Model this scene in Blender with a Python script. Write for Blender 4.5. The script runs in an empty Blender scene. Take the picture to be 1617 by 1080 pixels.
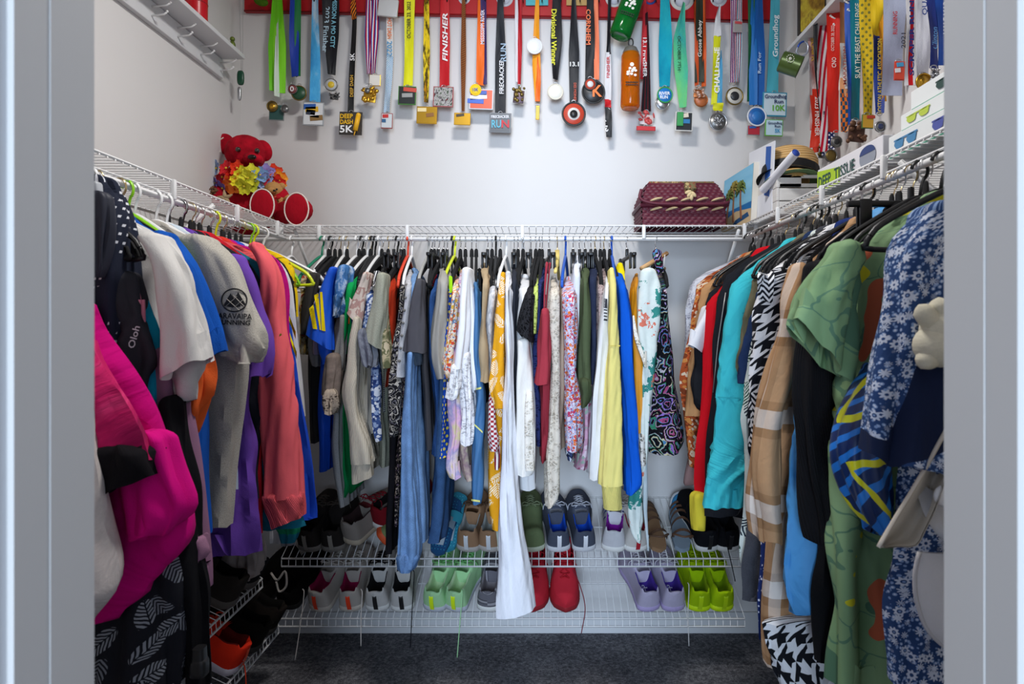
import bpy, math, random
import numpy as np
from mathutils import Matrix, Vector

# ---------------------------------------------------------------- camera, light, exposure
F, CX, CY, H = 1034.0, 850.0, 512.0, 1.246      # focal length / principal point in photo pixels, eye height in metres
sc = bpy.context.scene
COL = sc.collection
cam_d = bpy.data.cameras.new('camera')
cam = bpy.data.objects.new('camera', cam_d); COL.objects.link(cam)
cam.location = (0, 0, H); cam.rotation_euler = (math.pi/2, 0, 0)
cam_d.sensor_width = 36; cam_d.lens = F/1617*36
cam_d.shift_x = -(CX-808.5)/1617; cam_d.shift_y = (CY-540)/1617
cam_d.clip_start = .05
cam_d.dof.use_dof = True; cam_d.dof.focus_distance = 2.25; cam_d.dof.aperture_fstop = 7.0
sc.camera = cam

wd = bpy.data.worlds.new('world'); sc.world = wd; wd.use_nodes = True
wd.node_tree.nodes['Background'].inputs[0].default_value = (.62, .72, .95, 1)   # daylight of the bedroom outside the doorway
wd.node_tree.nodes['Background'].inputs[1].default_value = .55

def area(name, loc, rot, size, power, col, shape='DISK'):
    d = bpy.data.lights.new(name, 'AREA'); d.shape = shape; d.size = size; d.energy = power; d.color = col
    o = bpy.data.objects.new(name, d); o.location = loc; o.rotation_euler = rot; COL.objects.link(o)
    return o
area('ceiling_lamp', (-.06, 1.45, 2.72), (0, 0, 0), .30, 24, (1, .98, .955))
area('bedroom_window', (-.25, -3.6, 1.45), (math.radians(90), 0, math.radians(-4)), 1.7, 290, (.64, .80, 1), 'SQUARE')
vs = sc.view_settings
vs.view_transform = 'Standard'; vs.look = 'None'; vs.exposure = 0.0; vs.gamma = 1; vs.use_curve_mapping = False

# ---------------------------------------------------------------- small helpers
RNG = np.random.default_rng(7)
def hexc(h):
    h = h.lstrip('#'); c = [int(h[i:i+2], 16)/255 for i in (0, 2, 4)]
    return tuple((x/12.92 if x <= .04045 else ((x+.055)/1.055)**2.4) for x in c) + (1,)
def W(px, py, D): return np.array([(px-CX)*D/F, D, H+(CY-py)*D/F])
def WX(px, D): return (px-CX)*D/F
def WZ(py, D): return H+(CY-py)*D/F

class MB:
    def __init__(s): s.v = []; s.f = []; s.uv = []; s.mi = []; s.n = 0
    def add(s, v, f, uv=None, mi=0):
        v = np.asarray(v, float).reshape(-1, 3)
        s.v.append(v); s.f += [tuple(int(i)+s.n for i in q) for q in f]
        s.uv.append(np.asarray(uv, float) if uv is not None else v[:, [0, 2]])
        s.mi += [mi]*len(f); s.n += len(v); return s
    def grid(s, P, close=False, uv=None, mi=0):
        P = np.asarray(P, float); n, m = P.shape[:2]
        if close:
            P = np.concatenate([P, P[:, :1]], 1)
            if uv is not None and uv.shape[1] == m: uv = np.concatenate([uv, uv[:, :1]], 1)
            m += 1
        i, j = np.meshgrid(np.arange(n-1), np.arange(m-1), indexing='ij')
        a = (i*m+j).ravel(); f = np.stack([a, a+1, a+m+1, a+m], 1)
        return s.add(P.reshape(-1, 3), f.tolist(), None if uv is None else uv.reshape(-1, 2), mi)
    def tube(s, path, r, seg=6, closed=False, cap=True, mi=0):
        p = np.asarray(path, float); n = len(p)
        rr = np.broadcast_to(np.asarray(r, float), (n,))
        if closed: t = np.roll(p, -1, 0)-np.roll(p, 1, 0)
        else: t = np.gradient(p, axis=0)
        t /= np.linalg.norm(t, axis=1)[:, None]+1e-12
        u = np.cross(t[0], [0, 0, 1.]);
        if np.linalg.norm(u) < .1: u = np.cross(t[0], [1., 0, 0])
        u /= np.linalg.norm(u); us = []
        for k in range(n):
            u = u-t[k]*np.dot(u, t[k]); u /= np.linalg.norm(u)+1e-12; us.append(u)
        us = np.array(us); w = np.cross(t, us)
        a = np.linspace(0, 2*math.pi, seg, endpoint=False)
        P = p[:, None]+rr[:, None, None]*(us[:, None]*np.cos(a)[None, :, None]+w[:, None]*np.sin(a)[None, :, None])
        if closed: P = np.concatenate([P, P[:1]], 0)
        b = s.n; s.grid(P, True, mi=mi)
        if cap and not closed:
            s.f.append(tuple(b+k for k in range(seg))[::-1]); s.f.append(tuple(b+(n-1)*(seg+1)+k for k in range(seg))); s.mi += [mi, mi]
        return s
    def box(s, c, d, R=None, mi=0, bev=0):
        c = np.asarray(c, float); h = np.asarray(d, float)/2
        if bev <= 0:
            v = np.array([[x, y, z] for x in (-1, 1) for y in (-1, 1) for z in (-1, 1)])*h
            f = [(0, 1, 3, 2), (4, 6, 7, 5), (0, 4, 5, 1), (2, 3, 7, 6), (0, 2, 6, 4), (1, 5, 7, 3)]
        else:
            b = min(bev, h.min()*.49)
            import bmesh
            bm = bmesh.new(); bmesh.ops.create_cube(bm, size=1)
            for q in bm.verts: q.co = Vector(q.co[i]*2*h[i] for i in range(3))
            bmesh.ops.bevel(bm, geom=bm.edges[:], offset=b, segments=2, affect='EDGES', profile=.5)
            bm.verts.index_update()
            v = np.array([q.co[:] for q in bm.verts]); f = [[q.index for q in fc.verts] for fc in bm.faces]; bm.free()
        if R is not None: v = v@np.asarray(R).T
        return s.add(v+c, f, v[:, [0, 2]], mi)
    def lathe(s, prof, c=(0, 0, 0), seg=24, R=None, mi=0):
        p = np.asarray(prof, float); a = np.linspace(0, 2*math.pi, seg, endpoint=False)
        P = np.stack([p[:, :1]*np.cos(a), p[:, :1]*np.sin(a), np.repeat(p[:, 1:2], seg, 1)], 2)
        if R is not None: P = P@np.asarray(R).T
        uv = np.stack([np.repeat(a[None]/6.283*p[:, 0].max()*6.283, len(p), 0), np.repeat(p[:, 1:2], seg, 1)], 2)
        uv = np.concatenate([uv, uv[:, :1]+np.array([p[:, 0].max()*6.283, 0])], 1)
        P = np.concatenate([P, P[:, :1]], 1)
        return s.grid(P+np.asarray(c, float), False, uv, mi)
    def ell(s, c, r, R=None, seg=20, ring=12, mi=0, e=1.0):
        ph = np.linspace(-math.pi/2, math.pi/2, ring+1); a = np.linspace(0, 2*math.pi, seg+1)
        cs = lambda q: np.sign(np.cos(q))*np.abs(np.cos(q))**e; sn = lambda q: np.sign(np.sin(q))*np.abs(np.sin(q))**e
        P = np.stack([cs(ph)[:, None]*cs(a)[None], cs(ph)[:, None]*sn(a)[None], np.repeat(sn(ph)[:, None], seg+1, 1)], 2)*np.asarray(r, float)
        if R is not None: P = P@np.asarray(R).T
        return s.grid(P+np.asarray(c, float), mi=mi)
    def poly(s, pts, n, th, mi=0):
        """flat outline (list of 3-D points, planar) with thickness th along n"""
        p = np.asarray(pts, float); k = len(p); q = p+np.asarray(n, float)*th
        f = [tuple(range(k)), tuple(range(2*k-1, k-1, -1))]+[(i, k+i, k+(i+1) % k, (i+1) % k) for i in range(k)]
        return s.add(np.concatenate([p, q]), f, None, mi)
    def done(s, name, mats, parent=None, smooth=True, ang=None, **props):
        v = np.concatenate(s.v); lo, hi = v.min(0), v.max(0)
        base = np.array([(lo[0]+hi[0])/2, (lo[1]+hi[1])/2, lo[2]])
        if parent is not None and parent.type == 'EMPTY' and False: pass
        me = bpy.data.meshes.new(name); me.from_pydata((v-base).tolist(), [], s.f); 
        if not isinstance(mats, (list, tuple)): mats = [mats]
        for m in mats: me.materials.append(m)
        if len(mats) > 1: me.polygons.foreach_set('material_index', s.mi)
        uv = np.concatenate(s.uv); l = me.uv_layers.new(name='UVMap')
        li = np.empty(len(me.loops), int); me.loops.foreach_get('vertex_index', li)
        l.data.foreach_set('uv', uv[li].ravel())
        me.polygons.foreach_set('use_smooth', [bool(smooth)]*len(me.polygons))
        if ang is not None: me.set_sharp_from_angle(angle=math.radians(ang))
        me.update()
        o = bpy.data.objects.new(name, me); COL.objects.link(o)
        if parent is not None:
            o.parent = parent; o.location = base-wpos(parent)
        else: o.location = base
        o['wp'] = base.tolist()
        for k, x in props.items():
            if x is not None: o[k] = x
        return o
def wpos(o): return np.array(o['wp'])
def tag(o, label=None, cat=None, group=None, kind=None):
    if label: o['label'] = label
    if cat: o['category'] = cat
    if group: o['group'] = group
    if kind: o['kind'] = kind
    return o
def thing(name, loc, label, cat, group=None):
    o = bpy.data.objects.new(name, None); COL.objects.link(o); o.location = loc; o['wp'] = [float(x) for x in loc]
    o.empty_display_size = .05
    return tag(o, label, cat, group)
def copy_tree(o, parent=None):
    c = o.copy(); COL.objects.link(c)
    if parent is not None: c.parent = parent
    for ch in list(o.children): copy_tree(ch, c)
    return c
def rotm(ax, deg): return np.array(Matrix.Rotation(math.radians(deg), 3, ax))
def bez(pts, n):
    """smooth curve (Catmull-Rom) through points"""
    p = np.asarray(pts, float)
    if len(p) == 2: return p[0]+(p[1]-p[0])*np.linspace(0, 1, n)[:, None]
    q = np.concatenate([2*p[:1]-p[1:2], p, 2*p[-1:]-p[-2:-1]]); out = []
    for t in np.linspace(0, len(p)-1, n):
        i = min(int(t), len(p)-2); u = t-i; a, b, c, d = q[i:i+4]
        out.append(.5*(2*b+(c-a)*u+(2*a-5*b+4*c-d)*u*u+(3*b-a-3*c+d)*u**3))
    return np.array(out)
_txt = {}
def text_verts(s, bold=0.0, shear=0.0):
    """mesh of a line of lettering, height about 1, left aligned at the origin, in the XY plane"""
    k = (s, bold, shear)
    if k not in _txt:
        c = bpy.data.curves.new('t', 'FONT'); c.body = s; c.size = 1.4; c.offset = bold; c.shear = shear; c.resolution_u = 2; c.fill_mode = 'FRONT'
        o = bpy.data.objects.new('t', c)
        me = bpy.data.meshes.new_from_object(o)
        v = np.array([q.co[:] for q in me.vertices]).reshape(-1, 3); f = [list(p.vertices) for p in me.polygons]
        bpy.data.objects.remove(o); bpy.data.meshes.remove(me); bpy.data.curves.remove(c)
        _txt[k] = (v, f)
    return _txt[k]
def put_text(mb, s, org, right, up, h, w=None, bold=0.02, shear=0, mi=0, center=True):
    """lay lettering of height h (and width w) at org; right / up are unit vectors of the surface"""
    v, f = text_verts(s, bold, shear)
    if not len(v): return
    v = v.copy(); v[:, 0] -= v[:, 0].min(); wd_ = v[:, 0].max()
    k = h; kx = (w/wd_) if w else h
    if center: v[:, 0] -= wd_/2; v[:, 1] -= .5
    right = np.asarray(right, float); up = np.asarray(up, float)
    mb.add(np.asarray(org, float)+v[:, :1]*kx*right+v[:, 1:2]*k*up, f, v[:, :2], mi)

# ---------------------------------------------------------------- materials
class NG:
    def __init__(s, name):
        s.m = bpy.data.materials.new(name); s.m.use_nodes = True; s.t = s.m.node_tree; s.b = s.t.nodes['Principled BSDF']
    def n(s, typ, ins=None, **props):
        o = s.t.nodes.new('ShaderNode'+typ)
        for k, x in props.items(): setattr(o, k, x)
        for k, x in (ins or {}).items(): s.set(o.inputs[k], x)
        return o
    def set(s, inp, x):
        if isinstance(x, bpy.types.NodeSocket): s.t.links.new(x, inp)
        else: inp.default_value = x
    def math(s, op, a, b=0.0, c=0.0):
        o = s.n('Math', operation=op); s.set(o.inputs[0], a); s.set(o.inputs[1], b); s.set(o.inputs[2], c); return o.outputs[0]
    def mix(s, f, a, b):
        o = s.n('Mix', data_type='RGBA'); s.set(o.inputs[0], f); s.set(o.inputs[6], a); s.set(o.inputs[7], b); return o.outputs[2]
    def ramp(s, f, stops, const=True):
        o = s.n('ValToRGB'); r = o.color_ramp; r.interpolation = 'CONSTANT' if const else 'LINEAR'
        while len(r.elements) < len(stops): r.elements.new(.5)
        for e, (p, c) in zip(r.elements, stops): e.position = p; e.color = c
        s.set(o.inputs[0], f); return o.outputs[0]
    def uv(s, scale=1.0, rot=0.0, sy=None, warp=0.0, wscale=8):
        v = s.n('TexCoord').outputs['UV']
        m = s.n('Mapping'); s.set(m.inputs['Vector'], v); m.inputs['Scale'].default_value = (scale, scale if sy is None else sy, 1)
        m.inputs['Rotation'].default_value = (0, 0, math.radians(rot)); v = m.outputs[0]
        if warp:
            no = s.n('TexNoise', {'Vector': v, 'Scale': wscale, 'Detail': 2.0})
            a = s.n('VectorMath', operation='SUBTRACT'); s.set(a.inputs[0], no.outputs['Color']); a.inputs[1].default_value = (.5, .5, .5)
            b = s.n('VectorMath', operation='SCALE'); s.set(b.inputs[0], a.outputs[0]); b.inputs['Scale'].default_value = warp
            c = s.n('VectorMath', operation='ADD'); s.set(c.inputs[0], v); s.set(c.inputs[1], b.outputs[0]); v = c.outputs[0]
        return v
    def noise(s, scale, detail=2.0, vec=None, rough=.5):
        return s.n('TexNoise', {'Vector': vec if vec is not None else s.uv(), 'Scale': scale, 'Detail': detail, 'Roughness': rough}).outputs['Fac']
    def sep(s, v):
        o = s.n('SeparateXYZ'); s.set(o.inputs[0], v); return o.outputs
    def fin(s, col, rough=.85, bump=None, bs=.3, bd=.004, metal=0, sheen=0, spec=.3, **kw):
        b = s.b; s.set(b.inputs['Base Color'], col); s.set(b.inputs['Roughness'], rough); s.set(b.inputs['Metallic'], metal)
        b.inputs['Specular IOR Level'].default_value = spec
        if sheen: b.inputs['Sheen Weight'].default_value = sheen
        if bump is not None:
            o = s.n('Bump'); s.set(o.inputs['Height'], bump); o.inputs['Strength'].default_value = bs; o.inputs['Distance'].default_value = bd
            s.set(b.inputs['Normal'], o.outputs[0])
        for k, x in kw.items(): s.set(b.inputs[k.replace('_', ' ')], x)
        return s.m
_M = {}
def plain(c, rough=.5, metal=0, spec=.4, **kw):
    k = ('p', c, rough, metal, spec, str(kw))
    if k not in _M: _M[k] = NG('solid_'+c.strip('#')).fin(hexc(c), rough, metal=metal, spec=spec, **kw)
    return _M[k]
def scale_c(c, k): return tuple(min(1, x*k) for x in c[:3])+(1,)
def fab(c, kind='knit', c2=None, sat=0):
    """plain woven or knitted cloth"""
    k = ('f', c, kind, c2)
    if k in _M: return _M[k]
    g = NG('cloth_'+kind+'_'+c.strip('#')); a = hexc(c); v = g.uv()
    big = g.noise(14, 3, v)
    if kind == 'denim':
        fine = g.noise(1, 2, g.uv(260, 20, 900)); f = g.math('ADD', g.math('MULTIPLY', fine, .6), g.math('MULTIPLY', g.noise(30, 4, v), .4))
        col = g.ramp(f, [(.25, scale_c(a, .6)), (.5, a), (.75, scale_c(a, 1.55))], False); bump = fine; bs = .35
    elif kind == 'acid':
        f = g.noise(38, 5, g.uv(1, 0, .5, .06, 20), .7)
        col = g.ramp(f, [(.38, a), (.5, scale_c(a, 1.8)), (.62, hexc(c2 or '#b9cbe0'))], False); bump = f; bs = .4
    elif kind == 'heather':
        f = g.noise(700, 2, g.uv(1, 0, .45))
        col = g.ramp(f, [(.3, scale_c(a, .72)), (.5, a), (.7, scale_c(a, 1.2))], False); bump = f; bs = .3
    elif kind == 'velvet':
        f = g.noise(24, 4, v, .65); col = g.ramp(f, [(.3, scale_c(a, .55)), (.6, a), (.8, scale_c(a, 1.5))], False); bump = g.noise(500, 2, v); bs = .3
    elif kind == 'rib':
        w = g.math('SINE', g.math('MULTIPLY', g.sep(v)[0], 1700)); col = g.mix(big, scale_c(a, .9), scale_c(a, 1.07)); bump = w; bs = .5
    elif kind == 'gauze':
        f = g.noise(1, 3, g.uv(500, 0, 60)); col = g.mix(f, scale_c(a, .92), scale_c(a, 1.05)); bump = f; bs = .5
    elif kind == 'fuzzy':
        f = g.noise(160, 5, v, .75); col = g.mix(f, scale_c(a, .75), scale_c(a, 1.15)); bump = f; bs = .8
    elif kind == 'lace':
        vo = g.n('TexVoronoi', {'Vector': g.uv(1, 0, 1, .01, 60), 'Scale': 95.0}, feature='DISTANCE_TO_EDGE').outputs['Distance']
        f = g.math('SMOOTHSTEP', .02, .12, vo) if False else g.n('MapRange', {0: vo, 1: .04, 2: .2}).outputs[0]
        wave = g.noise(40, 2, v); h = g.math('MULTIPLY', f, g.n('MapRange', {0: wave, 1: .4, 2: .55}).outputs[0])
        col = g.mix(h, a, hexc(c2 or '#777777')); bump = g.math('SUBTRACT', 1.0, h); bs = .9
    else:
        f = g.noise(620, 2, v); col = g.mix(big, scale_c(a, .9), scale_c(a, 1.08)); bump = f; bs = .25
    if kind == 'satin': _M[k] = g.fin(col, .55, g.noise(1, 3, g.uv(26, 12, 8, .35, 1.5), .55), .5, .008, spec=.3)
    else:
        wrk = g.noise(1, 2, g.uv(24, 12, 7, .35, 1.5), .5)
        _M[k] = g.fin(col, .9, g.math('ADD', g.math('MULTIPLY', bump, .12), wrk), .7, .010, spec=.12)
    return _M[k]
def pat(kind, cols, scale=1.0, rot=0, extra=None):
    """printed or woven pattern on cloth; cols are hex colours, scale in repeats per metre"""
    k = ('t', kind, tuple(cols), scale, rot, extra)
    if k in _M: return _M[k]
    g = NG('cloth_'+kind+'_'+cols[0].strip('#')); C = [hexc(c) for c in cols]; v = g.uv()
    if kind == 'stripe':
        x = g.sep(g.uv(scale, rot))[0]; f = g.math('FRACT', x)
        st = [(i/len(C), c) for i, c in enumerate(C)] if extra is None else [(p, c) for p, c in zip(extra, C)]
        col = g.ramp(f, st)
    elif kind == 'dots':
        u = g.uv(scale, 45); d = g.n('TexVoronoi', {'Vector': u, 'Scale': 1.0, 'Randomness': extra or 0.0}).outputs['Distance']
        col = g.ramp(d, [(0, C[1]), (.26, C[0])])
    elif kind == 'floral':
        u = g.uv(scale, rot, None, .5, 2.2)
        vo = g.n('TexVoronoi', {'Vector': u, 'Scale': 1.0}); d = vo.outputs['Distance']; r = g.sep(vo.outputs['Color'])[0]
        vo2 = g.n('TexVoronoi', {'Vector': g.uv(scale*2.3, rot+30, None, .8, 2.0), 'Scale': 1.0}); d2 = vo2.outputs['Distance']; r2 = g.sep(vo2.outputs['Color'])[1]
        pet = g.ramp(r, [(i/(len(C)-1), c) for i, c in enumerate(C[1:])])
        pet2 = g.ramp(r2, [(i/(len(C)-1), c) for i, c in enumerate(C[:0:-1])])
        base = g.mix(g.math('LESS_THAN', d2, .46), C[0], pet2)
        ringf = g.math('LESS_THAN', d, extra or .42)
        col = g.mix(ringf, base, pet)
        col = g.mix(g.math('LESS_THAN', d, .13), col, C[0])
    elif kind == 'flower':          # round white blossoms with petals
        u = g.uv(scale, rot); vo = g.n('TexVoronoi', {'Vector': u, 'Scale': 1.0, 'Randomness': .75}); d = vo.outputs['Distance']
        dv = g.n('VectorMath', operation='SUBTRACT'); g.set(dv.inputs[0], u); g.set(dv.inputs[1], vo.outputs['Position'])
        sx = g.sep(dv.outputs[0]); an = g.math('ARCTAN2', sx[1], sx[0])
        pet = g.math('ADD', .43, g.math('MULTIPLY', g.math('COSINE', g.math('MULTIPLY', an, 8)), .09))
        inpet = g.math('LESS_THAN', d, pet); inner = g.math('LESS_THAN', d, .2); dotc = g.math('LESS_THAN', d, .1)
        vo2 = g.n('TexVoronoi', {'Vector': g.uv(scale*2.6, 20), 'Scale': 1.0, 'Randomness': .8}).outputs['Distance']
        base = g.mix(g.math('LESS_THAN', vo2, .42), C[0], C[2])
        base = g.mix(g.math('LESS_THAN', vo2, .22), base, C[1])
        col = g.mix(inpet, base, C[1]); col = g.mix(inner, col, C[0]); col = g.mix(dotc, col, C[2])
        if len(C) > 3:
            col = g.mix(g.math('LESS_THAN', g.noise(4.5, 1, g.uv(1, 0, .7)), .42), col, C[3])
    elif kind == 'paisley':
        u = g.uv(scale, rot, None, .9, 1.4)
        vo = g.n('TexVoronoi', {'Vector': u, 'Scale': 1.0}); d = vo.outputs['Distance']; r = g.sep(vo.outputs['Color'])[0]
        rg = g.math('FRACT', g.math('MULTIPLY', d, 4.2)); on = g.math('GREATER_THAN', rg, .58)
        cc = g.ramp(g.math('FRACT', g.math('ADD', g.math('MULTIPLY', r, 3.1), g.math('MULTIPLY', d, 1.9))), [(i/(len(C)-1), c) for i, c in enumerate(C[1:])])
        tex = g.math('GREATER_THAN', g.n('TexVoronoi', {'Vector': g.uv(scale*9), 'Scale': 1.0}).outputs['Distance'], .22)
        col = g.mix(g.math('MULTIPLY', on, tex), C[0], cc)
    elif kind == 'camo':
        f = g.noise(scale, 3, g.uv(1, rot, .8, .03, 9), .45); col = g.ramp(f, [(0 if i == 0 else .36+.28*i/len(C), c) for i, c in enumerate(C)])
    elif kind == 'leaf':            # big feathered leaves
        u = g.uv(scale, rot, None, .25, 1.5); vo = g.n('TexVoronoi', {'Vector': u, 'Scale': 1.0})
        dv = g.n('VectorMath', operation='SUBTRACT'); g.set(dv.inputs[0], u); g.set(dv.inputs[1], vo.outputs['Position'])
        r = g.sep(vo.outputs['Color'])[0]; ang = g.math('MULTIPLY', r, 6.28); s_ = g.sep(dv.outputs[0])
        ca, sa = g.math('COSINE', ang), g.math('SINE', ang)
        lx = g.math('ADD', g.math('MULTIPLY', s_[0], ca), g.math('MULTIPLY', s_[1], sa)); ly = g.math('SUBTRACT', g.math('MULTIPLY', s_[1], ca), g.math('MULTIPLY', s_[0], sa))
        vein = g.math('SINE', g.math('MULTIPLY', g.math('SUBTRACT', lx, g.math('ABSOLUTE', ly)), 46.0))
        inside = g.math('LESS_THAN', g.math('ADD', g.math('MULTIPLY', g.math('MULTIPLY', lx, lx), 1.5), g.math('MULTIPLY', g.math('MULTIPLY', ly, ly), 7.0)), .5)
        mid = g.math('LESS_THAN', g.math('ABSOLUTE', ly), .018)
        leafc = g.mix(g.math('GREATER_THAN', vein, -.1), C[0], C[1]); leafc = g.mix(mid, leafc, C[0])
        col = g.mix(inside, C[0], leafc)
        if len(C) > 2: col = g.mix(g.math('MULTIPLY', inside, g.math('LESS_THAN', r, .35)), col, g.mix(g.math('GREATER_THAN', vein, 0.0), C[0], C[2]))
    elif kind == 'chevron':
        s_ = g.sep(g.uv(scale)); tri = g.math('ABSOLUTE', g.math('SUBTRACT', g.math('FRACT', g.math('MULTIPLY', s_[0], .5)), .5))
        f = g.math('FRACT', g.math('ADD', s_[1], g.math('MULTIPLY', tri, 2.4))); col = g.ramp(f, [(0, C[0]), (.5, C[1])])
    elif kind == 'houndstooth':
        s_ = g.sep(g.uv(scale)); x = g.math('FRACT', s_[0]); y = g.math('FRACT', s_[1])
        A = g.math('LESS_THAN', x, .5); B = g.math('LESS_THAN', y, .5)
        dg = g.math('LESS_THAN', g.math('FRACT', g.math('MULTIPLY', g.math('ADD', s_[0], s_[1]), 2.0)), .5)
        eq = g.math('COMPARE', A, B, .1); both = g.math('MULTIPLY', A, B)
        f = g.math('ADD', g.math('MULTIPLY', eq, both), g.math('MULTIPLY', g.math('SUBTRACT', 1.0, eq), dg)); col = g.mix(f, C[1], C[0])
    elif kind == 'plaid':
        s_ = g.sep(g.uv(scale)); fx = g.math('FRACT', s_[0]); fy = g.math('FRACT', s_[1])
        rx = g.ramp(fx, [(0, C[0]), (.42, C[1]), (.5, C[2]), (.62, C[1]), (.72, C[0])]); ry = g.ramp(fy, [(0, C[0]), (.36, C[1]), (.46, C[2]), (.66, C[1]), (.76, C[0])])
        col = g.mix(extra if extra is not None else .55, rx, ry)
    elif kind == 'check':
        ch = g.n('TexChecker', {'Vector': g.uv(scale, rot), 'Scale': 1.0, 'Color1': C[0], 'Color2': C[1]}); col = ch.outputs[0]
    elif kind == 'dash':            # rows of short slanted dashes
        s_ = g.sep(g.uv(scale)); row = g.math('FLOOR', s_[1]); x = g.math('FRACT', g.math('ADD', g.math('ADD', s_[0], g.math('MULTIPLY', row, .37)), g.math('MULTIPLY', g.math('FRACT', s_[1]), .3)))
        on = g.math('MULTIPLY', g.math('LESS_THAN', x, .38), g.math('LESS_THAN', g.math('FRACT', s_[1]), .3))
        on = g.math('MULTIPLY', on, g.math('GREATER_THAN', g.noise(9, 1), .47)); col = g.mix(on, C[0], C[1])
    elif kind == 'marble':
        f = g.noise(scale, 5, g.uv(1, rot, .6, .08, 6), .6); col = g.ramp(f, [(.3+.4*i/max(1, len(C)-1), c) for i, c in enumerate(C)], False)
    elif kind == 'scrawl':          # thin painted line work
        d = g.n('TexVoronoi', {'Vector': g.uv(scale, rot, None, 1.2, 1.2), 'Scale': 1.0}, feature='DISTANCE_TO_EDGE').outputs['Distance']
        col = g.mix(g.math('LESS_THAN', d, extra or .1), C[0], C[1])
        if len(C) > 2: col = g.mix(g.math('LESS_THAN', g.noise(scale*.9, 1), .38), col, C[2])
    big = g.noise(14, 3, v); hsv = g.n('HueSaturation', {'Color': col, 'Value': g.math('ADD', .9, g.math('MULTIPLY', big, .2))})
    _M[k] = g.fin(hsv.outputs[0], .88, g.noise(1, 4, g.uv(26, 12, 9, .35, 1.5), .6), .7, .009, spec=.15)
    return _M[k]

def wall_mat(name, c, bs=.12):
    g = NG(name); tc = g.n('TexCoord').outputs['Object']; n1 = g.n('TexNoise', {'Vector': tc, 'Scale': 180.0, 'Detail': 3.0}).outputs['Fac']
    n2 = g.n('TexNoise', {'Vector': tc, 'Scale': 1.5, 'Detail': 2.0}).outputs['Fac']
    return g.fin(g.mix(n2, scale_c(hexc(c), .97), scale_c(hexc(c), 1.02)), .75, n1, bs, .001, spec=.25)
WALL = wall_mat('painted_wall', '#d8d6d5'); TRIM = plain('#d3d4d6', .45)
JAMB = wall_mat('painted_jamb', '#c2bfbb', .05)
WIRE = plain('#e6e6e6', .35, spec=.5); CHROME = plain('#d9d9dc', .18, 1); GOLDM = plain('#c9a24a', .28, 1); SILV = plain('#b9bbbf', .3, 1)
BRASSH = plain('#cdb583', .25, 1); BLACK = plain('#0d0d0f', .5); DKM = plain('#3a3a3c', .4, .6)

# ---------------------------------------------------------------- room shell
XL, XR, YB, YF, ZC = -1.205, 1.036, 2.65, .616, 2.75
def slab(name, lo, hi, m, kind='structure', parent=None, bev=0):
    lo, hi = np.array(lo, float), np.array(hi, float)
    o = MB().box((lo+hi)/2, hi-lo, bev=bev).done(name, m, parent, smooth=False)
    if parent is None: o['kind'] = kind
    return o
g = NG('charcoal_carpet'); tc = g.n('TexCoord').outputs['Object']
n1 = g.n('TexNoise', {'Vector': tc, 'Scale': 330.0, 'Detail': 4.0, 'Roughness': .8}).outputs['Fac']
n2 = g.n('TexNoise', {'Vector': tc, 'Scale': 5.0, 'Detail': 3.0}).outputs['Fac']; n3 = g.n('TexNoise', {'Vector': tc, 'Scale': 90.0, 'Detail': 3.0}).outputs['Fac']
ff = g.math('ADD', g.math('MULTIPLY', n1, .55), g.math('ADD', g.math('MULTIPLY', n2, .15), g.math('MULTIPLY', n3, .3)))
CARPET = g.fin(g.ramp(ff, [(.36, hexc('#313236')), (.5, hexc('#838288')), (.62, hexc('#cbcace'))], False), .97, n1, 1.0, .012, spec=.05)
slab('floor', (XL-.1, -1.2, -.05), (XR+.1, YB+.1, 0), CARPET)
slab('wall_back', (XL-.1, YB, -.02), (XR+.1, YB+.1, ZC), WALL)
slab('wall_left', (XL-.1, YF-.11, -.02), (XL, YB, ZC), WALL)
slab('wall_right', (XR, YF-.11, -.02), (XR+.1, YB, ZC), WALL)
slab('ceiling', (XL-.1, YF-.11, ZC), (XR+.1, YB+.1, ZC+.08), wall_mat('painted_ceiling', '#dedcd9'))
JL, JR = -.418, .382
mb = MB()
for a, b, z0, z1 in ((XL-1.2, JL-.018, -.02, ZC), (JR+.018, XR+1.2, -.02, ZC), (JL-.018, JR+.018, 2.32, ZC)):
    mb.box(((a+b)/2, YF-.046, (z0+z1)/2), (b-a, .092, z1-z0))
mb.done('wall_front', WALL, smooth=False, kind='structure')
tr = thing('trim_1', (0, YF-.05, 0), None, None); tr['kind'] = 'structure'
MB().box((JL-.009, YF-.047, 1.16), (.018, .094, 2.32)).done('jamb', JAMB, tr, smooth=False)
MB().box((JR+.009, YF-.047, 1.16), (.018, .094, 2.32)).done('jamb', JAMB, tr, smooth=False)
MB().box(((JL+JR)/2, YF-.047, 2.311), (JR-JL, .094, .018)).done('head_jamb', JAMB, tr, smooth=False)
for x, s in ((JL, 1), (JR, -1)):
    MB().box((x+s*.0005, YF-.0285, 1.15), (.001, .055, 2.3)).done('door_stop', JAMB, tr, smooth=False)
for x, s in ((JL, -1), (JR, 1)):
    m_ = MB(); prof = [(.006, 0), (.006, -.012), (.012, -.018), (.03, -.018), (.05, -.012), (.07, -.016), (.075, 0)]
    P = np.array([[[x+s*q[0], YF-.094+q[1], z] for q in prof] for z in (0, 2.38)])
    m_.grid(P); m_.done('casing', TRIM, tr, smooth=False)
for nm, lo, hi in (('baseboard_back', (XL, YB-.013, 0), (XR, YB, .085)), ('baseboard_left', (XL, YF, 0), (XL+.013, YB-.013, .085)), ('baseboard_right', (XR-.013, YF, 0), (XR, YB-.013, .085))):
    slab(nm, lo, hi, TRIM, bev=.004)

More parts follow.
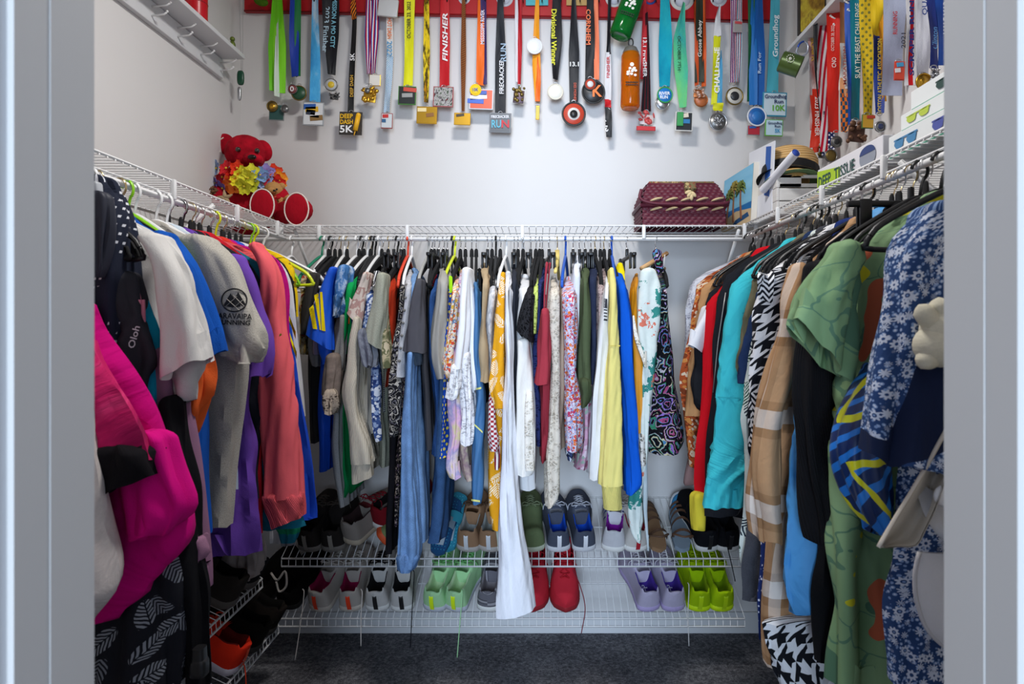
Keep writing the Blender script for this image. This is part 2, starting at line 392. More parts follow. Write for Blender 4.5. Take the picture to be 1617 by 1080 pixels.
# ---------------------------------------------------------------- white wire shelves with hanging rods
ZS, ZR = H+.352, H+.305
def wire_shelf(name, label, o, e, dvec, L, rise=0.0, depth=.303, rod=True, braces=(), ties=(), lip=.035):
    """o: wall end of the shelf at its back rail, e: along the wall, dvec: from wall to room (unit); rise = how much higher the back is"""
    o = np.array(o, float); e = np.array(e, float); d = np.array(dvec, float); zz = np.array([0, 0, 1.])
    t = thing(name, o, label, 'wire shelf')
    fr = o+d*depth-zz*rise
    m = MB()
    for c, r in ((o, .003), (o+(fr-o)*.5-zz*.004, .003), (fr, .0035), (fr-zz*lip, .0035 if not rod else .0025)):
        m.tube([c, c+e*L], r, 6)
    m.done('rail', WIRE, t)
    m = MB(); n = int(L/.0254)
    for i in range(n+1):
        p = o+e*(i*L/n); q = fr+e*(i*L/n)
        m.tube([p+zz*.003, q+zz*.003, q-zz*lip+d*.002] if not rod else [p+zz*.003, q+zz*.003, q-zz*.006+d*.003], .0014, 4, cap=False)
    x = m.done('cross_wires', WIRE, t); x['kind'] = 'stuff'
    if rod: MB().tube([fr-zz*.047-d*.004, fr-zz*.047-d*.004+e*L], .0075, 10).done('hanging_rod', WIRE, t)
    for b in braces:
        p = fr+e*b-d*.03-zz*.01; q = o+e*b-zz*.24+d*.004
        mm = MB().tube([p, q], .0065, 6); mm.box(q+zz*.005, (.02, .02, .05)); mm.done('brace', WIRE, t)
    for b in ties:
        MB().box(fr+e*b-zz*.022+d*.004, (.012, .012, .05) if not abs(e[0]) else (.012, .012, .05), bev=.002).done('rod_clip', WIRE, t)
    return t
shelf_b = wire_shelf('wire_shelf', 'white wire shelf on the back wall above the centre row of clothes', (XL+.002, YB-.003, ZS), (1, 0, 0), (0, -1, 0), XR-XL-.004, braces=(.32, 1.146, 1.93), ties=(.285, .42, .735, 1.146, 1.58, 1.98))
shelf_l = wire_shelf('wire_shelf', 'white wire shelf on the left wall below the row of pegs', (XL+.003, YF+.01, ZS), (0, 1, 0), (1, 0, 0), YB-.33-YF, braces=(.55, 1.25), ties=(.98, 1.32, 1.62))
shelf_r = wire_shelf('wire_shelf', 'white wire shelf on the right wall holding crate and boxes', (XR-.003, YF+.01, ZS), (0, 1, 0), (-1, 0, 0), YB-.33-YF, braces=(.75, 1.25), ties=(.75, 1.05, 1.36, 1.68))
rack_bu = wire_shelf('shoe_rack', 'upper slanted wire shoe rack along the back wall', (-.92, YB-.003, H-.70), (1, 0, 0), (0, -1, 0), 1.665, .14, .3, False, lip=.028)
rack_bl = wire_shelf('shoe_rack', 'lower slanted wire shoe rack just above the carpet at back', (-1.06, YB-.003, H-.915), (1, 0, 0), (0, -1, 0), 1.80, .14, .3, False, lip=.028)
rack_lu = wire_shelf('shoe_rack', 'upper slanted wire shoe rack on the left wall under hanging clothes', (XL+.003, YF+.1, H-.70), (0, 1, 0), (1, 0, 0), 1.445, .14, .29, False, lip=.028)
rack_ll = wire_shelf('shoe_rack', 'lower slanted wire shoe rack on the left wall with the orange shoe', (XL+.003, YF+.1, H-.915), (0, 1, 0), (1, 0, 0), 1.58, .14, .29, False, lip=.028)

# ---------------------------------------------------------------- clothes
from mathutils.bvhtree import BVHTree
RODB, RODL, RODR = YB-.303-.003+.004, XL+.003+.303-.004, XR-.003-.303+.004      # y of the back rod, x of the side rods
NECK = ZR-.062
_bvh = {}
def piece(name, rows, D, T, mat, parent=None, side='b', sh=.0, taper=.55, fold=.008, lam=.055, wr=.0032, tilt=0, seed=None, n=60, dz=.016, shut=False, e=.62, uvs=1.0, **props):
    """a hanging piece of cloth lofted from level outlines (row: photo height, left, right) measured at distance D, T deep"""
    rg = np.random.default_rng(int((rows[0][0]*7919+rows[-1][0]*104729+(rows[-1][2] or 0)*1299709+D*15485863) % 2**31) if seed is None else seed)
    R = []
    for r in rows:
        py, a, b = r[:3]; z = WZ(py, D)
        Dx = D if side == 'b' else D+T*.45
        xa = WX(a, Dx) if a is not None else None; xb = WX(b, Dx) if b is not None else None
        if xa is None: xa = max(XL+.045, 2*RODL-xb) if xb > RODL+.03 else RODL-.06
        if xb is None: xb = min(XR-.045, 2*RODR-xa) if xa < RODR-.03 else RODR+.06
        R.append((z, xa, xb))
    R = np.array(sorted(R, key=lambda q: -q[0]))
    z0, z1 = R[0, 0], R[-1, 0]; k = max(4, int((z0-z1)/dz)+1); zs = np.linspace(z0, z1, k)
    def itp(c):
        v = np.interp(-zs, -R[:, 0], R[:, c])
        for _ in range(2): v[1:-1] = (v[:-2]+2*v[1:-1]+v[2:])/4
        return v
    xa, xb = itp(1), itp(2)
    th = np.linspace(0, 2*math.pi, 361)[:-1]
    ct = np.sign(np.cos(th))*np.abs(np.cos(th))**e; st = np.sign(np.sin(th))*np.abs(np.sin(th))**e
    rings = []; uvr = []
    hw = np.maximum((xb-xa)/2, .0015); xc = (xa+xb)/2
    per = 2*(2*hw.mean()+T); fr = [max(2, round(per/(lam*q))) for q in (2.1, 1.0, .62)]; ph = rg.uniform(0, 6.28, 3); dr = rg.uniform(-2.2, 2.2, 3)
    wk = rg.normal(0, 1, (5, 2))*np.array([95, 15]); wp = rg.uniform(0, 6.28, 5)
    for i, z in enumerate(zs):
        t = i/(k-1); y0, y1 = D, D+T
        if sh > 0:
            q = min(1, (z0-z)/sh); q = q**.7
            yc = RODB if side == 'b' else D+T/2
            y0 = yc-.03+(D-yc+.03)*q; y1 = yc+.03+(D+T-yc-.03)*q
        sx = y0/D if side == 'b' else 1.0          # keep the outline on the same sight line where the shoulder recedes
        X = ct*hw[i]; Yn = st
        yy = (y0+y1)/2+Yn*(y1-y0)/2
        f = (yy-y0)/(y1-y0+1e-6); X = X*(1-taper*f)
        cxr = xc[i]*sx
        P = np.stack([cxr+X, yy], 1)
        d = np.linalg.norm(np.roll(P, -1, 0)-P, axis=1); cum = np.concatenate([[0], np.cumsum(d)]); L = cum[-1]
        u = np.linspace(0, L, n+1)[:-1]
        px = np.interp(u, cum, np.append(P[:, 0], P[0, 0])); py_ = np.interp(u, cum, np.append(P[:, 1], P[0, 1]))
        Q = np.stack([px, py_], 1); tn = np.roll(Q, -1, 0)-np.roll(Q, 1, 0); tn /= np.linalg.norm(tn, axis=1)[:, None]+1e-9
        nr = np.stack([tn[:, 1], -tn[:, 0]], 1)
        s_ = u/L*2*math.pi; am = fold*(.25+.75*min(1, t*1.6))
        am = min(am, .6*hw[i]+.001)
        dd = am*(.75*(2*np.abs(np.sin((fr[0]*s_+ph[0]+dr[0]*t)/2))**.8-1.5)+.5*(2*np.abs(np.sin((fr[1]*s_+ph[1]+dr[1]*t*1.5)/2))**.9-1.5)+.3*np.sin(fr[2]*s_+ph[2]+dr[2]*2*t))
        w = sum(np.sin(wk[j, 0]*u*(.5+.2*j)+wk[j, 1]*z+wp[j]+.9*np.sin(z*9+j)) for j in range(5))*wr*.45
        Q = Q+nr*(dd+np.minimum(1, 4*hw[i]/.03)*w)[:, None]
        zz = np.full(n, z)+(dd*.5)*(t > .97)
        if tilt: zz = zz-(tilt*D/F)*(t**2)*np.clip((Q[:, 0]-cxr)/(hw[i]+1e-6), -1.2, 1.2)
        rings.append(np.stack([Q[:, 0], Q[:, 1], zz], 1)); uvr.append(np.stack([np.append(u, L)*uvs, np.full(n+1, -z*uvs)], 1))
    G = np.array(rings); UVg = np.array(uvr)
    cen = G[-1].mean(0)
    if not shut:
        inn = [cen+(G[-1]-cen)*np.array([.95, .97, 1])+np.array([0, 0, -.0005]), cen+(G[-1]-cen)*np.array([.88, .94, 1])+np.array([0, 0, .006]), cen+(G[-1]-cen)*np.array([.7, .85, 1])+np.array([0, 0, .05])]
    else: inn = [cen+(G[-1]-cen)*np.array([.5, .5, 1])-np.array([0, 0, .002])]
    for q in inn: G = np.concatenate([G, q[None]]); UVg = np.concatenate([UVg, UVg[-1:]+np.array([0, .01])])
    ct0 = G[0].mean(0); rd = min(.016, .6*(G[0, :, 0].max()-ct0[0])+.002)
    dome = np.array([ct0+(G[0]-ct0)*np.array([k_, .5+.5*k_, 1])+np.array([0, 0, rd*h_]) for k_, h_ in ((.25, 1), (.55, .86), (.8, .58), (.94, .28))])
    G = np.concatenate([dome, G]); UVg = np.concatenate([UVg[:1]]*4+[UVg])
    G = np.concatenate([G, G[:, :1]], 1)
    m = MB().grid(G, uv=UVg)
    b = m.n-(n+1); m.f.append(tuple(range(b, b+n))); m.f.append(tuple(range(n-1, -1, -1))); m.mi += [0, 0]
    _last[0] = (np.concatenate(m.v), [q for q in m.f])
    o = m.done(name, mat, parent, ang=58, **props)
    _bvh[o.name] = _last[0]
    return o
_last = [None]
def decal_verts(o, pts, off=.0025):
    """project photo-measured points on to the surface of a piece"""
    k = o.name
    if isinstance(_bvh[k], tuple): _bvh[k] = BVHTree.FromPolygons(_bvh[k][0].tolist(), _bvh[k][1])
    t = _bvh[k]; out = []
    for px, py in pts:
        d = Vector(((px-CX)/F, 1, (CY-py)/F)).normalized(); h = t.ray_cast(Vector((0, 0, H)), d)
        if h[0] is None:
            h = (Vector((0, 0, H))+d*((out[-1][1] if out else 2.1)/d.y), -d)
        out.append(np.array(h[0])-np.array(d)*off)
    return np.array(out)
def strip(o, pts_l, pts_r, mat, name='stripe', n=14, m=4, off=.003, **props):
    a, b = bez([(*p, 0) for p in pts_l], n)[:, :2], bez([(*p, 0) for p in pts_r], n)[:, :2]
    G = a[:, None]+(b-a)[:, None]*np.linspace(0, 1, m)[None, :, None]
    P = decal_verts(o, G.reshape(-1, 2), off).reshape(n, m, 3)
    return MB().grid(P).done(name, mat, o, **props)
def print_text(o, s, px, py, hpx, wpx, mat, ang=0, name='lettering', bold=.02, shear=0):
    v, f = text_verts(s, bold, shear); v = v.copy(); v[:, 0] -= v[:, 0].min(); w = v[:, 0].max()
    X = (v[:, 0]/w-.5)*wpx; Y = (v[:, 1]-.5)*hpx; a = math.radians(ang)
    pts = np.stack([px+X*math.cos(a)+Y*math.sin(a), py+X*math.sin(a)-Y*math.cos(a)], 1)
    return MB().add(decal_verts(o, pts, .0035), f).done(name, mat, o, smooth=False)

# ---- hangers: one of each kind, the others share its meshes
def hook_path(r=.019, z0=0.0, top=.062):
    a = np.linspace(math.radians(200), math.radians(-55), 12)[::-1]
    arc = [(r*math.cos(q), 0, top+r*math.sin(q)-.009) for q in np.linspace(math.radians(170), math.radians(-60), 12)]
    arc = arc+[(.004, 0, .022), (0, 0, 0)]
    return np.array(arc)
HM = {'velvet': (plain('#141416', .9), CHROME), 'velvetg': (plain('#141416', .9), BRASSH), 'white': (plain('#ececec', .35), None), 'lime': (plain('#8fd21c', .35), None), 'yellowgreen': (plain('#d3e021', .35), None),
      'black': (plain('#101012', .4), None), 'grey': (plain('#a9a9a6', .4), None), 'clip': (plain('#18181a', .35), CHROME), 'green': (plain('#0f7d5c', .35), None), 'blue': (plain('#1c55b8', .35), None), 'star': (plain('#e8cf7a', .6), BRASSH), 'red': (plain('#e2472a', .5), None), 'wire': (CHROME, CHROME)}
HNAME = {'velvet': 'slim black velvet hanger with chrome hook', 'velvetg': 'slim black velvet hanger with brass hook', 'white': 'white plastic hanger', 'lime': 'lime green plastic hanger', 'yellowgreen': 'bright yellow green plastic hanger',
         'black': 'black plastic hanger', 'grey': 'grey plastic hanger', 'clip': 'black clip hanger with chrome hook', 'green': 'dark green plastic hanger', 'blue': 'blue plastic hanger', 'star': 'hanger with padded yellow star', 'red': 'hanger with orange red neck', 'wire': 'chrome wire hanger'}
_hp = {}
def hanger(kind, loc, rz, label, group):
    if kind not in _hp:
        bm_, hm_ = HM[kind]; t = thing('clothes_hanger', (0, 0, 0), 'hanger', 'hanger')
        MB().tube(hook_path(), .0017 if hm_ else .0038, 6).done('hook', hm_ or bm_, t)
        m = MB()
        if kind == 'clip':
            m.box((0, 0, -.006), (.30, .014, .012), bev=.003); m.box((0, 0, .012), (.012, .011, .03), bev=.003)
            m.done('bar', bm_, t)
            for s in (-.11, .11):
                c = MB(); c.box((s, .007, -.025), (.028, .006, .055), bev=.002); c.box((s, -.007, -.025), (.028, .006, .055), bev=.002); c.done('clip', bm_, t)
        elif kind == 'star':
            pts = [((.034 if i % 2 == 0 else .015)*math.sin(i*math.pi/5), -.008, -.01+(.034 if i % 2 == 0 else .015)*math.cos(i*math.pi/5)) for i in range(10)]
            m.poly(pts, (0, 1, 0), .016); m.tube(bez([(-.17, 0, -.07), (-.06, 0, -.035), (0, 0, -.015), (.06, 0, -.035), (.17, 0, -.07)], 14), .006); m.done('arms', bm_, t)
        else:
            vel = kind.startswith('velvet')
            arms = bez([(-.19, 0, -.098), (-.17, 0, -.078), (-.10, 0, -.040), (-.03, 0, -.008), (0, 0, 0), (.03, 0, -.008), (.10, 0, -.040), (.17, 0, -.078), (.19, 0, -.098)], 25)
            if vel:
                nr_ = np.array([0, .005, 0])
                for off in (0,):
                    h_ = .028-.012*np.abs(arms[:, 0])/.19
                    P = np.stack([arms+nr_, arms+nr_*1-np.stack([0*h_, 0*h_, h_], 1), arms-nr_-np.stack([0*h_, 0*h_, h_], 1), arms-nr_], 1); m.grid(P, True)
                m.lathe([(.0075, -.002), (.0065, .022), (.003, .028)], seg=8)
            else: m.tube(arms, .0055, 8)
            m.done('arms', bm_, t, ang=50)
            b = MB(); bar = bez([(-.19, 0, -.098), (-.196, 0, -.11), (-.185, 0, -.12), (0, 0, -.122), (.185, 0, -.12), (.196, 0, -.11), (.19, 0, -.098)], 22)
            b.tube(bar, .0045 if vel else .005, 6); b.done('bar', bm_, t)
        _hp[kind] = t; o = t
    else: o = copy_tree(_hp[kind])
    o.location = loc; o.rotation_euler = (0, 0, rz); o['wp'] = [float(x) for x in loc]
    tag(o, label, 'hanger', group)
    return o
HUNG = []
def spare(side, kind, y, rz):
    # the garment just in front on the same rod names the place
    c = [h for h in HUNG if h[0] == side]; b = min(c, key=lambda h: abs(h[1]-(y-.02)))
    o = hanger(kind, (RODL if side == 'l' else RODR, y, NECK), rz, '%s hooked next to the %s' % (HNAME[kind], b[2]), 'spare hangers on the %s rod' % SN[side]); o.scale = (.68, 1, 1)
SN = {'b': 'back', 'l': 'left', 'r': 'right'}
def garment(name, cat, label, short, pieces, hang='velvet', side='b', rod=None, yaw=None):
    """pieces: (part name, rows, D, T, material, options); one mesh when there is a single piece"""
    if hang: HUNG.append((side, pieces[0][2], short))
    grp = {'b': 'clothes hanging on the back rod', 'l': 'clothes hanging on the left rod', 'r': 'clothes hanging on the right rod'}[side]
    P = []
    first = pieces[0]
    if side == 'b': loc = (WX(rod if rod else (first[1][0][1]+first[1][0][2])/2, RODB), RODB, NECK)
    else: loc = (RODL if side == 'l' else RODR, first[2]+first[3]/2, NECK)
    base = (loc[0], loc[1], WZ(first[1][-1][0], first[2]))
    multi = len(pieces) > 1
    root = thing(name, base, label, cat, grp) if multi else None
    objs = []
    for i, pc in enumerate(pieces):
        pn, rows, D, T, mat = pc[:5]; kw = dict(pc[5]) if len(pc) > 5 else {}
        if side == 'b':
            kw.setdefault('sh', .07 if i == 0 or pn in ('body',) else 0)
        else:
            kw.setdefault('taper', .05); kw.setdefault('fold', .013); kw.setdefault('lam', .085); kw.setdefault('wr', .006); kw.setdefault('e', .6)
            kw.setdefault('sh', .05 if pn == 'body' else 0)
        if multi: objs.append(piece(pn, rows, D, T, mat, root, side, **kw))
        else: objs.append(tag(piece(name, rows, D, T, mat, None, side, **kw), label, cat, grp))
    if hang:
        rz = math.pi/2 if side == 'b' else 0.0
        rz += (yaw if yaw is not None else random.Random(label).uniform(-.1, .1)*(1 if side == 'b' else .35))
        hg = hanger(hang, loc, rz, '%s %s the %s' % (HNAME[hang], 'gripping' if hang == 'clip' else 'inside', short), 'hangers on the %s rod' % SN[side])
        if side != 'b': hg.scale = (.84 if side == 'r' else .78, 1, 1)
    return root if multi else objs[0], objs

# ---- back row, left to right
def bg(name, cat, label, short, rows, D, T, mat, hang='velvet', kw=None, more=(), rod=None):
    return garment(name, cat, label, short, [('body', rows, D, T, mat, kw or {})]+list(more), hang, 'b', rod)
bg('blouse', 'blouse', 'cream floral blouse with red trim, leftmost on the back rod', 'leftmost cream floral blouse', [(434, 472, 484), (450, 471, 484), (480, 470, 479), (495, 471, 477), (560, 472, 478)], 2.17, .3, pat('floral', ['#d8c9a2', '#a8452f', '#c9a55a', '#7a6a3c'], 30), 'white', rod=460)
_, o = bg('jacket', 'jacket', 'charcoal jacket with a dropped sleeve beside the blue jersey', 'charcoal jacket', [(424, 494, 503), (450, 486, 500), (500, 484, 497), (600, 482, 497), (700, 484, 500)], 2.2, .3, fab('#3c3a38'), 'green', more=[('sleeve', [(434, 487, 500), (460, 481, 498), (490, 475, 491), (515, 472, 484), (528, 472, 480)], 2.13, .09, fab('#3c3a38'), {})], rod=508)
bg('tee_shirt', 'shirt', 'pale lavender and grey tee tucked behind the blue jersey', 'lavender tee', [(428, 500, 509), (450, 493, 505), (466, 491, 499), (560, 492, 500)], 2.16, .3, fab('#b9a3bd'), 'white', rod=513)
_, o = bg('jersey', 'shirt', 'royal blue jersey with three yellow stripes on its short sleeve', 'blue striped jersey', [(424, 513, 528), (500, 503, 524), (580, 499, 521), (650, 495, 518), (746, 497, 515)], 2.19, .3, fab('#1450c8', 'satin'), 'velvet', rod=519,
    more=[('sleeve', [(424, 518, 528), (445, 505, 523), (465, 498, 521), (485, 489, 521), (505, 482, 522), (541, 476, 525)], 2.08, .12, fab('#1a58d2', 'satin'), {'tilt': 15, 'fold': .004}), ('lining', [(540, 497, 522), (560, 500, 521), (576, 506, 516)], 2.11, .07, fab('#1450c8', 'satin'), {})])
YEL = fab('#f6dc14')
for a, b, c, d in (((488, 487), (494, 519), (495, 481), (501, 520)), ((496, 466), (505, 521), (503, 463), (507, 521)), ((505, 461), (508, 522), (509, 461), (514, 523))):
    strip(o[1], [a, b], [c, d], YEL)
bg('scarf', 'scarf', 'crumpled grey knit scarf end below the blue jersey sleeve', 'grey knit scarf', [(430, 515, 520), (520, 492, 498), (535, 484, 498), (556, 486, 501), (578, 492, 502)], 2.17, .12, fab('#8b8884', 'fuzzy'), None, {'fold': .01})
bg('blouse', 'blouse', 'dark blouse with small maroon flowers below the blue jersey', 'dark maroon flowered blouse', [(425, 520, 527), (540, 495, 503), (580, 487, 501), (609, 488, 500)], 2.22, .28, pat('floral', ['#14141c', '#a8343a', '#d8c8c0', '#51343c'], 34), 'black', rod=522)
_, o = bg('blouse', 'blouse', 'acid washed denim blouse with gathered short sleeve', 'acid washed denim blouse', [(422, 533, 549), (440, 526, 551), (470, 528, 545), (560, 530, 542)], 2.17, .3, fab('#2f527f', 'acid'), 'velvet', rod=529,
    more=[('sleeve', [(423, 530, 551), (440, 525, 551), (458, 523, 546), (471, 524, 540)], 2.09, .12, fab('#37608f', 'acid'), {'fold': .007}), ('cuff_ruffle', [(468, 523, 540), (476, 519, 542), (488, 519, 540), (500, 522, 533)], 2.08, .11, fab('#27486f', 'acid'), {'fold': .012, 'lam': .03})])
bg('blouse', 'blouse', 'red patterned blouse hanging in the gap under the denim sleeve', 'red patterned blouse', [(425, 538, 545), (480, 524, 533), (497, 521, 531), (546, 519, 530)], 2.18, .28, pat('floral', ['#a5202c', '#e6d8d2', '#60202a', '#c84a4a'], 44), 'velvetg', rod=537)
_, o = bg('tee_shirt', 'shirt', 'long mid grey tee whose hem reaches the shoe rack', 'long mid grey tee', [(422, 543, 552), (470, 538, 546), (510, 533, 544), (545, 527, 542), (600, 521, 541), (700, 517, 537), (760, 524, 541), (802, 532, 544)], 2.17, .3, fab('#9a9a9a', 'heather'), 'white', rod=543,
    more=[('sleeve', [(500, 534, 544), (530, 530, 543), (555, 525, 541), (575, 520, 540), (588, 530, 537)], 2.11, .08, fab('#85837f', 'heather'), {})])
bg('blouse', 'blouse', 'taupe crushed velvet blouse with crochet lace cuff', 'taupe velvet blouse', [(425, 547, 554), (500, 530, 542), (565, 512, 537), (600, 512, 535)], 2.14, .28, fab('#7d6f66', 'velvet'), 'velvetg', rod=548,
    more=[('sleeve', [(565, 511, 536), (585, 508, 538), (605, 506, 534), (626, 505, 532)], 2.08, .1, fab('#8a7b71', 'velvet'), {}), ('crochet_cuff', [(622, 503, 531), (634, 501, 532), (646, 503, 531), (655, 511, 524)], 2.07, .1, fab('#b5a594', 'lace', '#4a423c'), {'fold': .008, 'lam': .025})])
bg('tee_shirt', 'shirt', 'kelly green tee with hem showing below the cream sweatshirt', 'kelly green tee', [(418, 568, 577), (430, 556, 571), (442, 549, 559), (470, 546, 554), (500, 543, 550), (530, 538, 547), (558, 533, 540)], 2.12, .14, fab('#12a253'), 'white', rod=563,
    more=[('hem', [(500, 548, 560), (660, 537, 547), (740, 536, 552), (772, 536, 561), (786, 536, 549)], 2.19, .28, fab('#0f8a4a'), {})])
bg('tee_shirt', 'shirt', 'navy tee between the green tee and the pale print blouse', 'navy tee', [(420, 570, 580), (440, 557, 575), (460, 552, 566), (476, 551, 558), (560, 546, 556)], 2.16, .3, fab('#2d3564'), 'velvet', rod=567)
bg('tee_shirt', 'shirt', 'black tee with tiny orange side tag', 'black tee with orange tag', [(420, 574, 580), (500, 547, 558), (540, 537, 553), (571, 534, 546)], 2.18, .28, fab('#232327'), 'black', rod=571, more=[('tag', [(501, 548, 552), (511, 548, 552)], 2.15, .01, fab('#e2592a'), {'fold': 0, 'wr': 0})])
_, o = bg('blouse', 'blouse', 'pale pink beige blouse with faint bird print and flared sleeve', 'pale pink beige blouse', [(422, 578, 586), (470, 568, 579), (540, 565, 574), (600, 570, 578)], 2.17, .28, pat('camo', ['#d9c9bd', '#d9c9bd', '#b98f86', '#dccdc1'], 22), 'velvet', rod=575,
    more=[('sleeve', [(432, 572, 580), (455, 562, 575), (475, 553, 573), (505, 546, 569)], 2.08, .12, pat('camo', ['#ddcfc4', '#d5c5b9', '#b7938b', '#ddcfc4'], 24), {'tilt': 10, 'fold': .006})])
_, o = bg('sweatshirt', 'sweatshirt', 'cream sweatshirt with long sleeve ending in a wide ribbed cuff', 'cream sweatshirt', [(423, 583, 592), (500, 564, 575), (600, 562, 580), (700, 560, 588), (744, 566, 588)], 2.15, .3, fab('#cfc5b2', 'rib'), 'white', rod=580,
    more=[('sleeve', [(503, 556, 566), (540, 549, 564), (580, 541, 564), (622, 532, 563), (660, 539, 567), (700, 545, 582), (734, 548, 588)], 2.06, .12, fab('#d8cebb', 'rib'), {'fold': .007}), ('cuff', [(729, 549, 588), (745, 550, 588), (761, 551, 588)], 2.06, .11, fab('#d3c9b6', 'rib'), {'tilt': -7, 'fold': .003})])
bg('blouse', 'blouse', 'crinkled ivory blouse half hidden behind the navy floral blouse', 'crinkled ivory blouse', [(424, 589, 597), (560, 575, 586), (610, 573, 586), (650, 573, 587), (687, 572, 584)], 2.15, .28, fab('#cdc3b4', 'gauze'), 'velvetg', rod=585, kw={'wr': .005})
_, o = bg('blouse', 'blouse', 'navy and white floral blouse with a striped shoulder yoke', 'navy floral blouse', [(434, 577, 594), (480, 571, 590), (532, 563, 590), (580, 582, 595), (640, 583, 596), (680, 583, 598), (698, 591, 598)], 2.1, .22, pat('floral', ['#3a5288', '#d9dde6', '#26386a', '#8ea2c6', '#c9d2e2'], 42), 'black', rod=587,
    more=[('yoke', [(424, 590, 602), (436, 585, 603), (452, 583, 597)], 2.11, .2, pat('stripe', ['#22242e', '#e2e2e0'], 150, 60), {'sh': .05}), ('side_panel', [(585, 590, 599), (655, 591, 600)], 2.12, .1, pat('stripe', ['#20222c', '#d8d8d6'], 150, 90), {})])
bg('shirt', 'shirt', 'washed grey denim shirt with puffed short sleeve', 'washed grey denim shirt', [(425, 598, 604), (520, 574, 586), (590, 575, 592), (640, 585, 595)], 2.16, .26, fab('#54565e', 'acid', '#7c7f88'), 'black', rod=592,
    more=[('sleeve', [(526, 560, 582), (545, 558, 588), (556, 563, 595), (570, 565, 595), (579, 572, 591)], 2.05, .11, fab('#565963', 'acid', '#868a94'), {'fold': .012, 'lam': .04})])
_, o = bg('tee_shirt', 'shirt', 'sage grey knit tee with wide short sleeve', 'sage grey knit tee', [(426, 600, 609), (470, 596, 609), (560, 595, 607), (620, 598, 607), (680, 596, 610), (738, 594, 611)], 2.15, .28, fab('#8d8f80', 'heather'), 'white', rod=598,
    more=[('sleeve', [(434, 594, 608), (455, 590, 609), (475, 586, 609), (500, 581, 608), (520, 577, 603), (544, 574, 600)], 2.05, .11, fab('#a3a595', 'heather'), {'tilt': 9, 'fold': .005})])
bg('tee_shirt', 'shirt', 'green and tan camouflage tee', 'camouflage tee', [(428, 601, 611), (450, 595, 606), (480, 593, 607), (510, 595, 610), (540, 597, 613), (566, 596, 616), (582, 599, 617)], 2.08, .2, pat('camo', ['#5d6044', '#8a8666', '#b7a98a', '#6c6d4e', '#c8b99c'], 26, 80), 'velvet', rod=603)
bg('top', 'blouse', 'long rust red top beside the camouflage tee', 'rust red top', [(422, 618, 626), (460, 611, 622), (500, 609, 619), (540, 610, 618), (575, 610, 617), (611, 604, 613)], 2.13, .3, fab('#b8361c'), 'velvetg', rod=613)
bg('blouse', 'blouse', 'dark brown blouse clipped below a black hanger bar', 'dark brown blouse', [(418, 623, 641), (445, 619, 634), (480, 616, 628), (520, 618, 626), (600, 619, 626)], 2.18, .3, fab('#33271f'), 'clip', rod=622)
bg('skirt', 'skirt', 'long plain black skirt reaching the upper shoe rack', 'long plain black skirt', [(422, 630, 636), (500, 625, 633), (690, 611, 628), (800, 607, 624), (876, 604, 619)], 2.12, .2, fab('#16151a'), 'black', rod=627)
bg('blouse', 'blouse', 'black blouse with white scrollwork print', 'black scrollwork blouse', [(424, 634, 640), (500, 624, 632), (540, 617, 630), (580, 613, 629), (620, 608, 634), (650, 609, 633), (690, 612, 627)], 2.08, .2, pat('paisley', ['#17161a', '#b9b3aa', '#8d8880', '#5c5a64'], 34), 'clip', rod=633)
bg('dress', 'dress', 'narrow dark dress with tiny pale flowers beside the chambray trousers', 'dark flowered dress', [(425, 640, 645), (560, 630, 640), (620, 629, 639), (700, 624, 633), (760, 620, 630), (832, 618, 627)], 2.11, .2, pat('floral', ['#1b181c', '#b8a596', '#6b5666', '#8d7d70'], 60, 0, .28), 'velvet', rod=638)
_, o = bg('overshirt', 'shirt', 'white denim overshirt with a buttoned front edge', 'white denim overshirt', [(418, 643, 651), (440, 638, 648), (470, 634, 647), (500, 632, 643), (530, 629, 640), (560, 627, 637), (596, 625, 639)], 2.08, .26, fab('#bcbcc0', 'denim'), 'red', rod=644)
bt = MB()
for q in range(7): bt.ell(decal_verts(o[0], [(642-q*1.9, 450+q*20)], .002)[0], (.005, .003, .005), seg=8, ring=5)
bt.done('button', plain('#6d6a66', .4), o[0])
bg('trousers', 'trousers', 'pale blue chambray trousers with wide leg hanging past the rack', 'pale blue chambray trousers', [(416, 650, 657), (436, 646, 663), (480, 642, 654), (560, 640, 656), (600, 637, 657), (650, 634, 660), (700, 631, 665), (760, 627, 672), (820, 622, 676), (860, 620, 675)], 2.1, .22, fab('#7092bd', 'denim'), 'white', {'lam': .1, 'fold': .011}, rod=650,
   more=[('leg', [(560, 640, 653), (620, 636, 650), (700, 631, 652), (760, 627, 655), (820, 622, 661), (860, 620, 664), (886, 620, 663), (901, 624, 655)], 2.03, .1, fab('#6f93c2', 'denim'), {'fold': .01}), ('cuff', [(884, 620, 663), (893, 621, 660), (905, 625, 652)], 2.025, .09, fab('#5f80ad', 'denim'), {'fold': .006, 'lam': .03})])
_, o = bg('tee_shirt', 'shirt', 'charcoal grey tee with open short sleeve facing out', 'charcoal grey tee', [(434, 660, 669), (500, 660, 673), (560, 661, 676), (640, 664, 680), (700, 667, 682), (712, 668, 681)], 2.12, .28, fab('#4b4a4f'), 'grey', rod=676,
    more=[('sleeve', [(443, 655, 666), (465, 649, 667), (485, 645, 668), (510, 638, 669), (535, 633, 670), (556, 630, 672)], 2.04, .12, fab('#504f55'), {'tilt': 3, 'fold': .005}), ('sleeve_lining', [(552, 634, 669), (564, 645, 668), (577, 655, 664)], 2.07, .07, fab('#3f4a58'), {})])
bg('top', 'blouse', 'black strappy top inside the grey hanger', 'black strappy top', [(436, 675, 687), (455, 672, 689), (475, 674, 684), (520, 674, 682)], 2.14, .24, fab('#15161a', 'satin'), 'velvet', rod=681)
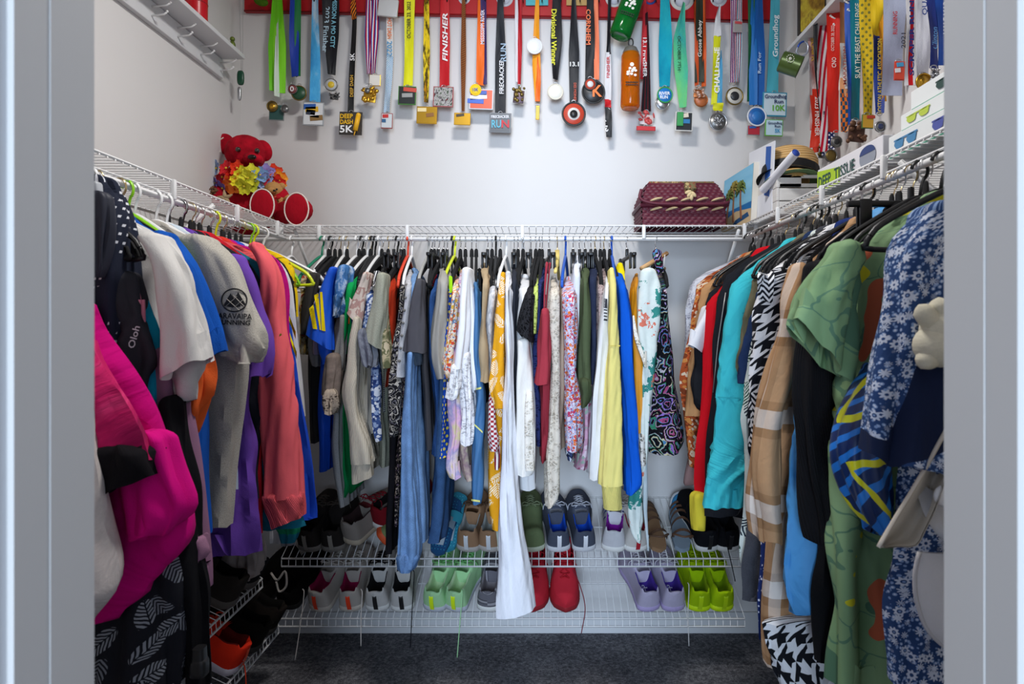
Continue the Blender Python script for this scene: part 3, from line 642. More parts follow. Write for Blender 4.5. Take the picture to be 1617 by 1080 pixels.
bg('top', 'blouse', 'sliver of bright red top behind the charcoal tee', 'bright red top', [(430, 683, 690), (500, 668, 676), (536, 667, 674), (545, 667, 674)], 2.19, .26, fab('#c02638'), 'velvet', rod=686)
bg('jeans', 'jeans', 'dark blue jeans folded over beside the charcoal tee', 'dark blue jeans', [(428, 688, 696), (475, 674, 685), (520, 673, 684), (560, 674, 688), (600, 680, 694), (660, 683, 695), (721, 680, 691)], 2.1, .25, fab('#2a4a7c', 'denim'), 'clip', rod=692)
bg('dress', 'dress', 'dark wash denim dress with hem above the blue flip flops', 'dark wash denim dress', [(430, 700, 706), (600, 688, 700), (700, 681, 705), (760, 678, 705), (820, 675, 703), (859, 668, 699)], 2.09, .3, fab('#33517a', 'denim'), 'velvet', {'lam': .1, 'fold': .012}, rod=700)
bg('scarf', 'scarf', 'royal blue scarf with yellow polka dots', 'yellow dotted blue scarf', [(430, 708, 712), (560, 700, 707), (630, 697, 705), (670, 695, 705), (700, 692, 703), (724, 689, 702)], 2.07, .15, pat('dots', ['#1747a8', '#f0d94a'], 55), None)
bg('trousers', 'trousers', 'grey satin trousers with a soft sheen', 'grey satin trousers', [(408, 694, 704), (430, 690, 705), (450, 687, 707), (480, 682, 708), (510, 677, 707), (540, 675, 705), (570, 678, 701), (598, 688, 700)], 2.06, .2, fab('#a09d96', 'satin'), 'clip', {'fold': .008, 'wr': .005}, rod=706)
bg('top', 'blouse', 'black top with a neon green strap', 'neon strapped top', [(424, 712, 717), (440, 709, 715), (476, 709, 715), (560, 706, 712)], 2.15, .26, fab('#1c1d1f'), 'black', rod=714, more=[('strap', [(438, 708, 713), (460, 709, 713), (476, 709, 713)], 2.12, .02, fab('#a6e01e'), {'fold': 0})])
bg('blouse', 'blouse', 'white blouse with orange yellow and blue flower print', 'orange flowered blouse', [(428, 715, 725), (450, 712, 724), (480, 710, 722), (510, 706, 719), (540, 701, 716), (570, 694, 712), (586, 692, 709), (598, 702, 709)], 2.05, .25, pat('floral', ['#efe6d8', '#e0722c', '#e8b93c', '#6d8fb8', '#d8543c', '#eadcc2'], 72, 0, .45), 'yellowgreen', rod=718)
bg('blouse', 'blouse', 'lilac and peach flowered blouse beside the white lace blouse', 'lilac flowered blouse', [(420, 726, 735), (440, 722, 733), (470, 720, 730), (500, 718, 727), (540, 715, 724), (572, 713, 720), (620, 714, 722)], 2.1, .26, pat('floral', ['#dcc7d6', '#d9a86a', '#a98bb8', '#d77f6a', '#cfd0e0'], 40), 'velvet', rod=727)
_, o = bg('blouse', 'blouse', 'white blouse with long sleeves ending in wide lace cuffs', 'white lace cuffed blouse', [(418, 738, 746), (440, 731, 746), (500, 728, 748), (560, 722, 750), (620, 745, 752)], 2.1, .26, fab('#ecedf2'), 'velvet', rod=735,
    more=[('sleeve', [(425, 731, 741), (450, 728, 740), (480, 726, 739), (510, 724, 739), (540, 719, 737), (584, 713, 731)], 2.04, .1, fab('#f0f1f5'), {'fold': .006}), ('lace_cuff', [(580, 711, 730), (600, 708, 728), (618, 705, 726), (631, 704, 720)], 2.035, .1, fab('#f2f2f4', 'lace', '#bcbabf'), {'fold': .009, 'lam': .03}),
          ('sleeve', [(425, 739, 745), (450, 738, 748), (535, 740, 751), (590, 744, 752), (616, 746, 751)], 2.08, .1, fab('#f0f1f5'), {}), ('lace_cuff', [(560, 728, 744), (600, 724, 745), (630, 725, 748), (660, 728, 748), (690, 726, 746), (704, 728, 742)], 2.06, .1, fab('#eeeef2', 'lace', '#b5b4ba'), {'fold': .01, 'lam': .03})])
bg('scarf', 'scarf', 'pastel pink yellow and lilac patchwork scarf under the lace cuff', 'pastel patchwork scarf', [(425, 742, 746), (560, 716, 728), (630, 707, 727), (660, 706, 728), (690, 709, 726), (715, 704, 721), (746, 703, 720), (757, 711, 724)], 2.07, .12, pat('marble', ['#d6c46a', '#e3cfd8', '#a9a2cc', '#e6b6d6', '#d8d09a', '#c36fb4'], 16), None, {'fold': .008})
bg('scarf', 'scarf', 'tan and mauve print scarf hanging lowest beside the blue leggings', 'tan print scarf', [(425, 746, 750), (640, 724, 736), (700, 721, 741), (740, 724, 744), (761, 733, 745)], 2.1, .14, pat('marble', ['#b79c86', '#cbb9a6', '#9a7d86', '#c9c09c'], 26), None)
_, o = bg('leggings', 'leggings', 'steel blue leggings with thin yellow reflective bands', 'steel blue leggings', [(422, 748, 755), (470, 746, 756), (520, 747, 758), (580, 749, 759), (620, 752, 764), (680, 746, 764), (740, 743, 763), (780, 743, 761), (798, 745, 757)], 2.07, .14, fab('#3f6f9f', 'satin'), 'velvet', rod=745, kw={'fold': .004})
for a, b in (((751, 613), (760, 611)), ((747, 667), (762, 681)), ((744, 788), (758, 790))): strip(o[0], [a, b], [(a[0], a[1]+3), (b[0], b[1]+3)], fab('#e6e58a'), 'band', 6, 2)
bg('top', 'blouse', 'thin black fringed top between leggings and khaki trousers', 'black fringed top', [(418, 754, 759), (440, 754, 760), (500, 756, 761), (640, 760, 766)], 2.14, .28, fab('#1b1d20', 'fuzzy'), 'velvet', rod=752)
bg('trousers', 'trousers', 'khaki trousers with bunched elastic waist', 'khaki trousers', [(408, 756, 773), (425, 758, 774), (440, 760, 772), (470, 759, 770), (510, 757, 768), (540, 755, 770), (570, 756, 773), (590, 757, 774), (604, 755, 773)], 2.07, .2, fab('#b29c7c'), 'clip', {'wr': .004}, rod=770)
bg('blouse', 'blouse', 'silvery white blouse with faint grey flowers', 'silvery white blouse', [(426, 777, 785), (450, 773, 783), (480, 769, 781), (510, 766, 779), (540, 767, 779), (572, 771, 779), (640, 772, 780)], 2.09, .27, pat('marble', ['#d6d9df', '#e9eaee', '#b4b8c2', '#e4e6ea'], 40), 'velvet', rod=777)
bg('tank_top', 'top', 'narrow black and pink tank top beside the mustard print dress', 'black and pink tank top', [(424, 786, 793), (450, 783, 790), (480, 781, 786), (560, 780, 786)], 2.15, .26, fab('#24222a'), 'black', rod=783)
_, o = bg('dress', 'dress', 'mustard yellow dress with large white leaf print', 'mustard leaf print dress', [(424, 792, 799), (450, 786, 797), (480, 783, 798), (510, 779, 799), (540, 777, 799), (570, 774, 799), (600, 780, 799), (720, 768, 791), (760, 769, 791), (800, 769, 790), (839, 776, 792)], 2.08, .2, pat('leaf', ['#dd9a1c', '#f4ead0'], 19), 'velvet', rod=790, kw={'fold': .007},
    more=[('sleeve', [(432, 789, 797), (460, 784, 797), (500, 780, 798), (540, 777, 798), (580, 773, 799), (606, 767, 798), (620, 768, 796), (634, 772, 796), (646, 776, 795)], 2.03, .1, pat('leaf', ['#e3a11e', '#f6eedb'], 20, 20), {'fold': .008})])
bg('scarf', 'scarf', 'white scarf with small dark red checks', 'red checked white scarf', [(430, 792, 796), (560, 782, 790), (632, 770, 788), (670, 769, 785), (700, 770, 789), (714, 774, 787)], 2.05, .1, pat('check', ['#e9e4e2', '#a3303a'], 130), None, more=[('tail', [(708, 780, 789), (742, 781, 788)], 2.06, .04, pat('stripe', ['#8d2a34', '#e8e0de'], 70, 0), {})])
_, o = bg('dress', 'dress', 'very long white gauze dress reaching down past both shoe racks', 'long white gauze dress', [(418, 797, 807), (440, 796, 807), (480, 796, 807), (520, 797, 809), (560, 799, 810), (600, 799, 810), (640, 796, 811), (680, 793, 812), (720, 790, 814), (760, 789, 817), (800, 788, 821), (850, 786, 829), (900, 783, 837), (950, 780, 847), (974, 781, 850)], 2.0, .2, fab('#e6e8f0', 'gauze'), 'white', {'fold': .009, 'tilt': -8, 'lam': .06}, rod=799)
bg('trousers', 'trousers', 'slim charcoal trousers right of the white gauze dress', 'slim charcoal trousers', [(410, 809, 818), (440, 807, 818), (480, 806, 818), (540, 808, 818), (600, 809, 819), (624, 809, 820)], 2.1, .2, fab('#2f323c'), 'clip', rod=812)
bg('skirt', 'skirt', 'thin dark skirt with teal and red print showing by the gauze dress', 'dark teal print skirt', [(425, 815, 821), (600, 808, 817), (640, 808, 816), (690, 808, 814)], 2.14, .25, pat('floral', ['#2c3644', '#24707c', '#9b3a3c', '#454c5a'], 40), 'velvet', rod=818)
_, o = bg('blouse', 'blouse', 'white blouse with cutwork embroidered sleeve and split hem', 'white cutwork blouse', [(430, 819, 839), (460, 817, 838), (500, 816, 836), (530, 815, 838), (560, 815, 842), (600, 814, 845), (640, 812, 848), (700, 812, 849), (750, 816, 848), (775, 818, 848)], 2.09, .26, fab('#e2e2e4', 'gauze'), 'velvet', rod=826,
    more=[('sleeve', [(540, 817, 838), (580, 816, 842), (620, 814, 845), (660, 812, 847), (700, 812, 848), (735, 813, 848), (752, 815, 840)], 2.04, .09, fab('#e8e5e0', 'gauze'), {'fold': .007})])
piece('cutwork_panel', [(622, 829, 841), (650, 827, 843), (690, 825, 847), (725, 824, 848), (744, 826, 847)], 2.025, .05, fab('#efe9df', 'lace', '#bdb5a8'), o[1], fold=.005)
bg('top', 'blouse', 'black lace crop top with scalloped hem', 'black lace crop top', [(432, 838, 846), (460, 829, 844), (490, 823, 843), (512, 818, 842), (533, 816, 841)], 2.02, .16, fab('#2a2a2e', 'lace', '#07070a'), 'clip', {'tilt': 9}, rod=838)
bg('top', 'blouse', 'pale lime lace top with pointed front edge', 'pale lime lace top', [(426, 849, 854), (460, 843, 852), (490, 839, 849), (512, 835, 848), (527, 840, 847)], 2.07, .16, fab('#c6d774', 'lace', '#8b9a44'), 'velvet', rod=846)
bg('top', 'blouse', 'long navy lace top between lime top and maroon tank', 'navy lace top', [(416, 852, 862), (450, 850, 860), (480, 845, 858), (520, 844, 856), (555, 842, 852), (600, 842, 854), (660, 847, 857), (706, 848, 856)], 2.1, .25, fab('#2c3566', 'lace', '#161c40'), 'velvet', rod=852)
_, o = bg('tank_top', 'top', 'maroon tiered tank top with thin straps', 'maroon tank top', [(484, 857, 865), (510, 852, 869), (530, 849, 873), (560, 851, 872), (640, 852, 867), (700, 853, 864), (732, 854, 861)], 2.06, .2, fab('#9c3340', 'gauze'), 'velvet', {'sh': .02}, rod=856,
    more=[('strap', [(416, 860, 866), (440, 858, 863), (470, 857, 861), (490, 857, 861)], 2.07, .02, fab('#a03744'), {'fold': .001}), ('strap', [(416, 866, 871), (440, 864, 868), (470, 861, 865), (490, 860, 864)], 2.09, .02, fab('#8f303c'), {'fold': .001}), ('tier', [(490, 855, 866), (520, 850, 871), (545, 849, 872), (575, 847, 871), (592, 843, 870), (608, 842, 867)], 2.02, .12, fab('#a63946', 'gauze'), {'fold': .006})])
bg('vest', 'vest', 'long cream crochet vest with open lacework', 'long cream crochet vest', [(428, 870, 879), (455, 868, 884), (480, 866, 885), (510, 866, 884), (540, 867, 884), (580, 869, 884), (620, 867, 884), (680, 864, 885), (740, 860, 885), (790, 861, 886), (804, 861, 872)], 2.05, .14, fab('#d6cec1', 'lace', '#a9a093'), 'clip', {'fold': .008}, rod=867)
bg('top', 'blouse', 'taupe satin camisole with looped strap', 'taupe satin camisole', [(430, 885, 890), (500, 884, 890), (520, 882, 893), (540, 880, 894), (600, 880, 894), (650, 879, 892), (711, 878, 891)], 2.09, .22, fab('#a38d7c', 'satin'), 'star', rod=880)
bg('romper', 'romper', 'flowered romper in red orange blue and white', 'red and blue flowered romper', [(432, 890, 906), (450, 888, 911), (480, 888, 915), (520, 889, 915), (560, 891, 914), (596, 893, 912), (640, 892, 920), (700, 892, 924), (715, 894, 920)], 2.04, .2, pat('floral', ['#c3c5dc', '#b5305a', '#d8702c', '#7f8fc4', '#c94630', '#d6d2e6'], 105, 0, .5), 'blue', {'fold': .009}, rod=893)
bg('scarf', 'scarf', 'small navy and white scarf tip under the flowered romper', 'navy and white scarf tip', [(600, 896, 904), (690, 893, 906), (715, 890, 908), (729, 897, 903)], 2.1, .08, pat('floral', ['#1c2440', '#d8dce6', '#3a4870'], 50), None)
bg('shirt', 'shirt', 'white shirt with pale blue collar behind the romper', 'white collared shirt', [(398, 908, 919), (420, 905, 919), (450, 904, 919), (560, 905, 918)], 2.14, .26, fab('#dfe3ee'), 'clip', rod=905)
bg('trousers', 'trousers', 'olive green cargo trousers with turned cuff', 'olive green trousers', [(408, 919, 930), (430, 919, 931), (460, 918, 932), (500, 917, 932), (540, 914, 932), (580, 912, 933), (608, 913, 935)], 2.07, .2, fab('#4f5b41'), 'clip', rod=915, more=[('cuff', [(604, 912, 935), (622, 913, 935), (636, 914, 933), (644, 914, 926)], 2.045, .2, fab('#47523a'), {})])
bg('jeans', 'jeans', 'navy denim jeans right of the olive trousers', 'navy denim jeans', [(408, 931, 943), (440, 930, 943), (480, 930, 944), (520, 930, 944), (560, 931, 942), (607, 932, 940)], 2.1, .22, fab('#262d44', 'denim'), 'clip', rod=924)
bg('cardigan', 'cardigan', 'dusty pink lace cardigan next to the white tee', 'dusty pink lace cardigan', [(420, 945, 959), (450, 941, 955), (480, 941, 952), (520, 940, 950), (560, 937, 948), (604, 935, 944)], 2.12, .25, fab('#b9a4a0', 'lace', '#6f5f60'), 'clip', rod=933)
bg('skirt', 'skirt', 'pink flowered skirt hem peeking below the olive trousers', 'pink flowered skirt', [(430, 950, 956), (600, 930, 940), (640, 921, 935), (700, 920, 934), (742, 907, 932)], 2.14, .26, pat('floral', ['#c99ab0', '#e3cdd8', '#a55a78', '#9db0a4', '#d8a8c0'], 30), 'velvetg', rod=940)
_, o = bg('tee_shirt', 'shirt', 'long white tee with black print on the chest', 'long white printed tee', [(422, 958, 964), (450, 955, 965), (480, 952, 965), (510, 947, 965), (540, 944, 964), (560, 942, 962), (600, 940, 959), (650, 937, 955), (720, 933, 950), (740, 932, 946), (759, 932, 943)], 2.06, .22, fab('#e3e4e6'), 'velvet', rod=948)
for q, (y0, y1) in enumerate(((471, 486), (488, 490), (493, 495), (498, 500), (503, 506))): strip(o[0], [(954, y0), (953, y1)], [(959, y0+1), (959, y1+1)], plain('#2a2b33', .8), 'print', 4, 3)
_, o = bg('sweatshirt', 'sweatshirt', 'pale yellow sweatshirt with long sleeve and broad cuff', 'pale yellow sweatshirt', [(420, 964, 971), (450, 963, 975), (500, 963, 977), (550, 962, 980), (640, 962, 984), (740, 962, 986)], 2.12, .26, fab('#e2d47e'), 'velvetg', rod=954,
    more=[('sleeve', [(425, 964, 971), (450, 964, 975), (500, 963, 977), (540, 962, 979), (580, 957, 981), (640, 953, 984), (700, 949, 986), (740, 947, 987), (769, 946, 987)], 2.03, .11, fab('#e8da84'), {'fold': .005}), ('cuff', [(765, 948, 986), (776, 949, 986), (790, 950, 985), (806, 951, 985)], 2.035, .1, fab('#e3d57c', 'rib'), {'fold': .003})])
strip(o[1], [(963, 545), (979, 545)], [(963, 547), (979, 547)], fab('#c9bb66'), 'seam', 6, 2)
bg('top', 'blouse', 'bright yellow top peeking above the royal blue hoodie', 'bright yellow top', [(411, 974, 985), (425, 974, 990), (440, 978, 990), (520, 980, 992)], 2.17, .26, fab('#f2dc10'), 'velvet', rod=963)
_, o = bg('hoodie', 'hoodie', 'royal blue long sleeved hoodie', 'royal blue hoodie', [(416, 971, 981), (440, 972, 991), (470, 976, 997), (510, 978, 1002), (550, 979, 1003), (600, 981, 1003), (650, 985, 1006), (690, 987, 1008), (750, 989, 1015), (776, 990, 1015), (783, 990, 1002)], 2.05, .2, fab('#0d56c4'), 'blue', {'fold': .007}, rod=966)
bg('top', 'blouse', 'mustard orange top with white lace neckline and hem', 'mustard lace trimmed top', [(424, 1004, 1008), (515, 1000, 1006), (540, 999, 1012), (560, 999, 1019), (600, 999, 1021), (640, 1001, 1021), (694, 1005, 1020)], 2.08, .16, fab('#d18a14', 'satin'), 'clip', {'fold': .006}, rod=990,
    more=[('lace_edge', [(500, 999, 1002), (530, 1001, 1007), (555, 1010, 1017), (580, 1018, 1022)], 2.06, .01, fab('#ece6da', 'lace', '#a89f8c'), {'fold': .002}), ('lace_hem', [(690, 1005, 1020), (715, 1007, 1020), (737, 1012, 1020)], 2.07, .14, fab('#dcd8d2', 'lace', '#6a665f'), {})])
# palm print scarf on a small wooden hanger, black paisley dress
g = NG('palm_print'); v = g.uv(1, 0, 1)
s_ = g.sep(v); nz = g.noise(9, 3, g.uv(1, 0, 1.2)); nz2 = g.noise(26, 4, g.uv(1, 0, .8, .05, 20), .7); nz3 = g.noise(7, 2, g.uv(1, 40, 1.0))
c0 = g.mix(g.noise(60, 2, v), hexc('#c3cfcb'), hexc('#dbe2de'))
c1 = g.mix(g.math('GREATER_THAN', g.math('ADD', nz, g.math('MULTIPLY', g.math('SUBTRACT', nz2, .5), .55)), .56), c0, g.mix(nz2, hexc('#0f5a58'), hexc('#3f9a90')))
c2 = g.mix(g.math('GREATER_THAN', g.math('ADD', nz3, g.math('MULTIPLY', g.math('SUBTRACT', nz2, .5), .5)), .68), c1, g.mix(nz2, hexc('#b5302a'), hexc('#e08a70')))
PALM = g.fin(c2, .8, nz2, .1, .001)
t, o = bg('scarf', 'scarf', 'white scarf printed with green palms and red flowers on wooden hanger', 'palm print scarf', [(430, 1013, 1041), (450, 1011, 1048), (480, 1008, 1047), (520, 1006, 1043), (560, 1009, 1038), (600, 1011, 1034), (680, 1014, 1026), (740, 1012, 1024), (775, 993, 1018), (820, 991, 1018), (842, 996, 1015), (858, 1007, 1014)], 2.08, .05, PALM, None, {'sh': 0, 'fold': .004, 'taper': .2}, more=[('edge_strip', [(600, 1020, 1026), (700, 1018, 1024), (800, 1017, 1024), (850, 1020, 1026), (870, 1022, 1026)], 2.09, .015, fab('#b9c6cc'), {'fold': .002})])
WOOD = NG('pale_wood'); wv = WOOD.n('TexCoord').outputs['Object']; wf = WOOD.n('TexNoise', {'Vector': wv, 'Scale': 30.0, 'Detail': 4.0}).outputs['Fac']
WOOD = WOOD.fin(WOOD.mix(wf, hexc('#9a6f44'), hexc('#cfa878')), .5, wf, .1, .001)
wh = thing('clothes_hanger', W(1032, 415, 2.2), 'small wooden bar hanger holding the palm print scarf', 'hanger', 'hangers on the back rod')
MB().tube([W(1013, 424, 2.12), W(1053, 400, 2.24)], .0075, 10).done('wooden_bar', WOOD, wh)
MB().tube([W(1016, 436, 2.12), W(1049, 424, 2.24)], .0065, 10).done('lower_bar', WOOD, wh)
for a, b in (((1015, 424), (1016, 436)), ((1050, 402), (1048, 424))): MB().tube([W(*a, 2.13), W(*b, 2.13)], .0015, 5).done('cord', plain('#d8d8d8', .6), wh)
MB().tube(bez([W(1033, 413, 2.18), W(1034, 396, 2.25), (WX(1034, RODB), RODB-.012, ZR-.012), (WX(1034, RODB), RODB, ZR+.011), (WX(1034, RODB), RODB+.012, ZR)], 14), .0017, 6).done('hook', CHROME, wh)
PAIS = pat('paisley', ['#101016', '#8a6cc0', '#3c8f6c', '#b5aeb8', '#a84a7c', '#4a7fae', '#c9c29c'], 21)
t, o = bg('dress', 'dress', 'black dress with purple and green paisley print', 'black paisley dress', [(426, 1038, 1051), (460, 1043, 1058), (500, 1042, 1062), (540, 1036, 1063), (570, 1031, 1066), (600, 1027, 1070), (640, 1024, 1078), (690, 1023, 1086), (706, 1024, 1087), (719, 1029, 1080)], 2.12, .25, PAIS, 'velvet', {'lam': .1, 'fold': .01, 'taper': .2}, rod=1036,
    more=[('strap', [(398, 1030, 1046), (412, 1032, 1047), (430, 1038, 1049)], 2.16, .05, PAIS, {'fold': .002, 'sh': 0})])

# ---- left row, near to far
def lg(name, cat, label, short, rows, D, T, mat, hang='velvet', kw=None, more=(), part='body'):
    return garment(name, cat, label, short, [(part, rows, D, T, mat, kw or {})]+list(more), hang, 'l')
def neck(D, dx=.05, up=0.0):
    """row just under the hanger neck at distance D on the left rod"""
    return (CY-(NECK-H-.012+up)*F/D, CX+(RODL-dx)*F/D, CX+(RODL+dx)*F/D)
lg('fleece', 'jacket', 'off-white fleece nearest the left door jamb', 'off-white fleece', [(640, None, 140), (690, None, 153), (760, None, 166), (810, None, 174), (860, None, 186), (905, None, 206), (940, None, 208), (962, None, 200), (986, None, 168)], 1.0, .09, fab('#cfc6c2', 'fuzzy'), None, {'sh': 0})
_, o = lg('tee_shirt', 'shirt', 'dark pink tee with blurred camouflage print and black hem band', 'dark pink printed tee', [(540, None, 146), (570, None, 154), (600, None, 180), (640, None, 210), (700, None, 236), (736, None, 243)], 1.05, .09, pat('marble', ['#5a1030', '#9c1450', '#c81e62', '#e2407c', '#7a1440'], 5, 60), None, {'sh': 0}, more=[('hem_band', [(722, 150, 243), (745, 152, 242), (778, 160, 242)], 1.04, .11, fab('#141216'), {'tilt': -16, 'fold': .006})])
lg('tee_shirt', 'shirt', 'bright magenta tee with curved hem near the left jamb', 'bright magenta tee', [(480, None, 138), (515, None, 153), (545, None, 175), (600, None, 211), (656, None, 243), (742, None, 268), (800, None, 290), (845, None, 306), (868, None, 309), (900, None, 285), (950, None, 243), (990, None, 190)], 1.12, .1, fab('#d1067c'), None, {'sh': 0, 'lam': .13, 'fold': .02}, more=[('sleeve', [(700, 205, 266), (760, 208, 280), (800, 211, 294), (835, 214, 302), (850, 216, 280)], 1.09, .07, fab('#d80a80'), {'tilt': -9})])
lg('shorts', 'shorts', 'black shorts with pale grey feather leaf print at lower left', 'leaf print shorts', [(880, 150, 280), (905, 148, 287), (950, 144, 294), (1010, 140, 294), (1100, 136, 290)], 1.16, .1, pat('leaf', ['#1c1d24', '#8e9299', '#7b7f88'], 17), None, {'sh': 0})
lg('trousers', 'trousers', 'black trousers with a buckled strap end at lower left', 'black strap trousers', [(640, 262, 285), (800, 280, 300), (880, 288, 310), (950, 292, 320), (1060, 300, 327), (1100, 300, 328)], 1.2, .08, fab('#0e0e12'), None, {'sh': 0, 'fold': .004}, more=[('buckle', [(1052, 302, 327), (1062, 300, 328), (1072, 302, 327)], 1.19, .03, plain('#1a1a1c', .35), {'fold': 0, 'wr': 0})])
_, o = lg('running_vest', 'vest', 'navy running vest with rows of pale reflective dashes', 'navy running vest', [(283, 138, 178), (310, 138, 190), (332, 135, 198), (370, 135, 202), (420, 135, 204), (480, 135, 205), (530, 135, 204), (556, 138, 200)], 1.2, .09, pat('dash', ['#232838', '#d9dbe2'], 60), 'black', {'sh': .02, 'fold': .008}, more=[('pocket', [(312, 140, 168), (350, 140, 172), (420, 140, 168), (436, 142, 162)], 1.17, .03, fab('#2c2f3c', 'satin'), {'fold': .003}), ('buckle', [(290, 148, 158), (312, 149, 160)], 1.18, .02, plain('#b8bcc2', .4), {'fold': 0, 'wr': 0, 'shut': True})])
_, o = lg('jacket', 'jacket', 'charcoal jacket with white sleeve lettering under the running vest', 'charcoal lettered jacket', [(440, 190, 216), (480, 198, 224), (520, 196, 243), (560, 192, 259), (575, 196, 259), (600, 196, 240), (640, 200, 236), (760, 210, 260)], 1.22, .07, fab('#33343a'), None, {'sh': 0})
print_text(o[0], 'Oloh', 211, 532, 11, 36, plain('#d6d6d8', .7), -75)
lg('top', 'blouse', 'teal and coral top showing inside the white tee', 'teal and coral top', [(452, 210, 222), (470, 214, 230), (520, 224, 246), (560, 232, 252), (596, 236, 258), (640, 240, 256)], 1.245, .05, fab('#0f93b4'), None, {'sh': 0}, more=[('trim', [(454, 211, 216), (480, 214, 220), (515, 220, 226)], 1.235, .01, fab('#d8869a'), {'fold': .001})])
_, o = lg('hooded_jacket', 'jacket', 'mauve jacket with printed sleeve and knotted cuff', 'mauve jacket', [(560, 240, 270), (600, 246, 281), (660, 251, 287), (720, 258, 299), (790, 274, 312), (850, 290, 323), (900, 306, 328), (944, 312, 326)], 1.25, .07, fab('#8d6680'), None, {'sh': 0}, more=[('knot', [(858, 311, 324), (868, 310, 329), (880, 311, 328), (888, 315, 322)], 1.23, .05, fab('#9a7089'), {'fold': .006, 'shut': True})])
print_text(o[0], 'oo', 281, 699, 15, 24, plain('#d9d3d8', .7), -12); print_text(o[0], 'o', 289, 757, 8, 9, plain('#d9d3d8', .7), -12); print_text(o[0], 'n', 279, 757, 8, 8, plain('#d9d3d8', .7), -12)
_, o = lg('tee_shirt', 'shirt', 'plain off-white tee hanging nearest the viewer on left rod', 'plain off-white tee', [neck(1.3), (372, None, 258), (400, None, 272), (500, None, 268), (640, None, 250), (760, None, 262)], 1.28, .08, fab('#cbc9c6'), 'white', more=[('sleeve', [(375, 236, 262), (392, 250, 275), (430, 258, 292), (470, 261, 304), (520, 262, 317), (584, 262, 331)], 1.21, .09, fab('#d6d3cf'), {'tilt': -17, 'fold': .008}), ('sleeve_lining', [(570, 258, 324), (600, 262, 318), (634, 278, 306)], 1.25, .06, fab('#c2c0be'), {})])
lg('tee_shirt', 'shirt', 'orange tee whose sleeve shows under the off-white tee', 'orange tee', [(560, 292, 330), (585, 290, 338), (612, 286, 340), (640, 285, 334), (656, 285, 316), (692, 285, 300)], 1.31, .06, fab('#e5632c'), 'velvetg', {'sh': 0})
_, o = lg('tee_shirt', 'shirt', 'cobalt blue tee between off-white tee and grey lettered tee', 'cobalt blue tee', [neck(1.38), (372, None, 262), (400, None, 288), (500, None, 300), (600, None, 318), (700, None, 322), (800, None, 326), (856, None, 329)], 1.37, .08, fab('#1450a8'), 'velvetg', more=[('sleeve', [(372, 245, 270), (395, 262, 292), (412, 272, 302), (450, 282, 315), (500, 292, 329), (545, 300, 345), (562, 302, 345)], 1.33, .08, fab('#1655b2'), {'tilt': -4})])
_, ar = lg('tee_shirt', 'shirt', 'heather grey tee with black ARAVAIPA RUNNING print on sleeve', 'heather grey lettered tee', [neck(1.52), (390, None, 340), (450, None, 378), (585, None, 388), (680, None, 379), (760, None, 372), (838, None, 369)], 1.5, .09, fab('#aba69d', 'heather'), 'white', more=[('sleeve', [(378, 285, 338), (395, 295, 361), (425, 310, 377), (460, 322, 390), (495, 330, 405), (530, 334, 422), (552, 348, 420), (574, 380, 404)], 1.44, .1, fab('#b3aea4', 'heather'), {'tilt': 0, 'fold': .006})])
INK = plain('#1e1e20', .8)
print_text(ar[1], 'ARAVAIPA', 371, 499, 9, 54, INK, 2); print_text(ar[1], 'RUNNING', 369, 509, 7.5, 52, INK, 2, bold=.04)
c = [(370+20*math.cos(q), 474+18*math.sin(q)) for q in np.linspace(0, 6.283, 33)[:-1]]
MB().tube(decal_verts(ar[1], c, .003), .0016, 5, closed=True).done('print_ring', INK, ar[1])
for tri in ([(352, 483), (364, 463), (370, 472), (376, 461), (389, 482), (370, 486)],):
    P = decal_verts(ar[1], tri, .0035); MB().add(P, [(0, 1, 2, 5), (5, 2, 3, 4)]).done('print_mountain', INK, ar[1], smooth=False)
for a, b in (((355, 485), (374, 468)), ((364, 490), (384, 473)), ((358, 472), (378, 490)), ((368, 466), (386, 484))):
    MB().tube(decal_verts(ar[1], [a, ((a[0]+b[0])/2, (a[1]+b[1])/2), b], .005), .0007, 4).done('print_line', plain('#a8a39a', .8), ar[1])
_, o = lg('tee_shirt', 'shirt', 'pale ice blue tee behind the heather grey tee', 'pale ice blue tee', [neck(1.58), (400, None, 366), (430, None, 384), (490, None, 402), (525, None, 411), (545, None, 396), (700, None, 387), (772, None, 384)], 1.56, .06, fab('#c3d0dc'), 'white')
_, o = lg('tee_shirt', 'shirt', 'violet purple tee with rolled sleeve and long body', 'violet purple tee', [neck(1.64), (410, None, 372), (460, None, 392), (600, None, 396), (660, None, 397), (760, None, 405), (860, None, 415), (878, None, 413)], 1.62, .07, fab('#6a44a4'), 'velvet', more=[('sleeve', [(410, 362, 385), (440, 376, 398), (470, 384, 408), (510, 388, 420), (545, 386, 428), (572, 384, 433), (597, 388, 429)], 1.57, .08, fab('#7048ac'), {'tilt': -5})])
_, o = lg('tee_shirt', 'shirt', 'black tee with thin lime green sleeve piping', 'black lime piped tee', [neck(1.69), (410, None, 392), (450, None, 418), (490, None, 433), (528, None, 444), (545, None, 440), (700, None, 412), (790, None, 412)], 1.67, .06, fab('#22242c'), 'velvetg')
strip(o[0], [(396, 410), (412, 440), (436, 500), (444, 524)], [(399, 410), (415, 440), (439, 500), (446, 523)], fab('#a8d83c'), 'piping', 14, 2); strip(o[0], [(424, 538), (434, 533), (444, 526)], [(424, 541), (434, 536), (445, 529)], fab('#a8d83c'), 'piping', 8, 2)
lg('tee_shirt', 'shirt', 'dark teal tee barely showing under the black piped sleeve', 'dark teal tee', [neck(1.72), (420, None, 420), (500, None, 438), (545, None, 449), (566, None, 446), (640, None, 416), (800, None, 470), (835, None, 482)], 1.72, .05, fab('#17687e'), 'velvet')
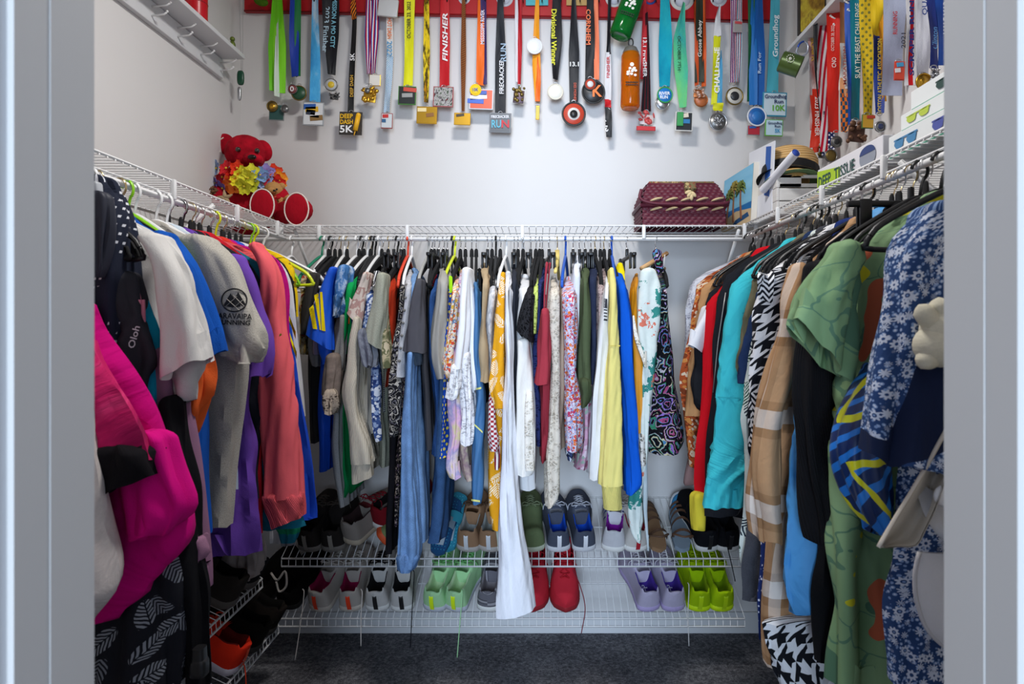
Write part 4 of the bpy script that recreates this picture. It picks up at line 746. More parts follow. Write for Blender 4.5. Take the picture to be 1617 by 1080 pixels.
lg('sweatshirt', 'sweatshirt', 'cherry red sweatshirt between purple tee and coral sleeve', 'cherry red sweatshirt', [neck(1.70, .06), (415, None, 400), (500, None, 410), (560, None, 414), (700, None, 418), (800, None, 420), (846, None, 419)], 1.695, .04, fab('#c8202e'), 'velvet')
_, o = lg('sweatshirt', 'sweatshirt', 'coral pink sweatshirt with long sleeve and ribbed cuff', 'coral pink sweatshirt', [neck(1.78), (400, None, 418), (440, None, 434), (560, None, 448), (700, None, 458), (790, None, 460)], 1.77, .06, fab('#dd5a60'), 'velvet', more=[('sleeve', [(388, 396, 414), (402, 408, 428), (430, 416, 438), (470, 417, 444), (560, 412, 456), (650, 411, 469), (740, 413, 476), (792, 416, 479)], 1.68, .08, fab('#e8636a'), {'tilt': -5, 'fold': .008}), ('cuff', [(788, 416, 479), (805, 421, 479), (830, 427, 478)], 1.68, .08, fab('#e25c64', 'rib'), {'tilt': -9, 'fold': .004})])
lg('tee_shirt', 'shirt', 'red orange tee as a narrow strip right of the coral sweatshirt', 'red orange tee', [neck(1.82), (405, None, 424), (440, None, 444), (490, None, 453), (560, None, 461), (640, None, 468), (700, None, 465)], 1.81, .04, fab('#d83a2e'), 'yellowgreen')
lg('tee_shirt', 'shirt', 'raspberry pink tee behind the coral sweatshirt shoulder', 'raspberry pink tee', [neck(1.86), (385, None, 415), (400, None, 434), (425, None, 449), (460, None, 456), (500, None, 460), (545, None, 463), (640, None, 462)], 1.85, .04, fab('#b8107a'), 'velvetg')
_, o = lg('jersey', 'shirt', 'royal blue long sleeved jersey with yellow shoulder stripes on the left rod', 'long royal blue jersey', [neck(1.9), (400, None, 432), (440, None, 452), (500, None, 462), (555, None, 469), (650, None, 486), (750, None, 503), (812, None, 508), (820, None, 506)], 1.89, .05, fab('#1748c0', 'satin'), 'velvet')
for k in range(2): strip(o[0], [(449+k*3, 478+k*32), (467+k*1.5, 524+k*32)], [(450+k*3, 488+k*32), (467+k*1.5, 536+k*32)], YEL, 'stripe', 10, 3)
lg('sweater', 'sweater', 'white sweater at the far end of the left rod', 'white sweater', [neck(1.94), (405, None, 440), (425, None, 456), (450, None, 466), (510, None, 473), (600, None, 479), (660, None, 484)], 1.93, .05, fab('#d9d8dc'), 'velvet')
lg('jacket', 'jacket', 'dark brown jacket edge beside the yellow printed top', 'dark brown jacket', [neck(1.98), (405, None, 446), (430, None, 463), (470, None, 475), (560, None, 480), (640, None, 484)], 1.97, .04, fab('#2b2522'), 'velvetg')
_, o = lg('top', 'top', 'bright yellow top with small black sketch prints', 'bright yellow sketch print top', [(CY-(NECK-H-.005)*F/2.02, 392, 418), (394, 385, 440), (400, None, 452), (412, None, 463), (430, None, 470), (455, None, 473), (500, None, 474)], 2.02, .06, pat('scrawl', ['#ecc514', '#ecc514', '#8a7a18'], 24, 0, .02), 'lime')
# hangers left without clothes at the back left corner
hanger('white', (RODL+.005, 2.13, NECK), .25, 'bare white plastic hanger hanging at the back left corner', 'hangers on the left rod')
hanger('yellowgreen', (RODL, 2.07, NECK), -.1, 'bare yellow green hanger next to the empty white one', 'hangers on the left rod')
# brass hooks of the hangers whose clothes are packed out of sight
for i, (y, k) in enumerate(((1.235, 'velvetg'), (1.26, 'velvet'), (1.415, 'velvetg'), (1.44, 'lime'), (1.465, 'white'), (1.6, 'velvet'), (1.66, 'black'), (1.75, 'velvetg'), (1.795, 'velvet'), (1.88, 'velvet'))):
    spare('l', k, y, .04*(i % 3-1))

# ---- right row, far to near
def rgm(name, cat, label, short, rows, D, T, mat, hang='velvet', kw=None, more=(), part='body'):
    return garment(name, cat, label, short, [(part, rows, D, T, mat, kw or {})]+list(more), hang, 'r')
def neckr(D, dx=.05): return (CY-(NECK-H-.012)*F/D, CX+(RODR-dx)*F/D, CX+(RODR+dx)*F/D)
rgm('blouse', 'blouse', 'white flowered blouse at the far end of the right rod', 'white flowered blouse', [neckr(2.26), (440, 1092, None), (470, 1085, None), (530, 1078, None), (592, 1072, None), (640, 1075, None)], 2.26, .05, fab('#cfd0d8', 'lace', '#9a9aa8'), 'black')
rgm('skirt', 'skirt', 'pale pink skirt hem below the tan knit top', 'pale pink skirt', [neckr(2.24), (600, 1086, None), (712, 1081, None), (767, 1077, None)], 2.24, .04, fab('#b8928e'), 'velvet')
rgm('blouse', 'blouse', 'rust and cream patterned blouse beside the tan knit top', 'rust patterned blouse', [neckr(2.21), (443, 1099, None), (500, 1089, None), (560, 1080, None), (602, 1074, None), (680, 1082, None), (740, 1088, None)], 2.2, .05, pat('floral', ['#b0522a', '#e0cbb0', '#7a3a20', '#c98444'], 36), 'velvet')
rgm('top', 'blouse', 'tan knit top with long plain front', 'tan knit top', [neckr(2.15), (452, 1106, None), (480, 1100, None), (520, 1092, None), (560, 1086, None), (600, 1080, None), (656, 1077, None)], 2.14, .05, fab('#b98a5e'), 'black')
rgm('tee_shirt', 'shirt', 'black tee with white short sleeve overlapping the tan top', 'black and white tee', [neckr(2.1), (470, 1112, None), (550, 1096, None), (600, 1086, None), (630, 1088, None), (646, 1094, None)], 2.09, .04, fab('#1e1f24'), 'black', more=[('sleeve', [(488, 1110, 1124), (505, 1103, 1120), (525, 1095, 1116), (551, 1088, 1108)], 2.06, .05, fab('#dfdee2'), {'tilt': 5, 'fold': .004})])
rgm('dress', 'dress', 'bright red long dress with yellow hem panel', 'bright red dress', [neckr(2.04), (470, 1119, None), (520, 1112, None), (600, 1105, None), (700, 1095, None), (770, 1094, None), (806, 1097, None)], 2.03, .05, fab('#c3101e'), 'velvet', more=[('hem_panel', [(788, 1094, 1114), (815, 1093, 1112), (838, 1093, 1109)], 2.01, .05, fab('#d2c23a'), {'fold': .003})])
_, o = rgm('jacket', 'jacket', 'black zip jacket between red dress and turquoise tee', 'black zip jacket', [neckr(1.95), (432, 1143, None), (470, 1132, None), (520, 1126, None), (600, 1118, None), (700, 1111, None), (818, 1110, None)], 1.93, .06, fab('#1c1e24'), 'velvetg')
MB().tube(decal_verts(o[0], [(1146, 462), (1140, 500), (1134, 540), (1130, 580), (1126, 620)], .004), .002, 5).done('zip', plain('#9a9a98', .4, .6), o[0])
_, o = rgm('tee_shirt', 'shirt', 'turquoise long tee with flared hem', 'turquoise long tee', [neckr(1.82), (443, 1154, None), (470, 1148, None), (520, 1141, None), (600, 1128, None), (630, 1124, None), (700, 1118, None), (760, 1112, 1184), (802, 1108, 1184)], 1.79, .08, fab('#3db8c4'), 'black', {'fold': .009, 'lam': .16, 'tilt': -3})
strip(o[0], [(1126, 626), (1170, 628)], [(1126, 628), (1170, 630)], fab('#34a3af'), 'seam', 8, 2)
rgm('shirt', 'shirt', 'drab olive shirt edge left of the navy shirt', 'drab olive shirt', [neckr(1.73), (440, 1187, None), (500, 1170, None), (560, 1160, None), (586, 1155, None), (600, 1170, None)], 1.71, .04, fab('#6b6650'), 'black')
rgm('shirt', 'shirt', 'dark navy shirt in front of the turquoise tee', 'dark navy shirt', [neckr(1.68), (446, 1193, None), (500, 1178, None), (560, 1163, None), (605, 1156, None)], 1.66, .05, fab('#1d2f52'), 'black')
rgm('dress', 'dress', 'long white dress with dark green botanical print', 'long green botanical dress', [neckr(1.64), (460, 1196, None), (605, 1176, None), (660, 1166, None), (700, 1168, None), (760, 1173, None), (850, 1168, None), (892, 1166, None)], 1.63, .04, pat('leaf', ['#c8d2ce', '#2a4a3c', '#1e2a3a'], 13), 'velvet')
rgm('skirt', 'skirt', 'slate grey denim skirt below the black and white coat', 'slate grey skirt', [neckr(1.61), (740, 1186, None), (850, 1176, None), (900, 1168, None), (952, 1170, None)], 1.6, .03, fab('#44454c', 'denim'), 'velvetg')
_, o = rgm('coat', 'coat', 'black and white houndstooth coat with chevron lapel', 'houndstooth coat', [neckr(1.57), (436, 1200, None), (480, 1190, None), (540, 1184, None), (600, 1178, None), (660, 1170, None), (720, 1174, None), (780, 1182, None), (900, 1196, None), (1008, 1192, None)], 1.54, .06, pat('houndstooth', ['#15171e', '#d9d9dc'], 24), 'black')
strip(o[0], [(1197, 405), (1196, 440), (1196, 470)], [(1224, 402), (1222, 450), (1220, 480)], pat('chevron', ['#e2e2e4', '#1a1c24'], 70), 'lapel', 12, 6, .006); strip(o[0], [(1186, 620), (1188, 660), (1182, 705)], [(1205, 620), (1203, 660), (1198, 705)], pat('chevron', ['#e2e2e4', '#1a1c24'], 70), 'chevron_panel', 12, 6, .006)
rgm('skirt', 'skirt', 'long navy skirt with white spots reaching near the carpet', 'navy spotted skirt', [neckr(1.5), (760, 1204, None), (850, 1196, None), (950, 1191, None), (1014, 1194, None)], 1.5, .03, pat('dots', ['#1c2f6a', '#d9def0'], 95, 0, .8), 'velvet')
PL = pat('plaid', ['#b08a66', '#8d6a4a', '#d8d0c8'], 5.2)
_, o = rgm('coat', 'coat', 'fuzzy beige plaid coat with long sleeve and pale checks', 'beige plaid coat', [neckr(1.45), (440, 1258, None), (600, 1236, None), (760, 1220, None), (860, 1212, None), (960, 1208, None), (1050, 1208, None), (1064, 1211, None)], 1.43, .06, PL, 'black', more=[('sleeve', [(425, 1250, 1275), (470, 1237, 1268), (520, 1228, 1264), (600, 1212, 1253), (660, 1194, 1240), (700, 1189, 1236), (780, 1186, 1236), (859, 1189, 1236)], 1.36, .07, PL, {'tilt': 5})])
rgm('blanket', 'blanket', 'black and white patterned blanket end at the bottom right', 'black and white blanket', [(990, 1200, None), (1030, 1200, None), (1100, 1222, None)], 1.4, .05, pat('houndstooth', ['#14161c', '#d8dade'], 24, 0), None, {'sh': 0})
rgm('dress', 'dress', 'sky blue satin dress hanging beside the black jersey', 'sky blue satin dress', [neckr(1.33), (480, 1284, None), (570, 1268, None), (640, 1255, None), (700, 1245, None), (800, 1238, None), (860, 1232, None), (925, 1226, None), (974, 1240, None)], 1.31, .05, fab('#4c96d2', 'satin'), 'velvetg', {'fold': .02, 'lam': .14})
rgm('trousers', 'trousers', 'long black trousers between sky blue dress and green dress', 'long black trousers', [neckr(1.29), (600, 1292, None), (868, 1293, None), (960, 1287, None), (1050, 1283, None)], 1.27, .04, fab('#0f1013'), 'clip')
rgm('jersey', 'shirt', 'black ribbed cardigan with a long hanging sleeve', 'black ribbed cardigan', [neckr(1.25), (430, 1290, None), (520, 1285, None), (700, 1290, None)], 1.24, .04, fab('#17171a', 'rib'), 'black', more=[('sleeve', [(420, 1282, 1312), (500, 1268, 1318), (560, 1263, 1318), (640, 1262, 1316), (760, 1274, 1318), (868, 1289, 1318)], 1.2, .07, fab('#18181b', 'rib'), {})])
GRN = NG('green_floral'); v = GRN.uv(); n_ = GRN.noise(9, 2, GRN.uv(1, 20, .7)); n2_ = GRN.noise(7, 2, GRN.uv(1, 70, 1.1)); n3_ = GRN.noise(11, 1, GRN.uv(1, 130, .8))
c0 = GRN.mix(GRN.noise(5, 2, v), hexc('#66885c'), hexc('#8aa77c')); c0 = GRN.mix(GRN.math('GREATER_THAN', n3_, .62), c0, hexc('#4d7056'))
dd_ = GRN.n('TexVoronoi', {'Vector': GRN.uv(9, 10, 9, .5, 2), 'Scale': 1.0}, feature='DISTANCE_TO_EDGE').outputs['Distance']
c0 = GRN.mix(GRN.math('LESS_THAN', dd_, .014), c0, hexc('#567a60'))
c0 = GRN.mix(GRN.math('GREATER_THAN', n_, .64), c0, hexc('#bb5c3c')); c0 = GRN.mix(GRN.math('GREATER_THAN', n2_, .65), c0, hexc('#c9c022'))
GRNM = GRN.fin(c0, .8, GRN.noise(500, 2, v), .2, .001)
rgm('dress', 'dress', 'sage green dress with orange and yellow hibiscus print', 'sage green hibiscus dress', [neckr(1.18), (400, 1332, None), (500, 1332, None), (600, 1326, None), (700, 1318, 1470), (800, 1315, 1450), (900, 1317, 1420), (1100, 1318, 1415)], 1.16, .07, GRNM, 'black', {'fold': .02, 'lam': .14}, more=[('sleeve', [(392, 1312, 1350), (420, 1297, 1352), (450, 1283, 1350), (480, 1270, 1348), (510, 1257, 1346), (560, 1250, 1340)], 1.08, .09, GRNM, {'tilt': 44, 'fold': .016, 'lam': .06, 'wr': .009})])
g = NG('blue_geometric'); v = g.uv(); s_ = g.sep(g.uv(12, 35)); ch = g.math('ADD', g.math('FLOOR', s_[0]), g.math('FLOOR', s_[1]))
fx, fy = g.math('FRACT', s_[0]), g.math('FRACT', s_[1]); st = g.math('GREATER_THAN', g.math('FRACT', g.math('MULTIPLY', s_[1], 3.0)), .62)
c0 = g.mix(st, hexc('#0c2a5c'), hexc('#1e7ad2'))
q = g.sep(g.uv(4.3, 20, 4.3, .35, 2)); ex = g.math('ABSOLUTE', g.math('SUBTRACT', g.math('FRACT', q[0]), .5)); ey = g.math('ABSOLUTE', g.math('SUBTRACT', g.math('FRACT', q[1]), .5))
mxe = g.math('MAXIMUM', ex, ey); c0 = g.mix(g.math('LESS_THAN', g.math('ABSOLUTE', g.math('SUBTRACT', mxe, .33)), .028), c0, hexc('#dcd81c'))
GEO = g.fin(c0, .4, g.noise(60, 2, v), .15, .001, spec=.5)
tag(piece('stuff_sack', [(588, 1374, 1398), (610, 1350, 1402), (640, 1330, 1406), (680, 1312, 1410), (720, 1305, 1413), (760, 1310, 1413), (800, 1326, 1412), (830, 1350, 1410), (853, 1378, 1402)], 1.02, .1, GEO, None, 'r', fold=.008, shut=True, e=1.0), 'shiny blue rounded sack printed with yellow outlined shapes', 'bag', 'clothes hanging on the right rod')
FLW = pat('flower', ['#2c4572', '#c6cddc', '#7f98c0', '#1a2440'], 62)
_, o = rgm('kimono', 'robe', 'navy kimono robe with dense white and blue blossom print', 'navy blossom kimono', [(CY-(NECK-H-.02)*F/1.0, CX+(RODR-.06)*F/1.0, CX+(RODR+.06)*F/1.0), (345, 1470, None), (420, 1470, None), (700, 1432, None), (800, 1425, None), (900, 1420, None), (1000, 1408, None), (1100, 1405, None)], 1.0, .06, FLW, 'velvet', more=[('sleeve', [(330, 1450, 1510), (350, 1432, 1516), (370, 1420, 1520), (391, 1411, 1520), (465, 1406, 1520), (539, 1396, 1520), (600, 1386, 1520), (660, 1378, 1520), (742, 1368, 1500)], .9, .08, FLW, {'tilt': 20, 'fold': .012})])
hanger('black', (RODR, 1.09, NECK), .08, 'bare black plastic hanger in front of the green dress', 'hangers on the right rod')
for i, (y, k) in enumerate(((2.0, 'velvet'), (1.87, 'velvetg'), (1.84, 'velvet'), (1.76, 'velvetg'), (1.7, 'velvetg'), (1.56, 'velvet'), (1.51, 'white'), (1.46, 'velvetg'), (1.42, 'velvet'), (1.36, 'velvetg'), (1.33, 'velvet'), (1.29, 'velvetg'), (1.24, 'velvet'), (1.05, 'white'))):
    spare('r', k, y, .05*(i % 3-1))
# cream sun visor, white cap and cream plush toy hanging at the right jamb
vz = thing('sun_visor', W(1440, 860, .92), 'cream sun visor with wide brim hanging by the right jamb', 'visor')
pts_o = [(1387, 864), (1394, 848), (1408, 826), (1428, 795), (1448, 762), (1470, 718), (1500, 668)]; pts_i = [(1402, 866), (1420, 864), (1448, 862), (1462, 838), (1478, 805), (1490, 770), (1504, 740)]
G = np.array([[W(a[0]+(b[0]-a[0])*t, a[1]+(b[1]-a[1])*t, .90+.05*math.sin(t*math.pi)) for t in np.linspace(0, 1, 8)] for a, b in zip(bez([(*p, 0) for p in pts_o], 16), bez([(*p, 0) for p in pts_i], 16))])
m = MB().grid(G); m.grid(G[::-1]+np.array([0, .004, 0])); m.done('brim', fab('#ddd6ca'), vz)
MB().tube(bez([W(1387, 864, .9), W(1420, 808, .9), W(1448, 762, .9), W(1500, 668, .9)], 20), .003, 6).done('brim_edge', fab('#cfc6b8'), vz)
m = MB(); bp = bez([W(1450, 770, .95), W(1462, 815, .93), W(1480, 850, .92), W(1505, 876, .93)], 14); m.grid(np.stack([bp+np.array([-.006, 0, .012]), bp+np.array([.012, -.01, 0]), bp+np.array([.03, -.004, -.012]), bp+np.array([.034, .02, .0])], 1), True); m.done('head_band', fab('#c3c4c8'), vz)
MB().lathe([(.0, .004), (.012, .004), (.016, 0), (.012, -.004), (0, -.004)], W(1492, 783, .91), 18, rotm('X', 90)).done('buckle', plain('#e4e4e6', .4), vz)
cp = thing('cap', W(1480, 1020, .95), 'white cap bill curving down beside the right jamb', 'cap')
m = MB(); th = np.linspace(0, 1, 12)
ed = bez([W(1452, 872, .95), W(1445, 905, .95), W(1447, 945, .95), W(1462, 990, .95), W(1490, 1020, .95), W(1515, 1028, .95)], 18); inr = bez([W(1510, 850, 1.0), W(1510, 880, .99), W(1512, 910, .985), W(1514, 950, .98), W(1518, 990, .97), W(1520, 1024, .96)], 18)
G = ed[:, None]+(inr-ed)[:, None]*th[None, :, None]; G[:, :, 1] -= .03*np.sin(th*math.pi)[None]
m.grid(G); m.grid(G[::-1]+np.array([0, .005, 0])); m.done('bill', fab('#d5d3d4'), cp); MB().tube(ed, .0032, 6).done('bill_edge', fab('#c6c4c6'), cp)
tb = thing('plush_toy', W(1475, 570, .95), 'cream plush toy with long ears hanging at the right jamb', 'toy')
MB().ell(W(1485, 545, .88), (.035, .03, .03)).ell(W(1490, 520, .88), (.03, .028, .03)).done('body', fab('#d6cfb8', 'fuzzy'), tb)
for a, b in (((1480, 512), (1451, 482)), ((1488, 500), (1482, 470)), ((1478, 556), (1452, 568))):
    p0, p1 = W(*a, .88), W(*b, .87); MB().tube(bez([p0, (p0+p1)/2+np.array([0, 0, -.004]), p1], 10), np.concatenate([np.linspace(.017, .013, 8), [.009, .002]]), 10).done('ear' if b[1] < 500 else 'paw', fab('#d6cfb8', 'fuzzy'), tb)

# ---------------------------------------------------------------- things on the shelves
SH = ZS+.004            # top of the wire shelves
RED = fab('#b01226', 'velvet'); REDD = fab('#a50f22')
bear = thing('teddy_bear', (-1.04, 2.45, SH), 'large red teddy bear sitting on the corner of the left shelf', 'teddy bear')
bc = W(393, 312, 2.5)
MB().ell((bc[0], 2.5, SH+.085), (.105, .085, .10)).done('body', RED, bear)
hc = W(388, 242, 2.48)
m = MB().ell(hc, (.075, .07, .068)); m.ell(W(400, 251, 2.425), (.034, .04, .025)); m.done('head', RED, bear)
for px, py, rx in ((357, 228, .034), (416, 238, .032)):
    MB().ell(W(px, py, 2.5), (rx, .018, .042), rotm('Y', -18 if px < 380 else -22)).done('ear', RED, bear)
MB().tube(bez([W(353, 213+4, 2.485), W(343, 226, 2.48), W(348, 241, 2.478)], 10), .0022, 6).done('ear_piping', plain('#d8cfc4', .8), bear)
for px, py in ((376, 237), (406, 239)): MB().ell(W(px, py-1, 2.402), (.0095, .009, .0095)).done('eye', plain('#2a1a12', .12, spec=.8), bear)
MB().ell(W(398, 248, 2.383), (.016, .01, .009)).done('nose', plain('#140c0c', .3), bear)
for a, b in (((352, 300), (350, 330)), ((430, 300), (452, 325))):
    p, q = W(*a, 2.5), W(*b, 2.44); MB().tube(bez([p, (p+q)/2+np.array([0, -.02, .01]), q], 10), np.array([.02, .034, .036, .036, .036, .036, .036, .034, .028, .012]), 14).done('arm', RED, bear)
for px, py, sx in ((416, 325, 1), (470, 331, 1)):
    f = W(px, py, 2.36); k = np.array([bc[0]+(.02 if px < 440 else .07), 2.5, SH+.055])
    MB().tube(bez([k, (k+f)/2, f+np.array([0, .02, 0]), f], 10), np.array([.03, .04, .042, .042, .042, .042, .043, .044, .044, .038]), 16).done('leg', RED, bear)
    MB().ell(f+np.array([0, -.008, 0]), (.043, .014, .057)).done('foot_pad', REDD, bear)
    c = [f+np.array([.043*math.cos(q), -.011, .058*math.sin(q)]) for q in np.linspace(0, 6.283, 29)[:-1]]
    MB().tube(c, .0028, 6, closed=True).done('foot_piping', plain('#e8d9d0', .8), bear)
# flower lei
lei = thing('flower_lei', W(390, 290, 2.42), 'rainbow flower lei around the red bear\'s neck', 'lei')
def flower(c, r, mats, parent, nrm, rs):
    m = MB(); nrm = np.array(nrm)/np.linalg.norm(nrm); u = np.cross(nrm, [0, 0, 1.]); u /= np.linalg.norm(u); w = np.cross(u, nrm)
    for k in range(5):
        a = k*1.2566+rs.uniform(0, .5); d = u*math.cos(a)+w*math.sin(a); e = -u*math.sin(a)+w*math.cos(a)
        G = np.array([[c+d*r*t+e*r*.46*s*math.sin(min(1, t*1.15)*math.pi*.86)+nrm*r*(.28*t*t+.14*s*s-.06*math.sin(t*9)) for s in (-1, -.4, .4, 1)] for t in np.linspace(.02, 1, 6)])
        m.grid(G)
    m.ell(c+nrm*r*.1, (r*.14,)*3, seg=8, ring=6, mi=1)
    return m.done('flower', mats, parent)
rs = random.Random(3)
LC = [('#8a7fc8', 340, 285), ('#9fb4dc', 343, 262), ('#7f6cb8', 352, 293), ('#d8202a', 358, 262), ('#e02a20', 366, 270), ('#c8182a', 352, 276), ('#f06a18', 364, 286), ('#e83a18', 375, 262), ('#f27a1a', 372, 292), ('#f08a20', 380, 283),
      ('#e6dc2a', 384, 271), ('#ecd820', 377, 280), ('#e4e03a', 392, 277), ('#d9d62c', 386, 290), ('#e8e23c', 398, 268), ('#cfd63a', 398, 288), ('#9cc4c8', 407, 284), ('#7fa4d4', 411, 273), ('#8f9fd2', 418, 281), ('#9a8acc', 421, 268), ('#a78fd0', 427, 277), ('#c0203a', 428, 287), ('#e03a1c', 433, 268), ('#f07a1c', 438, 276), ('#d8281c', 437, 284), ('#f0a024', 441, 281)]
for c, px, py in LC:
    flower(W(px, py+4, 2.385+abs(px-390)*.0012+rs.uniform(-.008, .008)), .031, [fab(c, 'satin'), plain('#e8c83a', .7)], lei, ((px-390)/60, -1, (275-py)/60+rs.uniform(-.3, .3)), rs)
# little tan bear, starfish and pine cone
TAN = fab('#b98a54', 'fuzzy')
tb = thing('teddy_bear', W(438, 342, 2.44), 'small tan teddy bear with red bow between the red bear\'s feet', 'teddy bear')
MB().ell(W(440, 325, 2.43), (.036, .03, .045)).done('body', TAN, tb)
h2 = W(432, 300, 2.425); m = MB().ell(h2, (.034, .03, .03)); m.ell(h2+np.array([.002, -.026, -.008]), (.015, .014, .012)); m.done('head', TAN, tb)
for px, py in ((420, 293), (445, 294)): MB().ell(W(px, py, 2.43), (.013, .009, .013)).done('ear', TAN, tb)
for px, py in ((425, 299), (437, 299)): MB().ell(W(px, py, 2.394), (.004, .003, .004), seg=10, ring=8).done('eye', BLACK, tb)
MB().ell(W(433, 301, 2.384), (.0055, .003, .004), seg=10, ring=8).done('nose', BLACK, tb)
m = MB().ell(W(431, 313, 2.39), (.011, .005, .007), rotm('Y', 20)).ell(W(439, 312, 2.39), (.011, .005, .007), rotm('Y', -20)); m.done('bow', fab('#b8202a'), tb)
for a, b in (((424, 318), (420, 334)), ((452, 318), (459, 311)), ((430, 340), (427, 348)), ((447, 340), (449, 348))): MB().tube(bez([W(*a, 2.42), W(*b, 2.40)], 6), [.014, .015, .015, .015, .014, .007], 10).done('limb', TAN, tb)
sf = thing('starfish', W(357, 318, 2.4), 'small dried starfish leaning beside the red bear', 'starfish')
c = W(356, 313, 2.38); m = MB()
for k in range(5):
    a = math.radians(90+72*k+8); m.tube([c, c+np.array([math.cos(a), -.2, math.sin(a)])*.013, c+np.array([math.cos(a), -.1, math.sin(a)])*.03], [.009, .007, .002], 8)
m.done('body', fab('#b39a78', 'fuzzy'), sf)
pc = thing('pine_cone', W(328, 308, 2.42), 'brown pine cone lying at the wall end by the red bear', 'pine cone'); m = MB(); c = W(328, 303, 2.42)
for k in range(46):
    a = k*2.4; t = k/45; r = .024*math.sin(math.pi*(.12+.82*t)); p = c+np.array([-.035+.07*t, r*math.cos(a), r*math.sin(a)]); m.ell(p, (.009, .007, .004), rotm('X', math.degrees(a)+90), 6, 4)
m.done('scale', plain('#6d4a30', .8), pc)

# maroon wicker sewing basket
WK = plain('#5c1c2e', .5, spec=.4); CRM = plain('#d9c193', .7)
bk = thing('sewing_basket', W(1078, 358, 2.45), 'maroon wicker sewing basket with cream lacing on the back shelf', 'basket')
x0, x1, yb0, yb1, zb = WX(1013, 2.42), WX(1143, 2.42), 2.40, 2.59, SH
def weave(m, A, B, z0, z1, fz=None, rows=9):
    """woven wall between plan points A and B, from z0 to z1; each strand bulges over every second upright"""
    A, B = np.array(A, float), np.array(B, float); L = np.linalg.norm((B-A)[:2]); nrm = np.array([(B-A)[1], -(B-A)[0], 0])/L
    nu = int(L/.0045)+2; nv = rows*4+1
    U, V = np.meshgrid(np.linspace(0, 1, nu), np.linspace(0, 1, nv)); r = np.floor(np.minimum(V*rows, rows-1e-6)); fr_ = V*rows-r
    d = .0035*np.sin(np.pi*np.clip(fr_, 0, 1))*(1+.75*np.sin(U*L/.0115*math.pi+np.pi*r))
    P = A[None, None]+(B-A)[None, None]*U[..., None]; P[..., 2] = z0+(z1-z0)*V
    if fz is not None: P = fz(P, U, V)
    m.grid(P+d[..., None]*nrm)
c4 = [(x0, yb0, 0), (x1, yb0, 0), (x1, yb1, 0), (x0, yb1, 0)]
m = MB()
for i in range(4): weave(m, c4[i], c4[(i+1) % 4], zb+.002, zb+.075, rows=6)
m.done('woven_body', WK, bk)
m = MB(); mx, my = (x0+x1)/2, (yb0+yb1)/2
def lidf(P, U, V):
    k = 1-.16*np.clip((V-.25)/.75, 0, 1)**1.2; P[..., 0] = mx+(P[..., 0]-mx)*k; P[..., 1] = my+(P[..., 1]-my)*(1-.34*np.clip((V-.25)/.75, 0, 1)); return P
for i in range(4): weave(m, c4[i], c4[(i+1) % 4], zb+.085, zb+.165, lidf, rows=7)
m.box((mx, my, zb+.165), ((x1-x0)*.83, (yb1-yb0)*.65, .008)); m.done('woven_lid', WK, bk)
FAB = pat('floral', ['#7a6a4c', '#b39a6c', '#54502f', '#8c4a3a'], 60)
MB().box((mx, my, zb+.171), ((x1-x0)*.8, (yb1-yb0)*.62, .01), bev=.004).done('fabric_top', FAB, bk)
for z in (zb+.08,):
    loop = [(x0-.006, yb0-.006, z), (x1+.006, yb0-.006, z), (x1+.006, yb1+.004, z), (x0-.006, yb1+.004, z)]
    path = np.concatenate([np.linspace(loop[i], loop[(i+1) % 4], 12)[:-1] for i in range(4)]); MB().tube(path, .0075, 8, closed=True).done('rim', WK, bk)
hp = bez([(x0-.006, yb0-.012, zb+.135), (x0-.01, yb0-.022, zb+.10), (x0+.04, yb0-.028, zb+.082), (mx, yb0-.03, zb+.079), (x1-.03, yb0-.028, zb+.08), (x1+.008, yb0-.018, zb+.088)], 30); MB().tube(hp, .006, 8).done('handle', WK, bk)
for z in (zb+.101, zb+.066):
    for k in range(5):
        xx = x0+.05+k*.056; m = MB(); m.tube(bez([(xx-.022, yb0-.006, z-.006), (xx, yb0-.011, z+.001), (xx+.022, yb0-.006, z+.005)], 8), [.002, .0035, .0045, .0045, .0045, .004, .003, .002], 6); m.done('lacing', CRM, bk)
m = MB()
for dx, dz, a in ((-.007, .118, 40), (.008, .118, -40), (0, .108, 0), (-.012, .126, 70)): m.ell((mx+.025+dx, yb0-.012, zb+dz), (.007, .006, .013), rotm('Y', a), 10, 8)
m.done('bow', CRM, bk)
MB().box((mx+.025, yb0+.012, zb+.148), (.04, .03, .035), rotm('X', -30), bev=.004).done('clasp_tab', FAB, bk)

# painted canvas of palms, white board with blue stripe
CVY = np.array([.0186, -.3, 0.]); CVY /= np.linalg.norm(CVY)
def cv(a, b, off=0):     # point on the canvas face: a along (0 far .. 1 near), b up (0..1)
    o_ = np.array([.728, 2.60, SH+.002]); n_ = np.array([-1, -.06, .0]); return o_+CVY*.30*a+np.array([.012*b, 0, .212*b])+n_*off
pt = thing('painting', cv(.5, 0), 'small canvas painting of three palm trees on a beach', 'painting')
m = MB(); q = [cv(0, 0), cv(1, 0), cv(1, 1), cv(0, 1)]; m.poly(q, (1, .06, 0), .02); m.done('canvas', plain('#dcd6ca', .8), pt, smooth=False)
g = NG('painted_sky'); f_ = g.noise(25, 4); SKYP = g.fin(g.mix(f_, hexc('#3f9fd0'), hexc('#9fd6ea')), .5); SEAP = plain('#1f6fae', .5); SANDP = plain('#cdb38c', .6)
MB().poly([cv(.01, .34, .001), cv(.99, .34, .001), cv(.99, .99, .001), cv(.01, .99, .001)], (-1, 0, 0), .0005).done('painted_sky', SKYP, pt, smooth=False)
MB().poly([cv(.01, .16, .001), cv(.99, .22, .001), cv(.99, .36, .001), cv(.01, .36, .001)], (-1, 0, 0), .0006).done('painted_sea', SEAP, pt, smooth=False)
